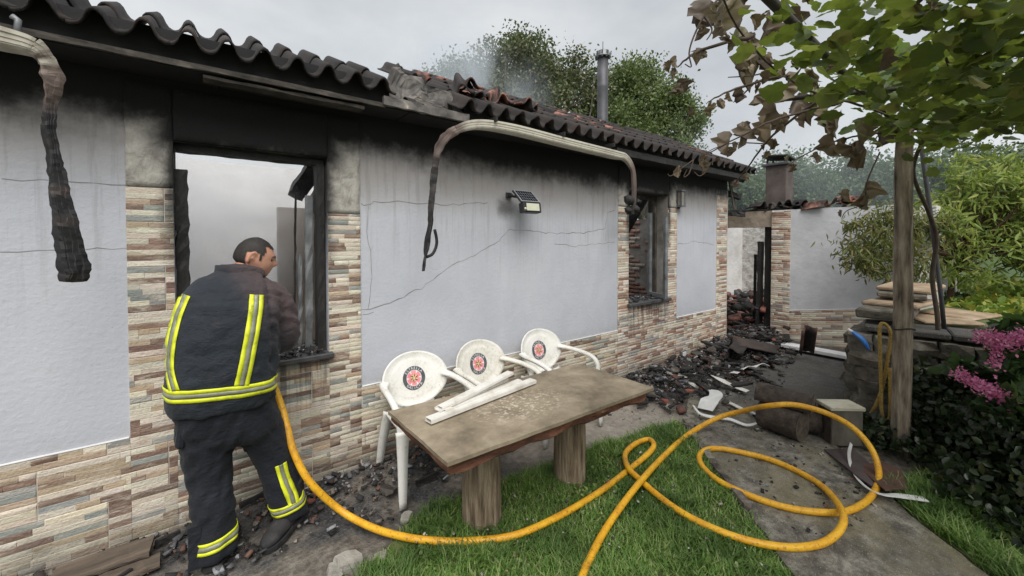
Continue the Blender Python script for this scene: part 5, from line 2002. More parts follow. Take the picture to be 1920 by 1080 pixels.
hv_, hf_ = head_pts()
bb = MB()
bb.add([HEAD @ v for v in hv_], hf_)
for s in (-1, 1):        # ears: a cupped rim each side
    e = []
    for k in range(9):
        a = -0.5 + k / 8 * 4.2
        e.append(HEAD @ Vector((-0.014 - 0.016 * math.sin(a - 1.2), s * (0.080 + 0.006 * math.sin(a * 0.7)), 0.002 + 0.030 * math.cos(a - 0.6))))
    ear = MB().tube(e, 0.0075, 8)
    bb.add(ear.v, ear.f)
    q = MB().tube([HEAD @ Vector((0.0, s * 0.068, -0.022)), HEAD @ Vector((-0.012, s * 0.078, 0.0)), HEAD @ Vector((-0.014, s * 0.078, 0.02))], [0.008, 0.013, 0.010], 8)
    bb.add(q.v, q.f)
nk = limb([HEAD @ Vector((-0.02, 0, -0.06)), (0.20, -0.325, 1.50), (0.165, -0.345, 1.42)], [0.064, 0.066, 0.075])
bb.add(nk.v, nk.f)
bb.add(*ring_loft([((0.09, -0.415, 0.86), 0.17, 0.12, 0, 0, 0), ((0.10, -0.42, 1.05), 0.165, 0.125, 0, 0, 0), ((0.12, -0.41, 1.25), 0.175, 0.12, 0, 0, 0), ((0.14, -0.38, 1.40), 0.165, 0.095, 0, 0, 0), ((0.16, -0.355, 1.47), 0.07, 0.06, 0, 0, 0)], 24))
for pts, rad in (([(0.265, -0.385, 1.365), (0.325, -0.40, 1.30), (0.355, -0.40, 1.15), (0.31, -0.28, 1.06), (0.255, -0.15, 1.062), (0.235, -0.105, 1.065)], [0.055, 0.058, 0.052, 0.045, 0.033, 0.030]),
                 ([(0.01, -0.36, 1.37), (-0.03, -0.32, 1.28), (-0.025, -0.19, 1.12), (0.05, -0.15, 1.07), (0.12, -0.125, 1.07), (0.15, -0.115, 1.075)], [0.055, 0.056, 0.05, 0.044, 0.033, 0.030]),
                 ([(0.01, -0.41, 0.84), (0.015, -0.41, 0.64), (0.024, -0.40, 0.45), (0.034, -0.42, 0.2), (0.04, -0.43, 0.08)], [0.085, 0.088, 0.062, 0.052, 0.042]),
                 ([(0.18, -0.405, 0.84), (0.225, -0.40, 0.66), (0.30, -0.385, 0.45), (0.37, -0.40, 0.2), (0.395, -0.41, 0.10)], [0.085, 0.088, 0.062, 0.052, 0.042])):
    q = limb(pts, rad, 16, 5)
    bb.add(q.v, q.f)
# hands closed round the branch pipe (fingers curl about its axis)
NZA, NZB = Vector((0.30, -0.13, 0.98)), Vector((0.17, 0.07, 1.13))
ax = (NZB - NZA).normalized()
u0 = ax.cross(Vector((0, 0, 1))).normalized(); v0 = u0.cross(ax).normalized()
for hc, start, sg in ((NZA.lerp(NZB, 0.30), -0.3, 1), (NZA.lerp(NZB, 0.62), PI + 0.3, -1)):
    palm = hc + (u0 * math.cos(start) + v0 * math.sin(start)) * 0.040
    q = MB().tube([palm - ax * 0.040, palm - ax * 0.02, palm + ax * 0.02, palm + ax * 0.042], [0.012, 0.019, 0.019, 0.013], 12, squash=1.3)
    bb.add(q.v, q.f)
    for k, (off, ext, r) in enumerate(((-0.034, 2.3, 0.0085), (-0.011, 2.6, 0.0095), (0.011, 2.55, 0.0095), (0.033, 2.2, 0.008))):
        P = []
        for j in range(6):
            a = start + sg * (0.2 + ext * j / 5)
            P.append(hc + ax * off + (u0 * math.cos(a) + v0 * math.sin(a)) * (0.034 if j else 0.036))
        q = MB().tube(P, lerp_list([r * 1.1, r, r * 0.8], 6), 8)
        bb.add(q.v, q.f)
    P = []
    for j in range(4):
        a = start - sg * (0.3 + 1.3 * j / 3)
        P.append(hc + ax * (0.03 + 0.012 * j) + (u0 * math.cos(a) + v0 * math.sin(a)) * 0.034)
    q = MB().tube(P, [0.013, 0.012, 0.010, 0.008], 8)
    bb.add(q.v, q.f)
q = limb([(0.235, -0.105, 1.065), NZA.lerp(NZB, 0.30) + u0 * 0.03], [0.028, 0.02], 12, 3); bb.add(q.v, q.f)
q = limb([(0.15, -0.115, 1.075), NZA.lerp(NZB, 0.62) - u0 * 0.03], [0.028, 0.02], 12, 3); bb.add(q.v, q.f)
body_me = remesh(bb, 0.0052, 2, 'body')
body = put('body', body_me, man, M['skin'])

# ---- hair: close-cropped cap over the skull
V, F = [], []
nu, nv = 56, 44
keep = {}
for idx_, v in enumerate(hv_):
    j, i = divmod(idx_, nu)
    th = 2 * PI * i / nu
    a = abs(th if th < PI else th - 2 * PI)
    # hairline: high on the forehead with receding temple, down to the nape, round the ear
    line = 0.062 - 0.010 * math.cos(3 * a) if a < 0.9 else (0.052 - 0.062 * min(1, (a - 0.9) / 0.42))
    if 1.15 < a < 1.42: line = -0.012
    if 1.42 <= a < 1.95: line = 0.030
    if a >= 1.95: line = -0.045 - 0.012 * min(1, (a - 1.95) / 0.6)
    if v.z > line + 0.004 * nz(i * 0.8, j * 0.8): keep[idx_] = 1
mp = {}
sc = 1.055
for f in hf_:
    if all(k in keep for k in f):
        ids = []
        for k in f:
            if k not in mp:
                mp[k] = len(V)
                vv = hv_[k]
                nrm = Vector((vv.x / 0.098 ** 2, vv.y / 0.078 ** 2, vv.z / 0.112 ** 2)).normalized()
                V.append(HEAD @ (vv + nrm * (0.0048 + 0.0015 * nz(vv.x * 90, vv.y * 90, vv.z * 90))))
            ids.append(mp[k])
        F.append(ids)
hair = MB().add(V, F).build('hair', M['hair'], man, True)
for s in (-1, 1):
    eb = MB().tube([HEAD @ Vector((0.099, s * 0.012, 0.020)), HEAD @ Vector((0.095, s * 0.030, 0.025)), HEAD @ Vector((0.083, s * 0.046, 0.020))], [0.0035, 0.0042, 0.002], 6)
    eb.build('eyebrow', M['stubble'], man, True)
    bme = bmesh.new(); bmesh.ops.create_uvsphere(bme, u_segments=12, v_segments=8, radius=0.0115)
    MB().add([HEAD @ (v.co + Vector((0.0765, s * 0.031, 0.003))) for v in bme.verts], [[v.index for v in f.verts] for f in bme.faces]).build('eye', M['stubble'], man, True)
    bme.free()

# ---- collar: standing band, folded at the nape
V, F = [], []
n = 36
for j in range(4):
    f = j / 3
    for k in range(n):
        a = 2 * PI * k / n
        c = Vector((0.170 + 0.012 * f, -0.345 + 0.012 * f, 1.462 + 0.058 * f))
        rx_, ry_ = 0.112 - 0.018 * f, 0.108 - 0.012 * f
        z = 0.030 * -math.cos(a - 2.6) * 0.9
        z -= 0.050 * max(0.0, math.cos(a - 0.1)) * (0.5 + 0.5 * f)
        z += 0.034 * f * max(0.0, math.cos(a - 3.3))
        flare = 1.0 + 0.26 * f * max(0.0, math.cos(a - 3.5))
        V.append(c + Vector((rx_ * flare * math.cos(a), ry_ * flare * math.sin(a), z * (0.4 + 0.6 * f) + 0.006 * nz(k * 0.5, j))))
for j in range(3):
    for k in range(n):
        F.append((j * n + k, j * n + (k + 1) % n, (j + 1) * n + (k + 1) % n, (j + 1) * n + k))
col_o = MB().add(V, F).build('collar', M['jacket'], man, True)
so = col_o.modifiers.new('s', 'SOLIDIFY'); so.thickness = 0.016; so.offset = 0

# ---- reflective bands laid on the cloth by casting on to its surface
def bvh_of(me):
    return BVHTree.FromPolygons([v.co.copy() for v in me.vertices], [list(p.vertices) for p in me.polygons])


CO_T, TR_T = bvh_of(coat_me), bvh_of(tr_me)


def cast_y(tree, x, z):
    h = tree.ray_cast(Vector((x, -2.0, z)), Vector((0, 1, 0)))
    return h


def band_back(tree, line, w, mats, parent, name, off=0.004):
    """band following a line of (x,z) on the back of a garment; three lanes yellow/grey/yellow"""
    P = catmull([Vector((x, 0, z)) for x, z in line], 10)
    lanes = ((-0.5, -0.17, mats[0], 0), (-0.17, 0.17, mats[1], 1), (0.17, 0.5, mats[0], 0))
    first = None
    for (a, b, mt, k) in lanes:
        V, F = [], []
        for i, p in enumerate(P):
            t_ = (P[min(i + 1, len(P) - 1)] - P[max(i - 1, 0)]).normalized()
            nr_ = Vector((-t_.z, 0, t_.x))
            for s in (a, (a + b) / 2, b):
                q = p + nr_ * (s * w)
                h = cast_y(tree, q.x, q.z)
                if h[0] is None:
                    h = tree.find_nearest(Vector((q.x, -0.5, q.z)))
                nn_ = h[1] if h[1].y < 0.3 else -h[1]
                V.append(h[0] + nn_ * (off + 0.001 * k))
        m = len(P)
        for i in range(m - 1):
            for j in range(2):
                F.append((i * 3 + j, i * 3 + j + 1, (i + 1) * 3 + j + 1, (i + 1) * 3 + j))
        o = MB().add(V, F).build(name if k == 0 else 'silver_tape', mt, parent if first is None or k == 0 else first, True)
        if first is None: first = o
        s_ = o.modifiers.new('s', 'SOLIDIFY'); s_.thickness = 0.003; s_.offset = 0


YM = (M['yellowband'], M['silverband'])
band_back(CO_T, [(0.225, 1.385), (0.205, 1.25), (0.178, 1.10), (0.150, 0.95)], 0.062, YM, coat, 'yellow_band')
band_back(CO_T, [(-0.062, 1.40), (-0.095, 1.30), (-0.118, 1.18), (-0.125, 1.06), (-0.105, 0.965)], 0.040, YM, coat, 'yellow_band')


def band_ring(tree, cen, z0, z1, w, parent, a0=0.0, a1=2 * PI, name='yellow_band', n=72, lanes=True, off=0.004):
    """horizontal band round a garment: cast inwards towards its axis"""
    def row(f, k):
        V = []
        for i in range(n + 1):
            a = a0 + (a1 - a0) * i / n
            z = z0 + (z1 - z0) * 0.5 * (1 + math.sin(a)) + f * w - 0.016 * math.cos(a)
            d = Vector((math.cos(a), math.sin(a), 0))
            c = Vector((cen[0], cen[1], z))
            h = tree.ray_cast(c + d * 0.34, -d)
            p = h[0] if h[0] is not None else c + d * 0.1
            V.append(p + d * (off + 0.001 * k))
        return V
    first = None
    for (a, b, mt, k) in (((-0.5, -0.17, M['yellowband'], 0), (-0.17, 0.17, M['silverband'], 1), (0.17, 0.5, M['yellowband'], 0)) if lanes else ((-0.5, -0.2, M['yellowband'], 0), (-0.2, 0.2, M['silverband'], 1), (0.2, 0.5, M['yellowband'], 0))):
        V = row(a, k) + row((a + b) / 2, k) + row(b, k)
        F = []
        for j in range(2):
            for i in range(n):
                F.append((j * (n + 1) + i, j * (n + 1) + i + 1, (j + 1) * (n + 1) + i + 1, (j + 1) * (n + 1) + i))
        o = MB().add(V, F).build(name if k == 0 else 'silver_tape', mt, parent if first is None or k == 0 else first, True)
        if first is None: first = o
        s_ = o.modifiers.new('s', 'SOLIDIFY'); s_.thickness = 0.003; s_.offset = 0


band_ring(CO_T, (0.092, -0.43), 0.925, 0.905, 0.062, coat)
# trouser cuffs: restrict the caster to one leg by starting close in
def leg_ring(cx_, cy_, z, w, tilt, name='yellow_band'):
    def row(f, k):
        V = []
        for i in range(49):
            a = 2 * PI * i / 48
            d = Vector((math.cos(a), math.sin(a), 0))
            zz = z + f * w + tilt * math.cos(a)
            c = Vector((cx_, cy_, zz))
            h = TR_T.ray_cast(c + d * 0.155, -d)
            if h[0] is None or (h[0] - c).length > 0.15: p = c + d * 0.088
            else: p = h[0]
            V.append(p + d * (0.004 + 0.001 * k))
        return V
    first = None
    for (a, b, mt, k) in ((-0.5, -0.2, M['yellowband'], 0), (-0.2, 0.2, M['silverband'], 1), (0.2, 0.5, M['yellowband'], 0)):
        V = row(a, k) + row((a + b) / 2, k) + row(b, k)
        F = [(j * 49 + i, j * 49 + i + 1, (j + 1) * 49 + i + 1, (j + 1) * 49 + i) for j in range(2) for i in range(48)]
        o = MB().add(V, F).build(name if k == 0 else 'silver_tape', mt, trousers if first is None or k == 0 else first, True)
        if first is None: first = o
        s_ = o.modifiers.new('s', 'SOLIDIFY'); s_.thickness = 0.003; s_.offset = 0


leg_ring(0.038, -0.432, 0.135, 0.055, 0.012)
leg_ring(0.385, -0.402, 0.165, 0.055, 0.02)
band_back(TR_T, [(0.335, 0.425), (0.355, 0.33), (0.385, 0.235), (0.395, 0.19)], 0.055, YM, trousers, 'yellow_band')

# branch pipe in his hands, reaching into the window
nzl = thing('hose_nozzle', 'dark hose nozzle held by the firefighter at the window', 'nozzle', NZA)
MB().tube([NZA - ax * 0.03, NZA + ax * 0.02, NZA + ax * 0.12, NZB, NZB + ax * 0.04], [0.03, 0.024, 0.021, 0.021, 0.027], 16).build('barrel', M['blackplastic'], nzl, True)
MB().tube([NZB + ax * 0.04, NZB + ax * 0.09], [0.034, 0.028], 16).build('tip', M['steel'], nzl, True)

# ================================================================== LEAVES AND TREES
def leafmat(name, stops, trans=0.35, tcol=(0.12, 0.2, 0.03), rough=0.55, single=False):
    t = NT(name)
    i = t.orand() if single else t.island()
    c = t.ramp(i, stops)
    n = t.noise(30, 3, 0.6)
    c = t.mix(t.mr(n, 0.4, 0.7, 0.0, 0.25), c, t.mix(0.5, c, (0.02, 0.03, 0.01)))
    t.color(c).rough(rough)
    t.translucent(t.mix(0.45, c, tcol), trans)
    return t.m


M['oak'] = leafmat('dark_tree_leaf', [(0.0, (0.045, 0.060, 0.026)), (0.5, (0.105, 0.130, 0.058)), (0.85, (0.19, 0.205, 0.10)), (1.0, (0.25, 0.21, 0.13))], 0.3)
M['ash_tree'] = leafmat('light_tree_leaf', [(0.0, (0.060, 0.095, 0.030)), (0.5, (0.145, 0.20, 0.068)), (0.9, (0.23, 0.28, 0.11)), (1.0, (0.19, 0.17, 0.08))], 0.35)
M['farleaf'] = leafmat('far_tree_leaf', [(0.0, (0.045, 0.080, 0.035)), (0.5, (0.085, 0.130, 0.055)), (1.0, (0.14, 0.18, 0.08))], 0.3)
M['peach'] = leafmat('peach_leaf', [(0.0, (0.085, 0.14, 0.028)), (0.45, (0.19, 0.27, 0.055)), (0.85, (0.33, 0.39, 0.10)), (1.0, (0.42, 0.40, 0.14))], 0.45, (0.40, 0.48, 0.08))
M['peach_burnt'] = leafmat('scorched_peach_leaf', [(0.0, (0.06, 0.085, 0.020)), (0.5, (0.125, 0.155, 0.040)), (1.0, (0.26, 0.22, 0.08))], 0.4, (0.22, 0.24, 0.05))
M['barkgrey'] = simple('grey_bark', [(0.3, (0.05, 0.042, 0.035)), (0.7, (0.14, 0.12, 0.10))], 7, 0.95, 0.9, 20, 0.02, (2, 2, 0.5))
M['barkred'] = simple('reddish_bark', [(0.3, (0.05, 0.025, 0.016)), (0.7, (0.13, 0.07, 0.05))], 9, 0.9, 0.6)

QUAD_V = [(-0.5, 0, 0), (0, 0.5, 0.06), (0.5, 0, 0), (0, -0.5, 0.06)]
QUAD_V = [(0, 0, 0), (0.30, 0.5, 0.05), (0, 1, -0.05), (-0.30, 0.5, 0.05)]
QUAD_F = [(0, 1, 2, 3)]
LANCE_V = [(0, 0, 0), (0.11, 0.35, 0.02), (0.08, 0.72, -0.04), (0, 1.0, -0.16), (-0.08, 0.72, -0.04), (-0.11, 0.35, 0.02)]
LANCE_F = [(0, 1, 2, 3), (0, 3, 4, 5)]


def tree(name, label, base, trunk_top, lobes, n_leaf, size, mat, bark, r0=0.2, seed=1, clumps=None, spread_r=0.34, up=0.25, TV=QUAD_V, TF=QUAD_F, group=None, droop=0.0, cat='tree', shell=0.6):
    rng = np.random.default_rng(seed)
    root = thing(name, label, cat, base, group)
    base = Vector(base); top = Vector(trunk_top)
    lob = [(np.array(c, float), np.array(r, float)) for c, r in lobes]
    vol = np.array([r[0] * r[1] * r[2] for _, r in lob]); vol = vol ** 0.75; vol /= vol.sum()
    clumps = clumps or 90
    cc, cr = [], []
    for k in range(clumps):
        c, r = lob[rng.choice(len(lob), p=vol)]
        d = rng.normal(size=3); d /= np.linalg.norm(d)
        f = shell + (1 - shell) * rng.random() if rng.random() < 0.8 else rng.random()
        cc.append(c + d * r * f)
        cr.append(spread_r * (0.55 + 0.9 * rng.random()) * r.min())
    cc, cr = np.array(cc), np.array(cr)
    # limbs run from the trunk to the clumps
    tb_ = MB()
    tp = [base + Vector((0, 0, -0.1)), base.lerp(top, 0.35) + Vector((rng.normal() * 0.05, rng.normal() * 0.05, 0)) * (top - base).length * 0.4, top]
    tr_ = catmull(tp, 6)
    tb_.tube(tr_, list(np.linspace(r0, r0 * 0.55, len(tr_))), 10)
    for k in range(len(cc)):
        if k % 2 and len(cc) > 60 and rng.random() < 0.4: continue
        s = tr_[-1 - int(rng.integers(0, 5))]
        e = Vector(cc[k])
        mid = s.lerp(e, 0.5) + Vector(rng.normal(size=3)) * 0.08 * (e - s).length + Vector((0, 0, 0.06 * (e - s).length))
        P = catmull([s, mid, e], 4)
        tb_.tube(P, list(np.linspace(r0 * 0.30, r0 * 0.05, len(P))), 5)
    tb_.build('trunk', M[bark], root, True)
    # leaves: gaussian clumps with twigs' direction, outline uneven
    w = cr ** 2 * (0.4 + rng.random(len(cr))); w /= w.sum()
    pick = rng.choice(len(cc), n_leaf, p=w)
    d = rng.normal(size=(n_leaf, 3)) * np.array([1, 1, 0.72])
    P = cc[pick] + d * cr[pick][:, None] * 0.62
    ax = rng.normal(size=(n_leaf, 3)) + np.array([0, 0, up - droop])
    R = frames_from_axis(ax, rng.random(n_leaf) * 2 * PI, size * (0.6 + 0.8 * rng.random(n_leaf)))
    put('crown', spread('crown', TV, TF, R, P), root, mat)
    return root


# two big trees close behind the house
c = D(955, 200, 17)
tree('leafy_tree', 'tall dark green tree rising behind the roof, left of the flue pipe', (c.x, c.y, 0), (c.x, c.y, 4.5),
     [((*D(960, 150, 17),), (2.2, 2.2, 1.7)), ((*D(875, 185, 16.5),), (1.8, 1.8, 1.6)), ((*D(1055, 165, 17),), (1.6, 1.7, 1.5)), ((*D(1100, 200, 17),), (1.3, 1.4, 1.4)), ((*D(1000, 235, 16),), (2.6, 2.0, 1.5)), ((*D(900, 240, 16),), (1.7, 1.6, 1.2)), ((*D(990, 100, 17.5),), (1.0, 1.0, 0.9))],
     52000, 0.13, M['oak'], 'barkgrey', 0.28, 3, 300, 0.28)
c = D(1210, 220, 18)
tree('leafy_tree', 'lighter green tree rising behind the roof, right of the flue pipe', (c.x, c.y, 0), (c.x, c.y, 4.2),
     [((*D(1190, 200, 18),), (1.7, 1.7, 1.7)), ((*D(1260, 225, 18),), (1.5, 1.5, 1.3)), ((*D(1140, 230, 17),), (1.4, 1.4, 1.5)), ((*D(1230, 270, 17.5),), (2.0, 1.6, 1.2)), ((*D(1300, 262, 18),), (0.9, 0.9, 0.7))],
     40000, 0.13, M['ash_tree'], 'barkgrey', 0.25, 5, 240, 0.28)
# hazy trees beyond the wing
for i, (px, py, dd, rx, rz, lab) in enumerate(((1455, 350, 27, 2.2, 1.9, 'hazy tree directly behind the square chimney'), (1545, 330, 31, 3.0, 2.6, 'tallest hazy tree above the wing wall, right of the chimney'), (1640, 350, 29, 2.6, 2.0, 'hazy tree behind the wooden vine post'), (1385, 375, 25, 1.5, 1.4, 'hazy low tree seen at the corner of the house eave'))):
    p = D(px, py, dd)
    tree('distant_tree', lab, (p.x, p.y, 0), (p.x, p.y, p.z - rz * 0.4), [((p.x, p.y, p.z), (rx, rx, rz)), ((p.x + 1, p.y - 1.2, p.z - rz * 0.7), (rx * 1.1, rx * 1.1, rz * 0.9)), ((p.x - 0.8, p.y + 1.2, p.z - rz * 0.6), (rx, rx, rz * 0.9))], 11000, 0.24, M['farleaf'], 'barkgrey', 0.25, 20 + i, 70, 0.4, group='hazy trees beyond the wing')
for i, (px, py, dd, rx, rz, lab) in enumerate(((1760, 318, 42, 4.0, 3.0, 'distant wooded crown above the peach tree'), (1860, 312, 44, 4.2, 3.4, 'distant wooded crown at the right edge under the vine'), (1960, 310, 46, 5.0, 3.6, 'distant wooded crown farthest to the right beyond the peach tree'))):
    p = D(px, py, dd)
    tree('distant_tree', lab, (p.x, p.y, 0), (p.x, p.y, p.z - rz * 0.4), [((p.x, p.y, p.z - 0.4), (rx, rx, rz)), ((p.x + 1, p.y - 2.4, p.z - rz * 0.6), (rx * 1.1, rx * 1.1, rz * 0.9)), ((p.x - 0.8, p.y + 2.2, p.z - rz * 0.6), (rx, rx, rz * 0.9))], 8000, 0.4, M['farleaf'], 'barkgrey', 0.25, 30 + i, 60, 0.42, group='distant trees at the right')

# fruit tree in the raised bed, its left side scorched
c = D(1778, 540, 5.6)
pt = tree('peach_tree', 'bright green peach tree growing in the raised garden bed', (c.x, c.y, 0.7), (*D(1790, 470, 5.6),),
     [((*D(1820, 400, 5.6),), (0.75, 0.75, 0.62)), ((*D(1890, 420, 5.4),), (0.7, 0.7, 0.62)), ((*D(1760, 440, 5.4),), (0.45, 0.5, 0.45)), ((*D(1860, 340, 5.7),), (0.6, 0.6, 0.42)), ((*D(1960, 380, 5.4),), (0.7, 0.7, 0.7)), ((*D(1840, 480, 5.2),), (0.6, 0.6, 0.35))],
     8000, 0.125, M['peach'], 'barkred', 0.045, 41, 120, 0.27, TV=LANCE_V, TF=LANCE_F, droop=0.75, shell=0.5)
rng = np.random.default_rng(44)
P, AX = [], []
for (px, py, dd, r, n) in ((1640, 455, 5.0, 0.30, 700), (1610, 480, 4.9, 0.16, 260), (1660, 410, 5.1, 0.22, 420), (1600, 420, 4.95, 0.08, 70), (1690, 470, 5.0, 0.25, 420), (1740, 420, 5.2, 0.22, 420), (1640, 500, 4.9, 0.14, 200), (1720, 500, 5.0, 0.22, 300)):
    c = np.array(D(px, py, dd))
    P.append(c + rng.normal(size=(n, 3)) * r * np.array([0.55, 0.55, 0.5])); AX.append(rng.normal(size=(n, 3)) * 0.6 + np.array([0, 0, -0.75]))
P, AX = np.concatenate(P), np.concatenate(AX)
R = frames_from_axis(AX, rng.random(len(P)) * 2 * PI, 0.095 * (0.6 + 0.7 * rng.random(len(P))))
bc = put('scorched_crown', spread('scorched_crown', LANCE_V, LANCE_F, R, P), pt, M['peach_burnt'])
bc['label'] = 'browned leaves on the side towards the house'
tw_ = MB()
s0 = D(1785, 480, 5.5)
for (px, py, dd) in ((1640, 455, 5.0), (1610, 485, 4.9), (1660, 405, 5.1), (1600, 420, 4.95), (1700, 480, 5.0)):
    e = D(px, py, dd)
    tw_.tube(catmull([s0, s0.lerp(e, 0.5) + Vector((0, 0, 0.06)), e], 5), list(np.linspace(0.02, 0.004, 11)), 6)
tw_.build('limb', M['barkred'], pt, True)

# ================================================================== RIGHT-HAND YARD
M['stone'] = simple('mossy_fieldstone', [(0.28, (0.035, 0.032, 0.022)), (0.5, (0.13, 0.115, 0.09)), (0.75, (0.26, 0.24, 0.205))], 8, 0.95, 0.8, 28, 0.015)
M['slab'] = simple('tan_flagstone', [(0.3, (0.20, 0.14, 0.085)), (0.6, (0.36, 0.27, 0.18)), (0.85, (0.46, 0.40, 0.32))], 6, 0.9, 0.6, 30, 0.01)
M['post'] = simple('weathered_post', [(0.3, (0.05, 0.038, 0.027)), (0.42, (0.17, 0.135, 0.10)), (0.58, (0.32, 0.265, 0.20)), (0.75, (0.48, 0.42, 0.34))], 11, 0.9, 1.0, 30, 0.02, (2.2, 2.2, 0.35))
sw = thing('stone_wall', 'mossy stone retaining wall of the raised garden bed behind the vine post', 'wall', (4.75, -2.1, 0))
A0, A1 = Vector((4.78, -2.02, 0)), Vector((5.15, -3.9, 0))
dirw = (A1 - A0).normalized(); nrm = Vector((-dirw.y, dirw.x, 0)) * -1
if nrm.x > 0: nrm = -nrm
core = MB()
q = [A0 + Vector((0.06, -0.02, 0)), A1 + Vector((0.06, 0, 0)), A1 + Vector((0.5, 0, 0)), A0 + Vector((1.9, 0.02, 0))]
core.prism([(v.x, v.y) for v in q], -0.1, 0.80)
core.build('core', M['soil'], sw)


def stone_mesh(sx, sy, sz, seed):
    bm = bmesh.new()
    bmesh.ops.create_cube(bm, size=1)
    bmesh.ops.subdivide_edges(bm, edges=bm.edges, cuts=1, use_grid_fill=True)
    for v in bm.verts:
        v.co = Vector((v.co.x * sx, v.co.y * sy, v.co.z * sz))
        l = v.co.length
        cr = sum(1 for a, s in ((abs(v.co.x), sx), (abs(v.co.y), sy), (abs(v.co.z), sz)) if a > s * 0.49)
        v.co *= (1.0, 1.0, 0.95, 0.86)[cr]
        v.co += Vector(noise.noise_vector(v.co * 9 + Vector((seed, seed * 2, 0)))) * min(sx, sy, sz) * 0.16
    me = bpy.data.meshes.new('stone'); bm.to_mesh(me); bm.free()
    return me


rr = random.Random(31)
SM = [stone_mesh(1, 1, 1, s * 3.7) for s in range(6)]
for me in SM:
    me.materials.append(M['stone'])
Lw = (A1 - A0).length
z = 0.0
for row in range(6):
    h = rr.uniform(0.11, 0.17)
    x = -0.02 + rr.uniform(-0.08, 0.05)
    while x < Lw - 1.0:
        w = rr.uniform(0.16, 0.36)
        p = A0 + dirw * (x + w / 2) + nrm * rr.uniform(-0.01, 0.03)
        o = put('stone', rr.choice(SM), sw)
        o.location = p + Vector((0.05, 0, z + h / 2)); o.scale = (0.24, w * 1.04, h * 1.06)
        o.rotation_euler = (rr.uniform(-0.04, 0.04), rr.uniform(-0.04, 0.04), math.atan2(dirw.y, dirw.x) + PI / 2 + rr.uniform(-0.06, 0.06))
        x += w
    # return face towards the house
    x = 0.12
    while x < 1.7:
        w = rr.uniform(0.2, 0.36)
        o = put('stone', rr.choice(SM), sw)
        o.location = A0 + Vector((x + w / 2, 0.03, z + h / 2)); o.scale = (w * 1.04, 0.22, h * 1.06); o.rotation_euler = (0, 0, rr.uniform(-0.06, 0.06))
        x += w
    z += h * 0.98
    if z > 0.78: break
zt = 0.83
# coping: concrete slabs on top of the wall and flagstones piled at its end
for k in range(4):
    a = k * 0.55
    p = A0 + dirw * (a + 0.27)
    o = put('coping_slab', MB().cbox(0.42, 0.54, 0.05, 0.01, None).mesh('coping_slab'), sw, M['concrete'])
    o.location = p + Vector((0.20, 0, zt + 0.03)); o.rotation_euler = (0, 0, math.atan2(dirw.y, dirw.x) + PI / 2)
FL = [((5.30, -2.14), 0.98, (0.8, 0.36, 0.08), 0.05, 'stone'), ((5.55, -2.18), 1.04, (0.75, 0.40, 0.035), -0.1, 'slab'), ((5.75, -2.16), 1.11, (0.70, 0.36, 0.05), 0.12, 'stone'), ((5.9, -2.2), 1.165, (0.75, 0.42, 0.04), 0.0, 'slab'), ((5.6, -2.42), 0.91, (0.62, 0.42, 0.03), 0.5, 'slab'), ((5.9, -2.55), 0.93, (0.5, 0.4, 0.03), -0.3, 'slab')]
for k, (xy, z, s, rz, mt) in enumerate(FL):
    me = MB().cbox(*s, 0.012).mesh('flagstone'); jag(me, 0.02, 5, k)
    o = put('flagstone', me, None, M[mt]); o.location = (*xy, z); o.rotation_euler = (0, 0, rz)
    tag(o, ['lowest grey flagstone of the pile on the wall end', 'thin tan flagstone under the grey one in the pile on the wall', 'thick grey flagstone just below the top of the pile', 'topmost tan flagstone of the pile by the vine post', 'tan flagstone lying askew right of the pile, behind the post', 'smallest tan flagstone behind the grey support pipe'][k], 'flagstone', 'flagstones piled on the garden wall')
for k, (p, s) in enumerate(((E(1600, 690, 5.2), 0.14), (E(1618, 715, 5.0), 0.15), (E(1605, 735, 5.0), 0.13), (E(1622, 670, 5.2), 0.13))):
    o = put('loose_stone', SM[k], None)
    o.location = (p.x, p.y, s * 0.4 + (0.22, 0.1, 0.0, 0.32)[k]); o.scale = (s * 1.6, s * 1.3, s * 0.8); o.rotation_euler = (0.1, 0.1, k)
    tag(o, ['mossy loose stone stacked at the foot of the garden wall', 'dark loose stone between the wooden box and the wall', 'lowest loose stone beside the wooden box', 'upper loose stone under the blue pipe'][k], 'stone', 'loose stones at the wall end')

# raised bed soil
gb_ = MB().prism([(5.2, -2.3), (5.4, -3.9), (5.0, -8.0), (14, -8.0), (14, -2.4), (7.6, -2.2), (6.7, -2.05)], 0.0, 0.78).build('garden_bed', M['soil'])
gb_['kind'] = 'structure'

# ---- vine post, support pipe
post = thing('vine_post', 'thick weathered wooden post carrying the grapevine', 'post', (4.31, -2.39, 0))
V, F = [], []
n, m = 22, 16
B0, B1 = Vector((4.31, -2.385, -0.05)), Vector((4.30, -2.37, 2.62))
for j in range(m + 1):
    q = B0.lerp(B1, j / m)
    for k in range(n):
        a = 2 * PI * k / n
        r = (0.060 - 0.008 * j / m) * (1 + 0.22 * nz(math.cos(a) * 2, math.sin(a) * 2, j * 0.35) + 0.04 * nz(math.cos(a) * 6, math.sin(a) * 6, j * 0.25))
        if j < 4 and nz(math.cos(a) * 2.5, math.sin(a) * 2.5, 40) > 0.15: r *= 0.9
        V.append(q + Vector((r * math.cos(a), r * math.sin(a), 0)))
for j in range(m):
    for k in range(n):
        F.append((j * n + k, j * n + (k + 1) % n, (j + 1) * n + (k + 1) % n, (j + 1) * n + k))
F += [tuple(range(n))[::-1], tuple(m * n + k for k in range(n))]
MB().add(V, F).build('shaft', M['post'], post, True)
MB().tube([(4.31 + 0.066 * math.cos(a), -2.385 + 0.066 * math.sin(a), 0.98 + 0.01 * math.sin(a * 2)) for a in np.linspace(0, 2 * PI, 25)], 0.005, 6).build('wire_tie', M['char'], post, True)
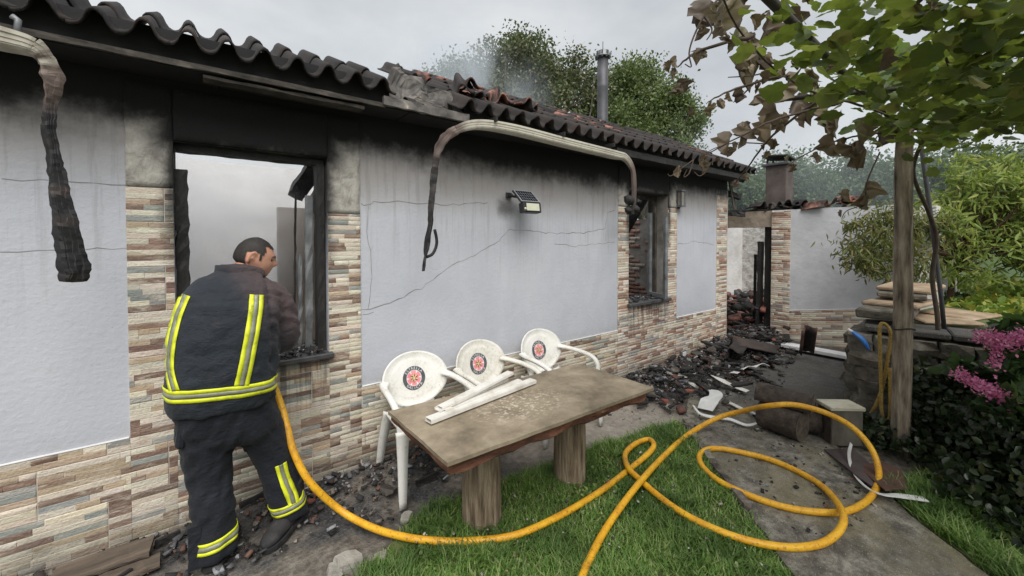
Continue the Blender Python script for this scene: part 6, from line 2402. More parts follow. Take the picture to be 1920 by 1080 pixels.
pipe = MB().tube([D(1772, 636, 3.55), D(1765, 560, 3.52), D(1742, 380, 3.48), D(1722, 235, 3.42)], 0.016, 12).build('support_pipe', M['flue'], None, True)
tag(pipe, 'grey metal support pipe leaning beside the vine post', 'pipe')
# pergola poles overhead
M['darkpole'] = simple('dark_pole', [(0.3, (0.03, 0.026, 0.022)), (0.7, (0.075, 0.065, 0.055))], 8, 0.9, 0.6, 30, 0.006)
M['palepole'] = simple('pale_pole', [(0.3, (0.26, 0.23, 0.18)), (0.7, (0.38, 0.35, 0.29))], 8, 0.9, 0.6, 30, 0.006)
POLES = [((3.05, -1.80, 2.62), (4.6, -4.6, 2.60), 0.016, 'darkpole', 'dark crosswise pergola pole just left of the post top'), ((1.2, -2.36, 2.64), (4.9, -2.30, 2.60), 0.02, 'darkpole', 'dark pergola pole running along the front of the vine'), ((2.7, -3.02, 2.52), (2.0, -3.9, 2.58), 0.045, 'palepole', 'pale pergola pole at the top right corner')]
for a, b, r, mt, lab in POLES:
    o = MB().tube(catmull([a, Vector(a).lerp(Vector(b), 0.5) + Vector((0, 0, -0.02)), b], 6), r, 10).build('pergola_pole', M[mt], None, True)
    tag(o, lab, 'pole', 'pergola poles')

# ---- grapevine
M['vine_green'] = leafmat('vine_leaf_green', [(0.0, (0.026, 0.046, 0.012)), (0.5, (0.075, 0.115, 0.028)), (0.85, (0.16, 0.21, 0.05)), (1.0, (0.25, 0.22, 0.08))], 0.42, (0.32, 0.40, 0.04), single=True)
M['vine_greens'] = leafmat('vine_leaves_green', [(0.0, (0.026, 0.046, 0.012)), (0.5, (0.075, 0.115, 0.028)), (0.85, (0.16, 0.21, 0.05)), (1.0, (0.25, 0.22, 0.08))], 0.42, (0.32, 0.40, 0.04))
M['vine_brown'] = leafmat('vine_leaf_withered', [(0.0, (0.060, 0.040, 0.022)), (0.5, (0.135, 0.098, 0.055)), (0.85, (0.21, 0.165, 0.10)), (1.0, (0.11, 0.12, 0.04))], 0.25, (0.22, 0.15, 0.07), single=True)
M['vine_lit'] = leafmat('vine_leaf_lit', [(0.0, (0.06, 0.12, 0.02)), (0.5, (0.13, 0.22, 0.04)), (1.0, (0.20, 0.30, 0.06))], 0.45, (0.30, 0.42, 0.04), single=True)  # brighter copy of the vine green, skylight put into the colour
M['cane'] = simple('vine_cane', [(0.3, (0.035, 0.024, 0.018)), (0.7, (0.10, 0.072, 0.052))], 12, 0.9, 0.5)


def grape_leaf(seed, crumple=0.0, fold=0.12):
    """five-lobed leaf about 1 unit across, stalk at the origin, tip along +y"""
    out = [(0.0, 0.03), (0.14, -0.10), (0.30, -0.08), (0.43, 0.05), (0.43, 0.17), (0.54, 0.28), (0.52, 0.43), (0.46, 0.52), (0.36, 0.56), (0.33, 0.72), (0.17, 0.83), (0.0, 0.97)]
    out = out + [(-x, y) for x, y in out[-2:0:-1]]
    V = [(0.0, 0.35, 0.0)]
    mid = [(x * 0.5, 0.35 + (y - 0.35) * 0.5) for x, y in out]
    for x, y in mid + out:
        r = math.hypot(x, y - 0.35)
        z = fold * abs(x) * 1.2 - 0.22 * r * r + 0.05 * nz(x * 5, y * 5, seed)
        z += crumple * (0.28 * nz(x * 3.2, y * 3.2, seed + 7) + 0.75 * abs(x) ** 1.1)
        xx = x * (1 - crumple * 0.42); yy = y * (1 - 0.12 * crumple)
        V.append((xx + crumple * 0.1 * nz(y * 4, x * 4, seed), yy + crumple * 0.06 * nz(x * 6, y * 2, seed + 3), z))
    n = len(out)
    F = []
    for k in range(n):
        a, b = 1 + k, 1 + (k + 1) % n
        F.append((0, a, b, b)); F.append((a, a + n, b + n, b))
    F3 = []
    for f in F:
        if f[2] == f[3]: F3.append(f[:3])
        else: F3 += [(f[0], f[1], f[2]), (f[0], f[2], f[3])]
    return V, F3


def leaf_me(seed, cr, fold, mat):
    V, F = grape_leaf(seed, cr, fold)
    me = bpy.data.meshes.new('leaf'); me.from_pydata(V, [], F)
    me.polygons.foreach_set('use_smooth', np.ones(len(F), dtype=bool))
    me.materials.append(mat)
    return me


L_LIT = [leaf_me(s, 0.05, 0.1 + 0.1 * s, M['vine_lit']) for s in range(3)]
LG = [leaf_me(s, 0.0, 0.12 + 0.1 * s, M['vine_green']) for s in range(4)]
LBn = [leaf_me(10 + s, 1.0 + 0.16 * s, 0.3, M['vine_brown']) for s in range(5)]
vine = thing('grapevine', 'grapevine trained overhead at the right, its house side withered brown', 'vine', (4.42, -2.52, 0))
# trunk and main canes
tr = MB()
tr.tube(catmull([(4.47, -2.60, 0.0), D(1712, 740, 3.45), D(1705, 690, 3.45), D(1752, 640, 3.5), D(1758, 600, 3.5), D(1748, 520, 3.5), D(1756, 450, 3.45), D(1742, 400, 3.4), D(1712, 320, 3.3), (4.33, -2.50, 2.50)], 5), lerp_list([0.026, 0.02, 0.02, 0.018, 0.018, 0.017, 0.018, 0.016, 0.014, 0.012], 46), 8)
tro = tr.build('stem', M['cane'], vine, True)
rr = random.Random(77)
CANES = [[(4.3, -2.45, 2.5), (3.6, -2.3, 2.56), (2.7, -2.2, 2.52), (1.9, -2.22, 2.55), (1.3, -2.35, 2.6)],
         [(4.3, -2.5, 2.5), (3.4, -2.7, 2.55), (2.4, -2.75, 2.5), (1.5, -2.8, 2.56)],
         [(4.3, -2.5, 2.5), (3.8, -3.0, 2.56), (3.0, -3.3, 2.52), (2.0, -3.5, 2.58)],
         [(4.3, -2.45, 2.5), (4.1, -2.1, 2.48), (3.9, -1.85, 2.36), (3.75, -1.7, 2.2)],
         [(4.3, -2.5, 2.5), (4.5, -3.0, 2.5), (4.6, -3.8, 2.55)],
         [(3.2, -2.25, 2.53), (2.85, -2.02, 2.42), (2.6, -1.92, 2.30), (2.35, -1.80, 2.16)],
         [(2.4, -2.2, 2.52), (2.2, -2.05, 2.45), (2.05, -1.98, 2.37)],
         [(3.0, -2.2, 2.53), (3.1, -1.9, 2.38), (3.2, -1.7, 2.2), (3.3, -1.55, 2.08)],
         [(1.9, -2.25, 2.55), (1.7, -2.13, 2.48), (1.6, -2.08, 2.40)]]
for cpt in CANES:
    P = catmull(cpt, 6)
    MB().tube([p + Vector((0, 0, 0.01 * nz(i * 0.7, cpt[0][1]))) for i, p in enumerate(P)], list(np.linspace(0.0095, 0.003, len(P))), 6).build('cane', M['cane'], vine, True)


def add_leaf(me, p, ax, spin, s, parent=vine):
    o = bpy.data.objects.new('leaf', me)
    COL.objects.link(o)
    o.parent = parent
    o.matrix_parent_inverse = Matrix.Translation(-Vector(vine.location))
    R = frames_from_axis(np.array([ax]), np.array([spin]), [s])[0]
    o.matrix_basis = Matrix.Translation(p) @ Matrix([[*R[0], 0], [*R[1], 0], [*R[2], 0], [0, 0, 0, 1]])
    return o


def canopy_edge(x):          # house-side edge of the canopy
    return np.interp(x, [0.9, 1.26, 1.64, 2.55, 3.9, 4.4], [-2.5, -2.30, -2.14, -2.0, -1.95, -2.2])


rng = np.random.default_rng(91)
cand = []
while len(cand) < 5200:
    x = rng.uniform(0.7, 4.55); y = rng.uniform(-4.6, -1.85)
    e = canopy_edge(x)
    if y > e: continue
    depth = e - y
    if rng.random() > 0.10 + 1.0 * depth: continue
    if nz(x * 1.9, y * 1.9, 12) < -0.28 and y > -2.55: continue
    cand.append((x, y, 2.50 + rng.normal() * 0.10 + (0.05 if depth < 0.25 else 0), depth))
vis = []
for i, (x, y, z, dp) in enumerate(cand):
    v = Vector((x, y, z)) - CAM
    dd = v.dot(_fw)
    px = 960 + FPX * v.dot(_r) / max(dd, 0.01); py = PPY - FPX * v.dot(_up) / max(dd, 0.01)
    inside = dd > 0.4 and -60 < py < 1080 and px < 1980
    vis.append((0 if inside else 1, dd, i))
vis.sort()
single = set(i for _, _, i in vis[:160])
Rs, Ps = [], []
for i, (x, y, z, dp) in enumerate(cand):
    if math.hypot(x - CAM.x, y - CAM.y) < 1.7 and rng.random() < 0.3: continue
    near = 0.72 if math.hypot(x - CAM.x, y - CAM.y) < 1.9 else 1.0
    brown = rng.random() < np.clip(0.95 - 2.0 * dp, 0.05, 0.95) * (1.0 if x < 3.9 else 0.7)
    az = rng.uniform(0, 2 * PI)
    el = rng.uniform(-1.4, -0.3) if brown else rng.uniform(-0.9, 0.25)
    ax = np.array([math.cos(az) * math.cos(el), math.sin(az) * math.cos(el), math.sin(el)])
    s = rng.uniform(0.045, 0.08) if brown else rng.uniform(0.055, 0.098) * near
    if i in single or brown and len(single) < 195:
        single.add(i)
        spin = rng.uniform(0, 2 * PI) if brown else rng.normal() * 0.5
        add_leaf(LBn[int(rng.integers(0, 5))] if brown else LG[int(rng.integers(0, 4))], (x, y, z), ax, spin, s)
    elif not brown:
        Rs.append(frames_from_axis(np.array([ax]), np.array([rng.normal() * 0.5]), [s])[0]); Ps.append((x, y, z))
gv, gf = grape_leaf(2, 0.0, 0.2)
fo = put('foliage', spread('foliage', gv, gf, np.array(Rs), np.array(Ps), True), vine, M['vine_greens'])
fo['kind'] = 'stuff'
# withered leaves hanging off the house-side edge, measured one by one
HANG = [(1330, 25, 2.0, 70), (1308, 60, 1.9, 30), (1318, 100, 1.95, 26), (1355, 30, 2.0, 75), (1388, 90, 2.1, 62), (1385, 65, 2.2, 50), (1425, 140, 2.3, 72), (1380, 135, 2.2, 34), (1450, 205, 2.6, 55), (1447, 240, 2.9, 55), (1395, 255, 3.0, 55), (1408, 245, 3.0, 50), (1372, 268, 3.2, 48), (1535, 215, 3.0, 44), (1512, 225, 3.0, 30), (1480, 232, 3.0, 36), (1543, 240, 3.1, 32), (1562, 270, 3.2, 50), (1590, 275, 3.2, 50), (1600, 250, 3.2, 55), (1575, 230, 3.1, 55), (1620, 285, 3.2, 60), (1640, 250, 3.2, 60), (1610, 300, 3.2, 40), (1500, 190, 2.8, 48), (1420, 180, 2.5, 40), (1470, 160, 2.5, 60), (1440, 110, 2.3, 60), (1400, 20, 2.0, 60), (1375, 10, 2.0, 70), (1625, 355, 3.1, 40), (1628, 380, 3.1, 34), (1592, 367, 3.1, 30), (1578, 400, 3.1, 16), (1316, 300, 3.0, 26), (1275, 320, 3.0, 26), (1470, 45, 2.2, 60), (1440, 60, 2.2, 60), (1520, 150, 2.6, 60), (1560, 200, 3.0, 50)]
for (px, py, dd, sz) in HANG:
    p = D(px, py - sz * 0.35, dd)
    add_leaf(LBn[rr.randrange(5)], p, np.array([rr.uniform(-0.35, 0.35), rr.uniform(-0.35, 0.35), -1.0]), rr.uniform(0, 6.28), sz / 760 * dd * rr.uniform(0.95, 1.15))
# more withered leaves strung along the edge canes
for cpt in (CANES[0], CANES[3], CANES[5], CANES[6], CANES[7], CANES[8]):
    P = catmull(cpt, 6)
    for k in range(7):
        q = P[rr.randrange(len(P) // 3, len(P))] + Vector((rr.uniform(-0.05, 0.05), rr.uniform(-0.04, 0.06), rr.uniform(-0.06, 0.02)))
        add_leaf(LBn[rr.randrange(5)], q, np.array([rr.uniform(-0.5, 0.5), rr.uniform(-0.5, 0.5), -1.0]), rr.uniform(0, 6.28), rr.uniform(0.045, 0.09))
# leaves round the post head, skylight painted in as a brighter green
for (px, py, dd, sz) in ((1640, 145, 3.0, 75), (1690, 140, 3.0, 80), (1720, 150, 3.1, 70), (1660, 110, 3.0, 55), (1710, 110, 3.1, 60), (1620, 170, 3.0, 60), (1750, 120, 3.1, 60), (1745, 215, 3.2, 50), (1800, 200, 3.2, 50), (1815, 215, 3.2, 45), (1850, 215, 3.2, 60), (1600, 165, 3.0, 50), (1680, 180, 3.1, 60), (1760, 250, 3.2, 45), (1785, 235, 3.2, 45), (1530, 180, 2.9, 35), (1770, 225, 3.2, 55)):
    p = D(px, py - sz * 0.3, dd)
    add_leaf(L_LIT[rr.randrange(3)], p, np.array([rr.uniform(-0.5, 0.5), rr.uniform(-0.6, 0.1), -0.75]), rr.uniform(-0.5, 0.5) + 0.3, sz / 760 * dd * 1.1)
# tendrils
for pix, dd in ((((1345, 0), (1320, 30), (1300, 70), (1292, 100), (1296, 125), (1284, 120)), 1.95), (((1320, 30), (1335, 55), (1325, 75)), 1.95), (((1650, 285), (1626, 340), (1620, 380), (1588, 395), (1578, 410)), 3.1), (((1440, 270), (1380, 268), (1340, 278), (1318, 292)), 3.2), (((1318, 292), (1325, 318), (1312, 330), (1302, 322)), 3.2), (((1300, 300), (1275, 318), (1258, 330), (1252, 326)), 3.2), (((1300, 300), (1292, 325), (1282, 332), (1288, 318)), 3.2), (((1420, 150), (1390, 180), (1375, 192)), 2.4), (((1470, 120), (1420, 140), (1365, 145)), 2.2)):
    P = catmull([D(x, y, dd) for x, y in pix], 6)
    MB().tube(P, list(np.linspace(0.006, 0.0025, len(P))), 5).build('tendril', M['cane'], vine, True)

# ---- rope, blue pipe end, logs, box
M['rope'] = simple('ochre_rope', [(0.3, (0.20, 0.125, 0.03)), (0.6, (0.36, 0.24, 0.06)), (0.85, (0.46, 0.34, 0.12))], 60, 0.9, 0.8, 120, 0.006)
rp = [D(1622, 787, 3.5), D(1638, 768, 3.42), D(1652, 735, 3.4), D(1660, 700, 3.38), D(1668, 650, 3.37), D(1670, 625, 3.37), D(1660, 608, 3.4), D(1650, 612, 3.4), D(1650, 660, 3.38), D(1652, 720, 3.36), D(1653, 770, 3.34), D(1660, 790, 3.32), D(1668, 782, 3.32), D(1669, 740, 3.32), D(1668, 690, 3.33)]
ro = MB().tube(catmull(rp, 6), 0.013, 8).build('rope', M['rope'], None, True)
tag(ro, 'ochre rope hanging in loops against the left of the vine post', 'rope')
M['blue'] = simple('blue_plastic', [(0.3, (0.02, 0.13, 0.48)), (0.7, (0.05, 0.22, 0.62))], 8, 0.4, 0.1)
bp = thing('blue_scoop', 'bright blue plastic piece with a white tip by the garden wall', 'plastic piece', D(1610, 635, 3.6))
P = catmull([D(1598, 622, 3.66), D(1612, 632, 3.62), D(1622, 643, 3.6), D(1629, 656, 3.58)], 5)
MB().tube(P, lerp_list([0.024, 0.036, 0.036, 0.014], len(P)), 10, squash=0.5).build('blade', M['blue'], bp, True)
P = [D(1590, 617, 3.68), D(1599, 623, 3.66)]
MB().tube(P, [0.02, 0.026], 10, squash=0.55).build('tip', M['logo_white'], bp, True)


def logpiece(name, label, ca, cb, r, half=False, seed=0, roll=0.0):
    ca, cb = Vector(ca), Vector(cb)
    t_ = (cb - ca).normalized(); u = Vector((0, 0, 1)).cross(t_).normalized(); w = t_.cross(u)
    n, m = 22, 8
    V, F = [], []
    for j in range(m + 1):
        p = ca.lerp(cb, j / m)
        for k in range(n):
            a = 2 * PI * k / n
            rr_ = r * (1 + 0.06 * nz(math.cos(a) * 2, math.sin(a) * 2, seed + j * 0.2) + 0.03 * nz(math.cos(a) * 8, math.sin(a) * 8, seed + j * 0.15))
            x, y = rr_ * math.cos(a), rr_ * math.sin(a)
            if half and y < 0: y *= 0.12
            if not half and y > r * 0.9: y = r * 0.9
            V.append(p + u * x + w * y)
    for j in range(m):
        for k in range(n):
            F.append((j * n + k, j * n + (k + 1) % n, (j + 1) * n + (k + 1) % n, (j + 1) * n + k))
    root = thing(name, label, 'log', (ca.x, ca.y, 0), 'cut logs on the path')
    MB().add(V, F).build('bark', M['darkbark'], root, True)
    for j, tt in ((0, -1), (m, 1)):
        pts = [V[j * n + k] + t_ * (0.002 * tt) for k in range(n)]
        cen_ = sum(pts, Vector()) / n
        VV = pts + [cen_.lerp(q, 0.5) + t_ * (0.006 * tt * nz(q.x * 30, q.z * 30)) for q in pts] + [cen_ + t_ * 0.002 * tt]
        FF = [(k, (k + 1) % n, n + (k + 1) % n, n + k) for k in range(n)] + [(n + k, n + (k + 1) % n, 2 * n) for k in range(n)]
        MB().add(VV, FF).build('sawn_end', M['logend'], root)
    return root


M['darkbark'] = simple('dark_wet_bark', [(0.3, (0.022, 0.017, 0.013)), (0.55, (0.06, 0.045, 0.034)), (0.8, (0.13, 0.10, 0.075))], 16, 0.85, 1.0, 30, 0.015)
M['logend'] = simple('aged_sawn_end', [(0.3, (0.06, 0.048, 0.036)), (0.7, (0.15, 0.12, 0.09))], 22, 0.9, 0.5)
l0, l1 = G(1432, 806, 0.02), G(1500, 832, 0.02)
ldir = (l1 - l0).normalized()
lower_a = l0 + Vector((0.06, 0.03, 0.13)); lower_b = l1 + Vector((0.06, 0.0, 0.125))
logpiece('log', 'lower round log resting on the path under the hose', lower_a, lower_b, 0.125, False, 3)
logpiece('log', 'upper split log lying across the lower one under the hose', lower_a + Vector((0.02, 0.05, 0.125)), lower_b + Vector((0.10, -0.04, 0.125)), 0.12, True, 8)
logpiece('log', 'thick log behind the two stacked ones, half hidden', lower_b + Vector((0.12, 0.22, -0.0)), lower_b + Vector((0.26, -0.03, 0.0)), 0.125, False, 14)
M['palewood'] = simple('pale_weathered_board', [(0.3, (0.36, 0.33, 0.24)), (0.6, (0.54, 0.51, 0.40)), (0.85, (0.62, 0.60, 0.50))], 7, 0.85, 0.5, 40, 0.004)
bc_ = G(1568, 757, 0.325)
bx = thing('wooden_box', 'small wooden box with two pale lid boards beside the logs', 'box', (bc_.x, bc_.y, 0.02))
mB = rotm((bc_.x + 0.02, bc_.y - 0.02, 0), math.radians(-40))
for s in (-1, 1):
    MB().cbox(0.27, 0.085, 0.03, 0.005, mB @ Matrix.Translation((0, s * 0.046, 0.315))).build('lid_board', M['palewood'], bx)
M['greywood'] = simple('grey_board', [(0.3, (0.06, 0.053, 0.04)), (0.7, (0.17, 0.155, 0.125))], 7, 0.9, 0.5, 30, 0.006, (1, 1, 0.4))
for s in (-1, 1):
    MB().cbox(0.24, 0.018, 0.285, 0.004, mB @ Matrix.Translation((0, s * 0.072, 0.16))).build('side_board', M['greywood'], bx)
    MB().cbox(0.018, 0.125, 0.285, 0.004, mB @ Matrix.Translation((s * 0.108, 0, 0.16))).build('end_board', M['darkbark'], bx)

for (a, b, lab) in (((1286, 800), (1335, 868), 'far piece of the weathered timber edging between lawn and path'), ((1336, 872), (1402, 955), 'near piece of the weathered timber edging between lawn and path')):
    A, B = G(*a, 0.02), G(*b, 0.02)
    o = MB().add(*rough_bar(A, B, 0.07, 0.05, a[0] * 0.1, 14, 0.008)).build('edging_board', M['edging'])
    tag(o, lab, 'edging', 'timber edging of the lawn')
# rusty plates and the bent white strip at the path edge
M['rust'] = simple('rusty_sheet', [(0.3, (0.05, 0.026, 0.020)), (0.6, (0.105, 0.050, 0.036)), (0.85, (0.16, 0.085, 0.06))], 7, 0.75, 0.4)
M['purplesheet'] = simple('dull_plum_sheet', [(0.3, (0.05, 0.036, 0.036)), (0.7, (0.095, 0.072, 0.07))], 7, 0.7, 0.3)
for nm, pix, zz, mt, lab in (('metal_sheet', ((1545, 842), (1600, 843), (1668, 905), (1645, 925), (1600, 895)), 0.035, 'purplesheet', 'dull plum sheet lying at the right edge of the path'), ('metal_sheet', ((1605, 872), (1655, 868), (1690, 885), (1702, 922), (1660, 928)), 0.05, 'rust', 'rusty brown plate on top of the plum sheet by the ivy')):
    P = [G(x, y, zz) for x, y in pix]
    n = len(P)
    V = [p + Vector((0, 0, 0.008 * i)) for i, p in enumerate(P)] + [p + Vector((0, 0, 0.008 * i - 0.008)) for i, p in enumerate(P)]
    o = MB().add(V, [tuple(range(n)), tuple(range(2 * n - 1, n - 1, -1))] + [(k, (k + 1) % n, n + (k + 1) % n, n + k) for k in range(n)]).build(nm, M[mt])
    tag(o, lab, 'sheet')
M['whiteplastic'] = simple('white_pvc', [(0.3, (0.60, 0.60, 0.58)), (0.6, (0.74, 0.74, 0.73)), (0.85, (0.78, 0.78, 0.77))], 10, 0.5, 0.15)


def strap(name, label, ctrl, w, mat='whiteplastic', cat='strip', group=None, tw=None, th=0.003):
    P = catmull(ctrl, 6)
    m = len(P)
    ws = lerp_list(w, m)
    tws = lerp_list(tw or [0, 0], m)
    o = MB().sweep(P, [[(-q / 2, -th), (-q / 4, -th + 0.2 * q * 0.2), (q / 4, -th + 0.04 * q), (q / 2, -th), (q / 2, th), (-q / 2, th)] for q in ws], tws).build(name, M[mat])
    return tag(o, label, cat, group)


strap('plastic_strip', 'long white strip curving through the hose loop, its flat end on the grass', [G(1596, 832, 0.10), G(1592, 852, 0.08), G(1598, 880, 0.05), G(1618, 908, 0.05), G(1650, 926, 0.06), G(1690, 930, 0.07), G(1735, 936, 0.07)], [0.02, 0.025, 0.03, 0.03, 0.03, 0.06, 0.065], tw=[0.9, 0.9, 0.7, 0.5, 0.2, 0, 0])
WH = 'white melted plastic strips in the debris'
strap('plastic_strip', 'white crumpled strip lying nearest the doorway in the debris', [G(1375, 700, 0.10), G(1395, 690, 0.13), G(1410, 688, 0.10), G(1425, 683, 0.12), G(1440, 686, 0.09)], [0.10, 0.12, 0.10, 0.10, 0.05], group=WH, tw=[0.2, 0.6, 0.2, 0.6, 0.2])
strap('plastic_strip', 'long dirty white strip slanting across the middle of the debris', [G(1338, 705, 0.09), G(1352, 712, 0.12), G(1372, 722, 0.08), G(1402, 734, 0.07)], [0.07, 0.08, 0.10, 0.06], 'oldwhite', group=WH, tw=[0.3, 0, 0.4, 0.1])
strap('plastic_strip', 'broad bent white panel at the grass corner of the debris', [G(1322, 768, 0.06), G(1330, 752, 0.12), G(1342, 742, 0.14), G(1338, 733, 0.11), G(1325, 730, 0.08)], [0.15, 0.17, 0.13, 0.09, 0.05], group=WH, tw=[0.2, 0.1, 0.3, 0.2, 0])
strap('plastic_strip', 'white curl running from the grass corner under the hose to the logs', [G(1300, 760, 0.10), G(1312, 775, 0.07), G(1335, 782, 0.05), G(1368, 786, 0.05), G(1400, 797, 0.05), G(1425, 790, 0.08)], [0.02, 0.035, 0.04, 0.035, 0.04, 0.04], group=WH, tw=[0.6, 0.3, 0.1, 0.2, 0.4, 0.8])
strap('plastic_strip', 'thin white strip just behind the hose at the logs', [G(1405, 770, 0.07), G(1420, 778, 0.06), G(1432, 780, 0.06)], [0.025, 0.03, 0.02], group=WH)
strap('plastic_strip', 'grey-white scrap at the foot of the tiles near the outlet box', [G(1262, 706, 0.05), G(1275, 702, 0.07), G(1288, 708, 0.05)], [0.06, 0.08, 0.05], 'oldwhite', group=WH)
strap('plastic_strip', 'small white scrap at the left of the debris heap', [G(1290, 716, 0.05), G(1302, 722, 0.06), G(1312, 728, 0.04)], [0.05, 0.07, 0.04], 'oldwhite', group=WH)
strap('plastic_strip', 'pale strip lying flat between the logs and the doorway', [G(1368, 755, 0.05), G(1388, 765, 0.05), G(1402, 772, 0.04)], [0.04, 0.05, 0.03], 'oldwhite', group=WH)

# leaning roof tile, upturned tile and boards by the doorway
for (p, e, lab, col, sc_) in ((G(1512, 665, 0.10), (1.15, 0.2, 2.4), 'brown tile leaning upright against the white step', (0.12, 0.06, 0.045), 1.0), (G(1458, 665, 0.12), (0.2, 0.3, 0.7), 'dark barrel tile lying on the heap right of the doorway', (0.05, 0.035, 0.03), 1.3), (G(1385, 655, 0.18), (0.1, 0.5, 1.9), 'black barrel tile lying inside the doorway', (0.03, 0.024, 0.022), 1.2)):
    o = bpy.data.objects.new('roof_tile', TILES[2]); COL.objects.link(o)
    o.location = p; o.rotation_euler = e; o.color = (*col, 1); o.scale = (sc_, sc_, sc_)
    tag(o, lab, 'roof tile', 'fallen roof tiles')

# ---- rubble heap along the house corner and doorway (uncountable bits), plus larger shards one by one
def heap(x, y):
    h = 0.26 * math.exp(-((x - 6.9) / 0.9) ** 2 - ((y + 0.25) / 0.5) ** 2) + 0.10 * math.exp(-((x - 5.4) / 1.1) ** 2 - ((y + 0.55) / 0.45) ** 2) + 0.05 * math.exp(-((x - 4.3) / 0.7) ** 2 - ((y + 0.6) / 0.5) ** 2)
    return h


def bits(name, label, n, region, smin, smax, seed, cols, flat=0.45, dz=0.0, fall=None):
    TV, TF, R, P, C = rubble_mesh(name, n, (0, 1), (0, 1), (0, 0.02), smin, smax, seed, flat=flat, cols=cols)
    q = scatter(region, 400, np.random.default_rng(seed))
    rg = np.random.default_rng(seed + 1)
    if fall is not None:
        q = q[rg.random(len(q)) < np.array([fall(a, b) for a, b in q])]
    q = q[rg.integers(0, len(q), n)] + rg.normal(0, 0.02, (n, 2))
    P[:, :2] = q
    P[:, 2] = np.array([heap(a, b) for a, b in q]) * rg.random(n) ** 0.5 + 0.012 + dz + 0.012 * rg.random(n)
    o = put(name, spread(name, TV, TF, R, P, False, C), None, M['rubble'])
    return tag(o, label, 'debris', kind='stuff')


REG_R = [(4.0, -0.03), (6.55, -0.03), (7.3, 0.25), (7.3, -0.75), (6.3, -1.15), (5.2, -1.25), (4.0, -1.15), (3.55, -0.9), (3.4, -0.35)]
REG_L = [(-2.0, -0.03), (1.6, -0.03), (2.6, -0.06), (1.6, -0.5), (0.9, -0.75), (0.4, -0.95), (-0.2, -0.85), (-2.0, -0.7)]
bits('corner_debris', 'black ash and char bits strewn before the doorway and house corner', 4200, REG_R, 0.010, 0.085, 51, ASHC + ASHC + [(0.14, 0.06, 0.045), (0.30, 0.28, 0.25)], dz=0.01, fall=lambda x, y: math.exp(-((y + 0.35) / 0.42) ** 2))
bits('wall_foot_debris', 'ash and tile crumbs along the foot of the wall by the firefighter', 1900, REG_L, 0.008, 0.055, 52, ASHC + [(0.13, 0.065, 0.045), (0.2, 0.17, 0.14)], fall=lambda x, y: math.exp(-((y + 0.1) / 0.38) ** 2))
bits('path_grit', 'scattered grit and crumbs on the concrete path and apron', 900, [(2.4, -0.2), (4.4, -0.2), (5.4, -1.2), (4.6, -1.9), (3.3, -2.5), (2.6, -2.3), (3.4, -1.2)], 0.006, 0.03, 53, ASHC + [(0.35, 0.32, 0.28), (0.25, 0.12, 0.09), (0.3, 0.28, 0.25)], dz=0.01)


bits('lawn_flecks', 'pale ash flecks and bits lying on the lawn', 260, [(0.9, -0.9), (3.2, -1.05), (2.3, -2.2), (0.6, -2.4)], 0.006, 0.022, 57, [(0.5, 0.48, 0.43), (0.3, 0.28, 0.24), (0.05, 0.05, 0.05), (0.25, 0.18, 0.10)], dz=0.02)


def shard(p, s, mat, name, label, cat, group, rng_, th=0.25, long=1.0):
    k = rng_.randrange(5, 8)
    poly = [(math.cos(2 * PI * i / k + rng_.uniform(-0.2, 0.2)) * s * rng_.uniform(0.7, 1.1) * long, math.sin(2 * PI * i / k + rng_.uniform(-0.2, 0.2)) * s * rng_.uniform(0.6, 1.0)) for i in range(k)]
    me = MB().prism(poly, -s * th / 2, s * th / 2).mesh(name)
    for v in me.vertices: v.co.z += 2.2 * v.co.y * v.co.y / max(s, 0.02) * 0.25
    o = put(name, me, None, mat)
    o.location = p
    o.rotation_euler = (rng_.uniform(-0.4, 0.4), rng_.uniform(-0.4, 0.4), rng_.uniform(0, 6.28))
    return tag(o, label, cat, group)


rg = random.Random(61)
SH = scatter(REG_R, 60, np.random.default_rng(8))
rg.shuffle(SH := [tuple(q) for q in SH])
for i, (x, y) in enumerate(SH[:20]):
    shard(Vector((x, y, heap(x, y) + 0.03)), rg.uniform(0.04, 0.08), M['redclay'] if i % 3 == 0 else M['charwood'], 'tile_shard', 'broken clay tile shard in the debris before the doorway', 'tile shard', 'clay tile shards before the doorway', rg)
for i, (x, y) in enumerate(SH[34:74]):
    a = rg.uniform(0, 6.28); L = rg.uniform(0.12, 0.34)
    d = Vector((math.cos(a), math.sin(a), rg.uniform(-0.1, 0.15))) * L
    p = Vector((x, y, heap(x, y) + 0.05))
    o = MB().add(*rough_bar(p, p + d, rg.uniform(0.012, 0.03), rg.uniform(0.03, 0.08), i * 3.1, 6, 0.008)).build('charred_stick', M['char'])
    tag(o, 'charred length of timber in the debris before the doorway', 'charred timber', 'charred timbers before the doorway')
SL = [tuple(q) for q in scatter(REG_L, 60, np.random.default_rng(18))]
rg.shuffle(SL)
SL = [q for q in SL if q[1] > -0.65 and not (-0.12 < q[0] < 0.5 and q[1] < -0.25)]
for i, (x, y) in enumerate(SL[:20]):
    shard(Vector((x, y, 0.025)), rg.uniform(0.03, 0.075), M['redclay'] if i % 4 == 0 else M['charwood'], 'tile_shard', 'broken tile shard at the foot of the wall near the firefighter', 'tile shard', 'tile shards along the wall foot', rg)
for i, (x, y) in enumerate(SL[26:44]):
    a = rg.uniform(-0.6, 0.6); L = rg.uniform(0.10, 0.24)
    p = Vector((x, y, 0.03)); d = Vector((math.cos(a), math.sin(a), rg.uniform(0, 0.15))) * L
    o = MB().add(*rough_bar(p, p + d, rg.uniform(0.02, 0.05), 0.018, i * 2.3, 6, 0.006)).build('charred_stick', M['char'])
    tag(o, 'charred stick at the foot of the wall near the firefighter', 'charred timber', 'charred sticks along the wall foot')
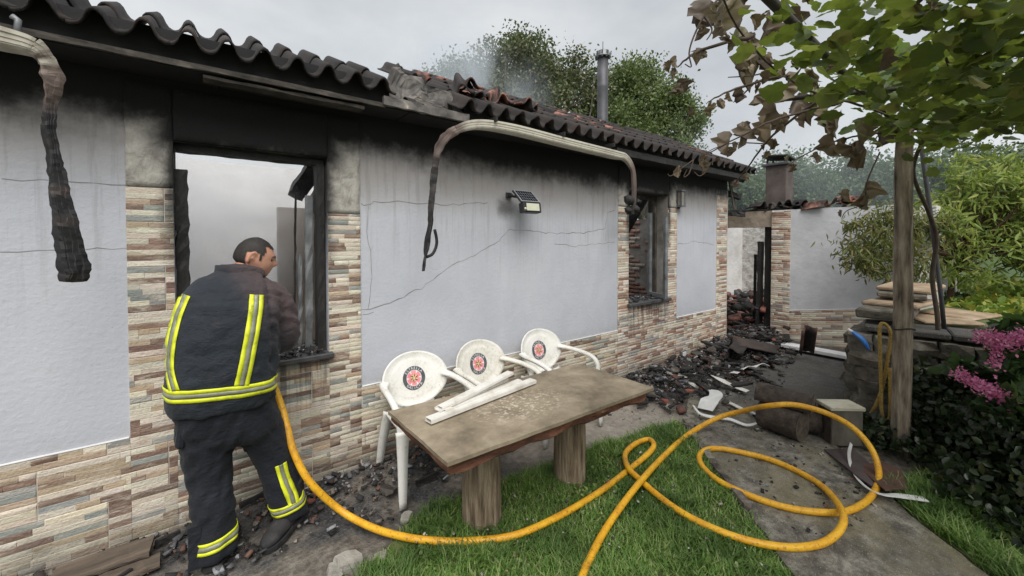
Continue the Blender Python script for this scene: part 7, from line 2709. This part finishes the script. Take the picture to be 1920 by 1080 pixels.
# brown boards lying at the far left by the wall
M['brownboard'] = simple('brown_wet_board', [(0.3, (0.05, 0.038, 0.028)), (0.6, (0.13, 0.10, 0.075)), (0.85, (0.20, 0.165, 0.13))], 6, 0.8, 0.6, 30, 0.006, (0.4, 3, 3))
for i, (a, b, w, lab) in enumerate(((G(95, 1085, 0.05), G(285, 1022, 0.06), 0.15, 'wide brown board lying along the wall foot at the left'), (G(170, 1100, 0.03), G(300, 1050, 0.03), 0.10, 'narrow brown board beside the wide one at the left'))):
    o = MB().add(*rough_bar(a, b, 0.022, w, 30 + i, 10, 0.006)).build('board', M['brownboard'])
    tag(o, lab, 'board')
M['limestone'] = simple('pale_plaster_lump', [(0.3, (0.20, 0.185, 0.16)), (0.6, (0.36, 0.34, 0.30)), (0.85, (0.50, 0.48, 0.44))], 10, 0.95, 0.8, 30, 0.01)
for (px, py, s, lab, k) in ((652, 1062, 0.085, 'larger pale broken lump on the ash at the lawn corner', 0), (628, 1075, 0.065, 'smaller pale lump touching the larger one at the lawn corner', 1), (712, 1050, 0.05, 'little pale lump at the edge of the grass', 2), (762, 975, 0.05, 'pale grey lump between the chair leg and the hose', 3)):
    p = G(px, py, 0.0)
    me = SM[k].copy(); me.materials.clear(); me.materials.append(M['limestone'])
    o = put('plaster_lump', me, None); o.location = p + Vector((0, 0, s * 0.25)); o.scale = (s * 1.4, s * 1.1, s * 0.7); o.rotation_euler = (0.1, 0.2, k * 1.3)
    tag(o, lab, 'rubble lump', 'pale lumps on the ground')

# ================================================================== SHRUBS AND FLOWERS AT THE RIGHT
M['ivy'] = leafmat('dark_ivy_leaf', [(0.0, (0.008, 0.014, 0.006)), (0.5, (0.018, 0.030, 0.012)), (0.9, (0.035, 0.055, 0.020)), (1.0, (0.07, 0.075, 0.02))], 0.2, (0.04, 0.08, 0.02), 0.4)
M['shrubleaf'] = leafmat('shrub_leaf', [(0.0, (0.020, 0.045, 0.014)), (0.5, (0.045, 0.090, 0.028)), (1.0, (0.09, 0.14, 0.045))], 0.3, (0.10, 0.18, 0.03), 0.45)
M['petal'] = leafmat('pink_petal', [(0.0, (0.46, 0.10, 0.24)), (0.5, (0.62, 0.18, 0.36)), (0.85, (0.72, 0.34, 0.50)), (1.0, (0.62, 0.32, 0.36))], 0.35, (0.7, 0.25, 0.45))
M['yellowgreen'] = leafmat('bed_leaf', [(0.0, (0.07, 0.14, 0.018)), (0.4, (0.16, 0.27, 0.035)), (0.8, (0.30, 0.36, 0.06)), (1.0, (0.48, 0.40, 0.07))], 0.4, (0.3, 0.38, 0.05))
OVAL_V = [(0, 0, 0), (0.28, 0.3, 0.04), (0.24, 0.7, 0.0), (0, 1, -0.1), (-0.24, 0.7, 0.0), (-0.28, 0.3, 0.04)]
OVAL_F = [(0, 1, 2, 3), (0, 3, 4, 5)]


def bush(name, label, base, blobs, n, size, mat, seed, stems=True, cat='shrub', group=None, TV=OVAL_V, TF=OVAL_F, up=0.2):
    rng = np.random.default_rng(seed)
    root = thing(name, label, cat, base, group)
    vol = np.array([r[0] * r[1] * r[2] for _, r in blobs]); vol /= vol.sum()
    pick = rng.choice(len(blobs), n, p=vol)
    C = np.array([b[0] for b in blobs])[pick]; Rr = np.array([b[1] for b in blobs])[pick]
    d = rng.normal(size=(n, 3)); d /= np.linalg.norm(d, axis=1)[:, None]
    f = rng.random((n, 1)) ** 0.45
    f = f * (0.86 + 0.28 * np.array([nz(*(q * 4)) for q in (C + d * Rr)])[:, None])
    P = C + d * Rr * f
    P = P[P[:, 2] > 0.01]
    m = len(P)
    ax = rng.normal(size=(m, 3)) + np.array([-0.3, 0, up])
    Rm = frames_from_axis(ax, rng.random(m) * 2 * PI, size * (0.6 + 0.8 * rng.random(m)))
    put('foliage', spread('foliage', TV, TF, Rm, P), root, mat)
    if stems:
        sb_ = MB()
        b0 = Vector(base)
        for k in range(9):
            c, r = blobs[k % len(blobs)]
            e = Vector(c) + Vector(rng.normal(size=3)) * 0.3 * min(r)
            sb_.tube(catmull([b0 + Vector((rng.normal() * 0.05, rng.normal() * 0.05, 0)), b0.lerp(e, 0.5) + Vector(rng.normal(size=3)) * 0.05, e], 4), list(np.linspace(0.012, 0.004, 9)), 5)
        sb_.build('stem', M['cane'], root, True)
    return root


bush('ivy', 'dark ivy covering the foot of the vine post and stone wall', (4.5, -2.6, 0), [((4.45, -2.62, 0.25), (0.28, 0.34, 0.30)), ((4.30, -2.85, 0.30), (0.34, 0.30, 0.32)), ((4.66, -2.45, 0.45), (0.13, 0.3, 0.28)), ((4.30, -2.30, 0.10), (0.30, 0.16, 0.15)), ((4.15, -2.62, 0.12), (0.25, 0.2, 0.16)), ((4.72, -2.85, 0.48), (0.2, 0.35, 0.26)), ((4.25, -3.2, 0.34), (0.4, 0.4, 0.36)), ((4.52, -2.08, 0.08), (0.22, 0.1, 0.12)), ((3.82, -2.78, 0.10), (0.30, 0.22, 0.14)), ((3.95, -3.1, 0.18), (0.4, 0.3, 0.22)), ((3.6, -3.0, 0.08), (0.25, 0.2, 0.10))], 9500, 0.055, M['ivy'], 71)
fs = bush('flowering_shrub', 'leafy shrub with drooping pink flower heads at the right edge', (4.15, -3.15, 0), [((*D(1895, 690, 2.9),), (0.16, 0.16, 0.15)), ((*D(1915, 780, 2.7),), (0.18, 0.2, 0.2)), ((*D(1885, 900, 2.7),), (0.22, 0.2, 0.16)), ((*D(1930, 640, 2.9),), (0.2, 0.2, 0.18)), ((*D(1800, 690, 3.05),), (0.1, 0.1, 0.07))], 1500, 0.10, M['shrubleaf'], 72)
rng = np.random.default_rng(5)
for (a, b, wd, n) in (((1838, 632), (1895, 640), 0.055, 110), ((1868, 640), (1868, 690), 0.03, 40), ((1895, 640), (1925, 628), 0.05, 70), ((1800, 700), (1840, 728), 0.04, 70), ((1838, 722), (1905, 760), 0.045, 110), ((1905, 840), (1925, 850), 0.04, 60), ((1908, 870), (1925, 890), 0.035, 40)):
    A, B = np.array(D(*a, 2.75)), np.array(D(*b, 2.7))
    n = n * 4
    f = rng.random((n, 1))
    P = A + (B - A) * f + rng.normal(size=(n, 3)) * wd * 0.55
    ax = rng.normal(size=(n, 3)) + np.array([-0.6, -0.2, 0.3])
    Rm = frames_from_axis(ax, rng.random(n) * 2 * PI, 0.021 * (0.6 + 0.8 * rng.random(n)))
    put('flower_head', spread('flower_head', OVAL_V, OVAL_F, Rm, P), fs, M['petal'])['kind'] = 'stuff'
for i, (px, py, dd, r, mt, n, lab) in enumerate(((1850, 580, 5.2, (0.5, 0.5, 0.22), 'yellowgreen', 900, 'yellow-green leafy plant in front of the bed, above the pink flowers'), (1900, 600, 4.6, (0.45, 0.45, 0.2), 'yellowgreen', 700, 'bright yellow-green plant at the right edge of the bed'), (1760, 560, 6.0, (0.6, 0.5, 0.16), 'shrubleaf', 700, 'dark green low plant round the peach trunk'), (1880, 540, 6.4, (0.8, 0.7, 0.2), 'peach', 900, 'pale green row of plants at the back of the bed'), (1700, 548, 5.9, (0.3, 0.3, 0.14), 'shrubleaf', 300, 'small green plant just behind the vine post'), (1935, 560, 5.4, (0.5, 0.5, 0.3), 'yellowgreen', 700, 'tallest yellow-green plant, rightmost in the raised bed'))):
    p = D(px, py, dd)
    bush('garden_plant', lab, (p.x, p.y, 0.78), [((p.x, p.y, p.z), r), ((p.x + 0.2, p.y - 0.2, p.z - r[2] * 0.4), (r[0] * 0.8, r[1] * 0.8, r[2] * 0.9))], n, 0.085, M[mt], 80 + i, cat='plant', group='plants in the raised bed')
p0 = D(1895, 510, 4.6)
# far white building behind the peach tree
fbld = thing('far_building', 'pale rendered wall with a low window behind the peach tree', 'building', (11.0, -4.0, 0))
MB().box(11.0, 11.2, -9.0, -2.9, 0, 1.9).build('wall', M['white_int'], fbld)
clad(fbld, [(2.9, 5.0, 0.3, 1.25)], 0.0, 33, 0, pal=PINK, xform=lambda v: Vector((11.0 + v.y, -v.x, v.z)))
MB().cbox(0.03, 0.9, 0.5, 0.005, rotm((10.97, -3.7, 1.55))).build('window', M['slate'], fbld)
MB().cbox(0.08, 1.1, 0.05, 0.005, rotm((10.96, -3.7, 1.27))).build('sill', M['bead'], fbld)

# ================================================================== SMOKE (real volumes)
def smoke(name, label, x0, x1, y0, y1, z0, z1, dens, scale, lo, hi, col=(0.9, 0.92, 0.94), aniso=0.2, stretch=(1, 1, 1), fade=True):
    m = bpy.data.materials.new(name)
    m.use_nodes = True
    nt = m.node_tree
    nt.nodes.clear()
    out = nt.nodes.new('ShaderNodeOutputMaterial')
    pv = nt.nodes.new('ShaderNodeVolumePrincipled')
    pv.inputs['Color'].default_value = (*col, 1)
    pv.inputs['Anisotropy'].default_value = aniso
    tc = nt.nodes.new('ShaderNodeTexCoord')
    geo = nt.nodes.new('ShaderNodeNewGeometry')
    mp_ = nt.nodes.new('ShaderNodeMapping'); mp_.inputs['Scale'].default_value = stretch
    nt.links.new(geo.outputs['Position'], mp_.inputs['Vector'])
    no = nt.nodes.new('ShaderNodeTexNoise'); no.inputs['Scale'].default_value = scale; no.inputs['Detail'].default_value = 3; no.inputs['Distortion'].default_value = 0.6
    nt.links.new(mp_.outputs['Vector'], no.inputs['Vector'])
    r = nt.nodes.new('ShaderNodeMapRange'); r.interpolation_type = 'SMOOTHSTEP'
    for i, q in enumerate((lo, hi, 0.0, dens)): r.inputs[i + 1].default_value = q
    nt.links.new(no.outputs['Fac'], r.inputs[0])
    # thin out towards the sides of the cloud
    sp = nt.nodes.new('ShaderNodeVectorMath'); sp.operation = 'DISTANCE'; sp.inputs[1].default_value = (0.5, 0.5, 0.5)
    nt.links.new(tc.outputs['Generated'], sp.inputs[0])
    r2 = nt.nodes.new('ShaderNodeMapRange'); r2.interpolation_type = 'SMOOTHSTEP'
    for i, q in enumerate((0.25, 0.52, 1.0, 0.0)): r2.inputs[i + 1].default_value = q
    nt.links.new(sp.outputs['Value'], r2.inputs[0])
    mu = nt.nodes.new('ShaderNodeMath'); mu.operation = 'MULTIPLY'
    nt.links.new(r.outputs[0], mu.inputs[0])
    if fade: nt.links.new(r2.outputs[0], mu.inputs[1])
    else: mu.inputs[1].default_value = 1.0
    nt.links.new(mu.outputs[0], pv.inputs['Density'])
    nt.links.new(pv.outputs[0], out.inputs['Volume'])
    o = MB().box(x0, x1, y0, y1, z0, z1).build(name, m)
    return tag(o, label, 'smoke', kind='stuff')


smoke('room_smoke', 'white smoke filling the room behind the large window', -1.9, 1.25, 0.75, 2.45, 0.5, 3.2, 3.2, 1.15, 0.40, 0.66, col=(0.96, 0.96, 0.97), stretch=(1, 1, 0.8))
smoke('roof_smoke', 'thin bluish smoke drifting off the roof gap', 1.0, 4.4, 0.6, 3.0, 2.75, 4.5, 0.9, 1.3, 0.42, 0.66, col=(0.82, 0.88, 0.95), stretch=(1, 1, 0.6))
smoke('drifting_smoke', 'bluish smoke haze hanging in front of the far trees', 11, 22, -4, 9, 0.2, 7.0, 0.028, 0.25, 0.3, 0.6, col=(0.80, 0.88, 0.95))
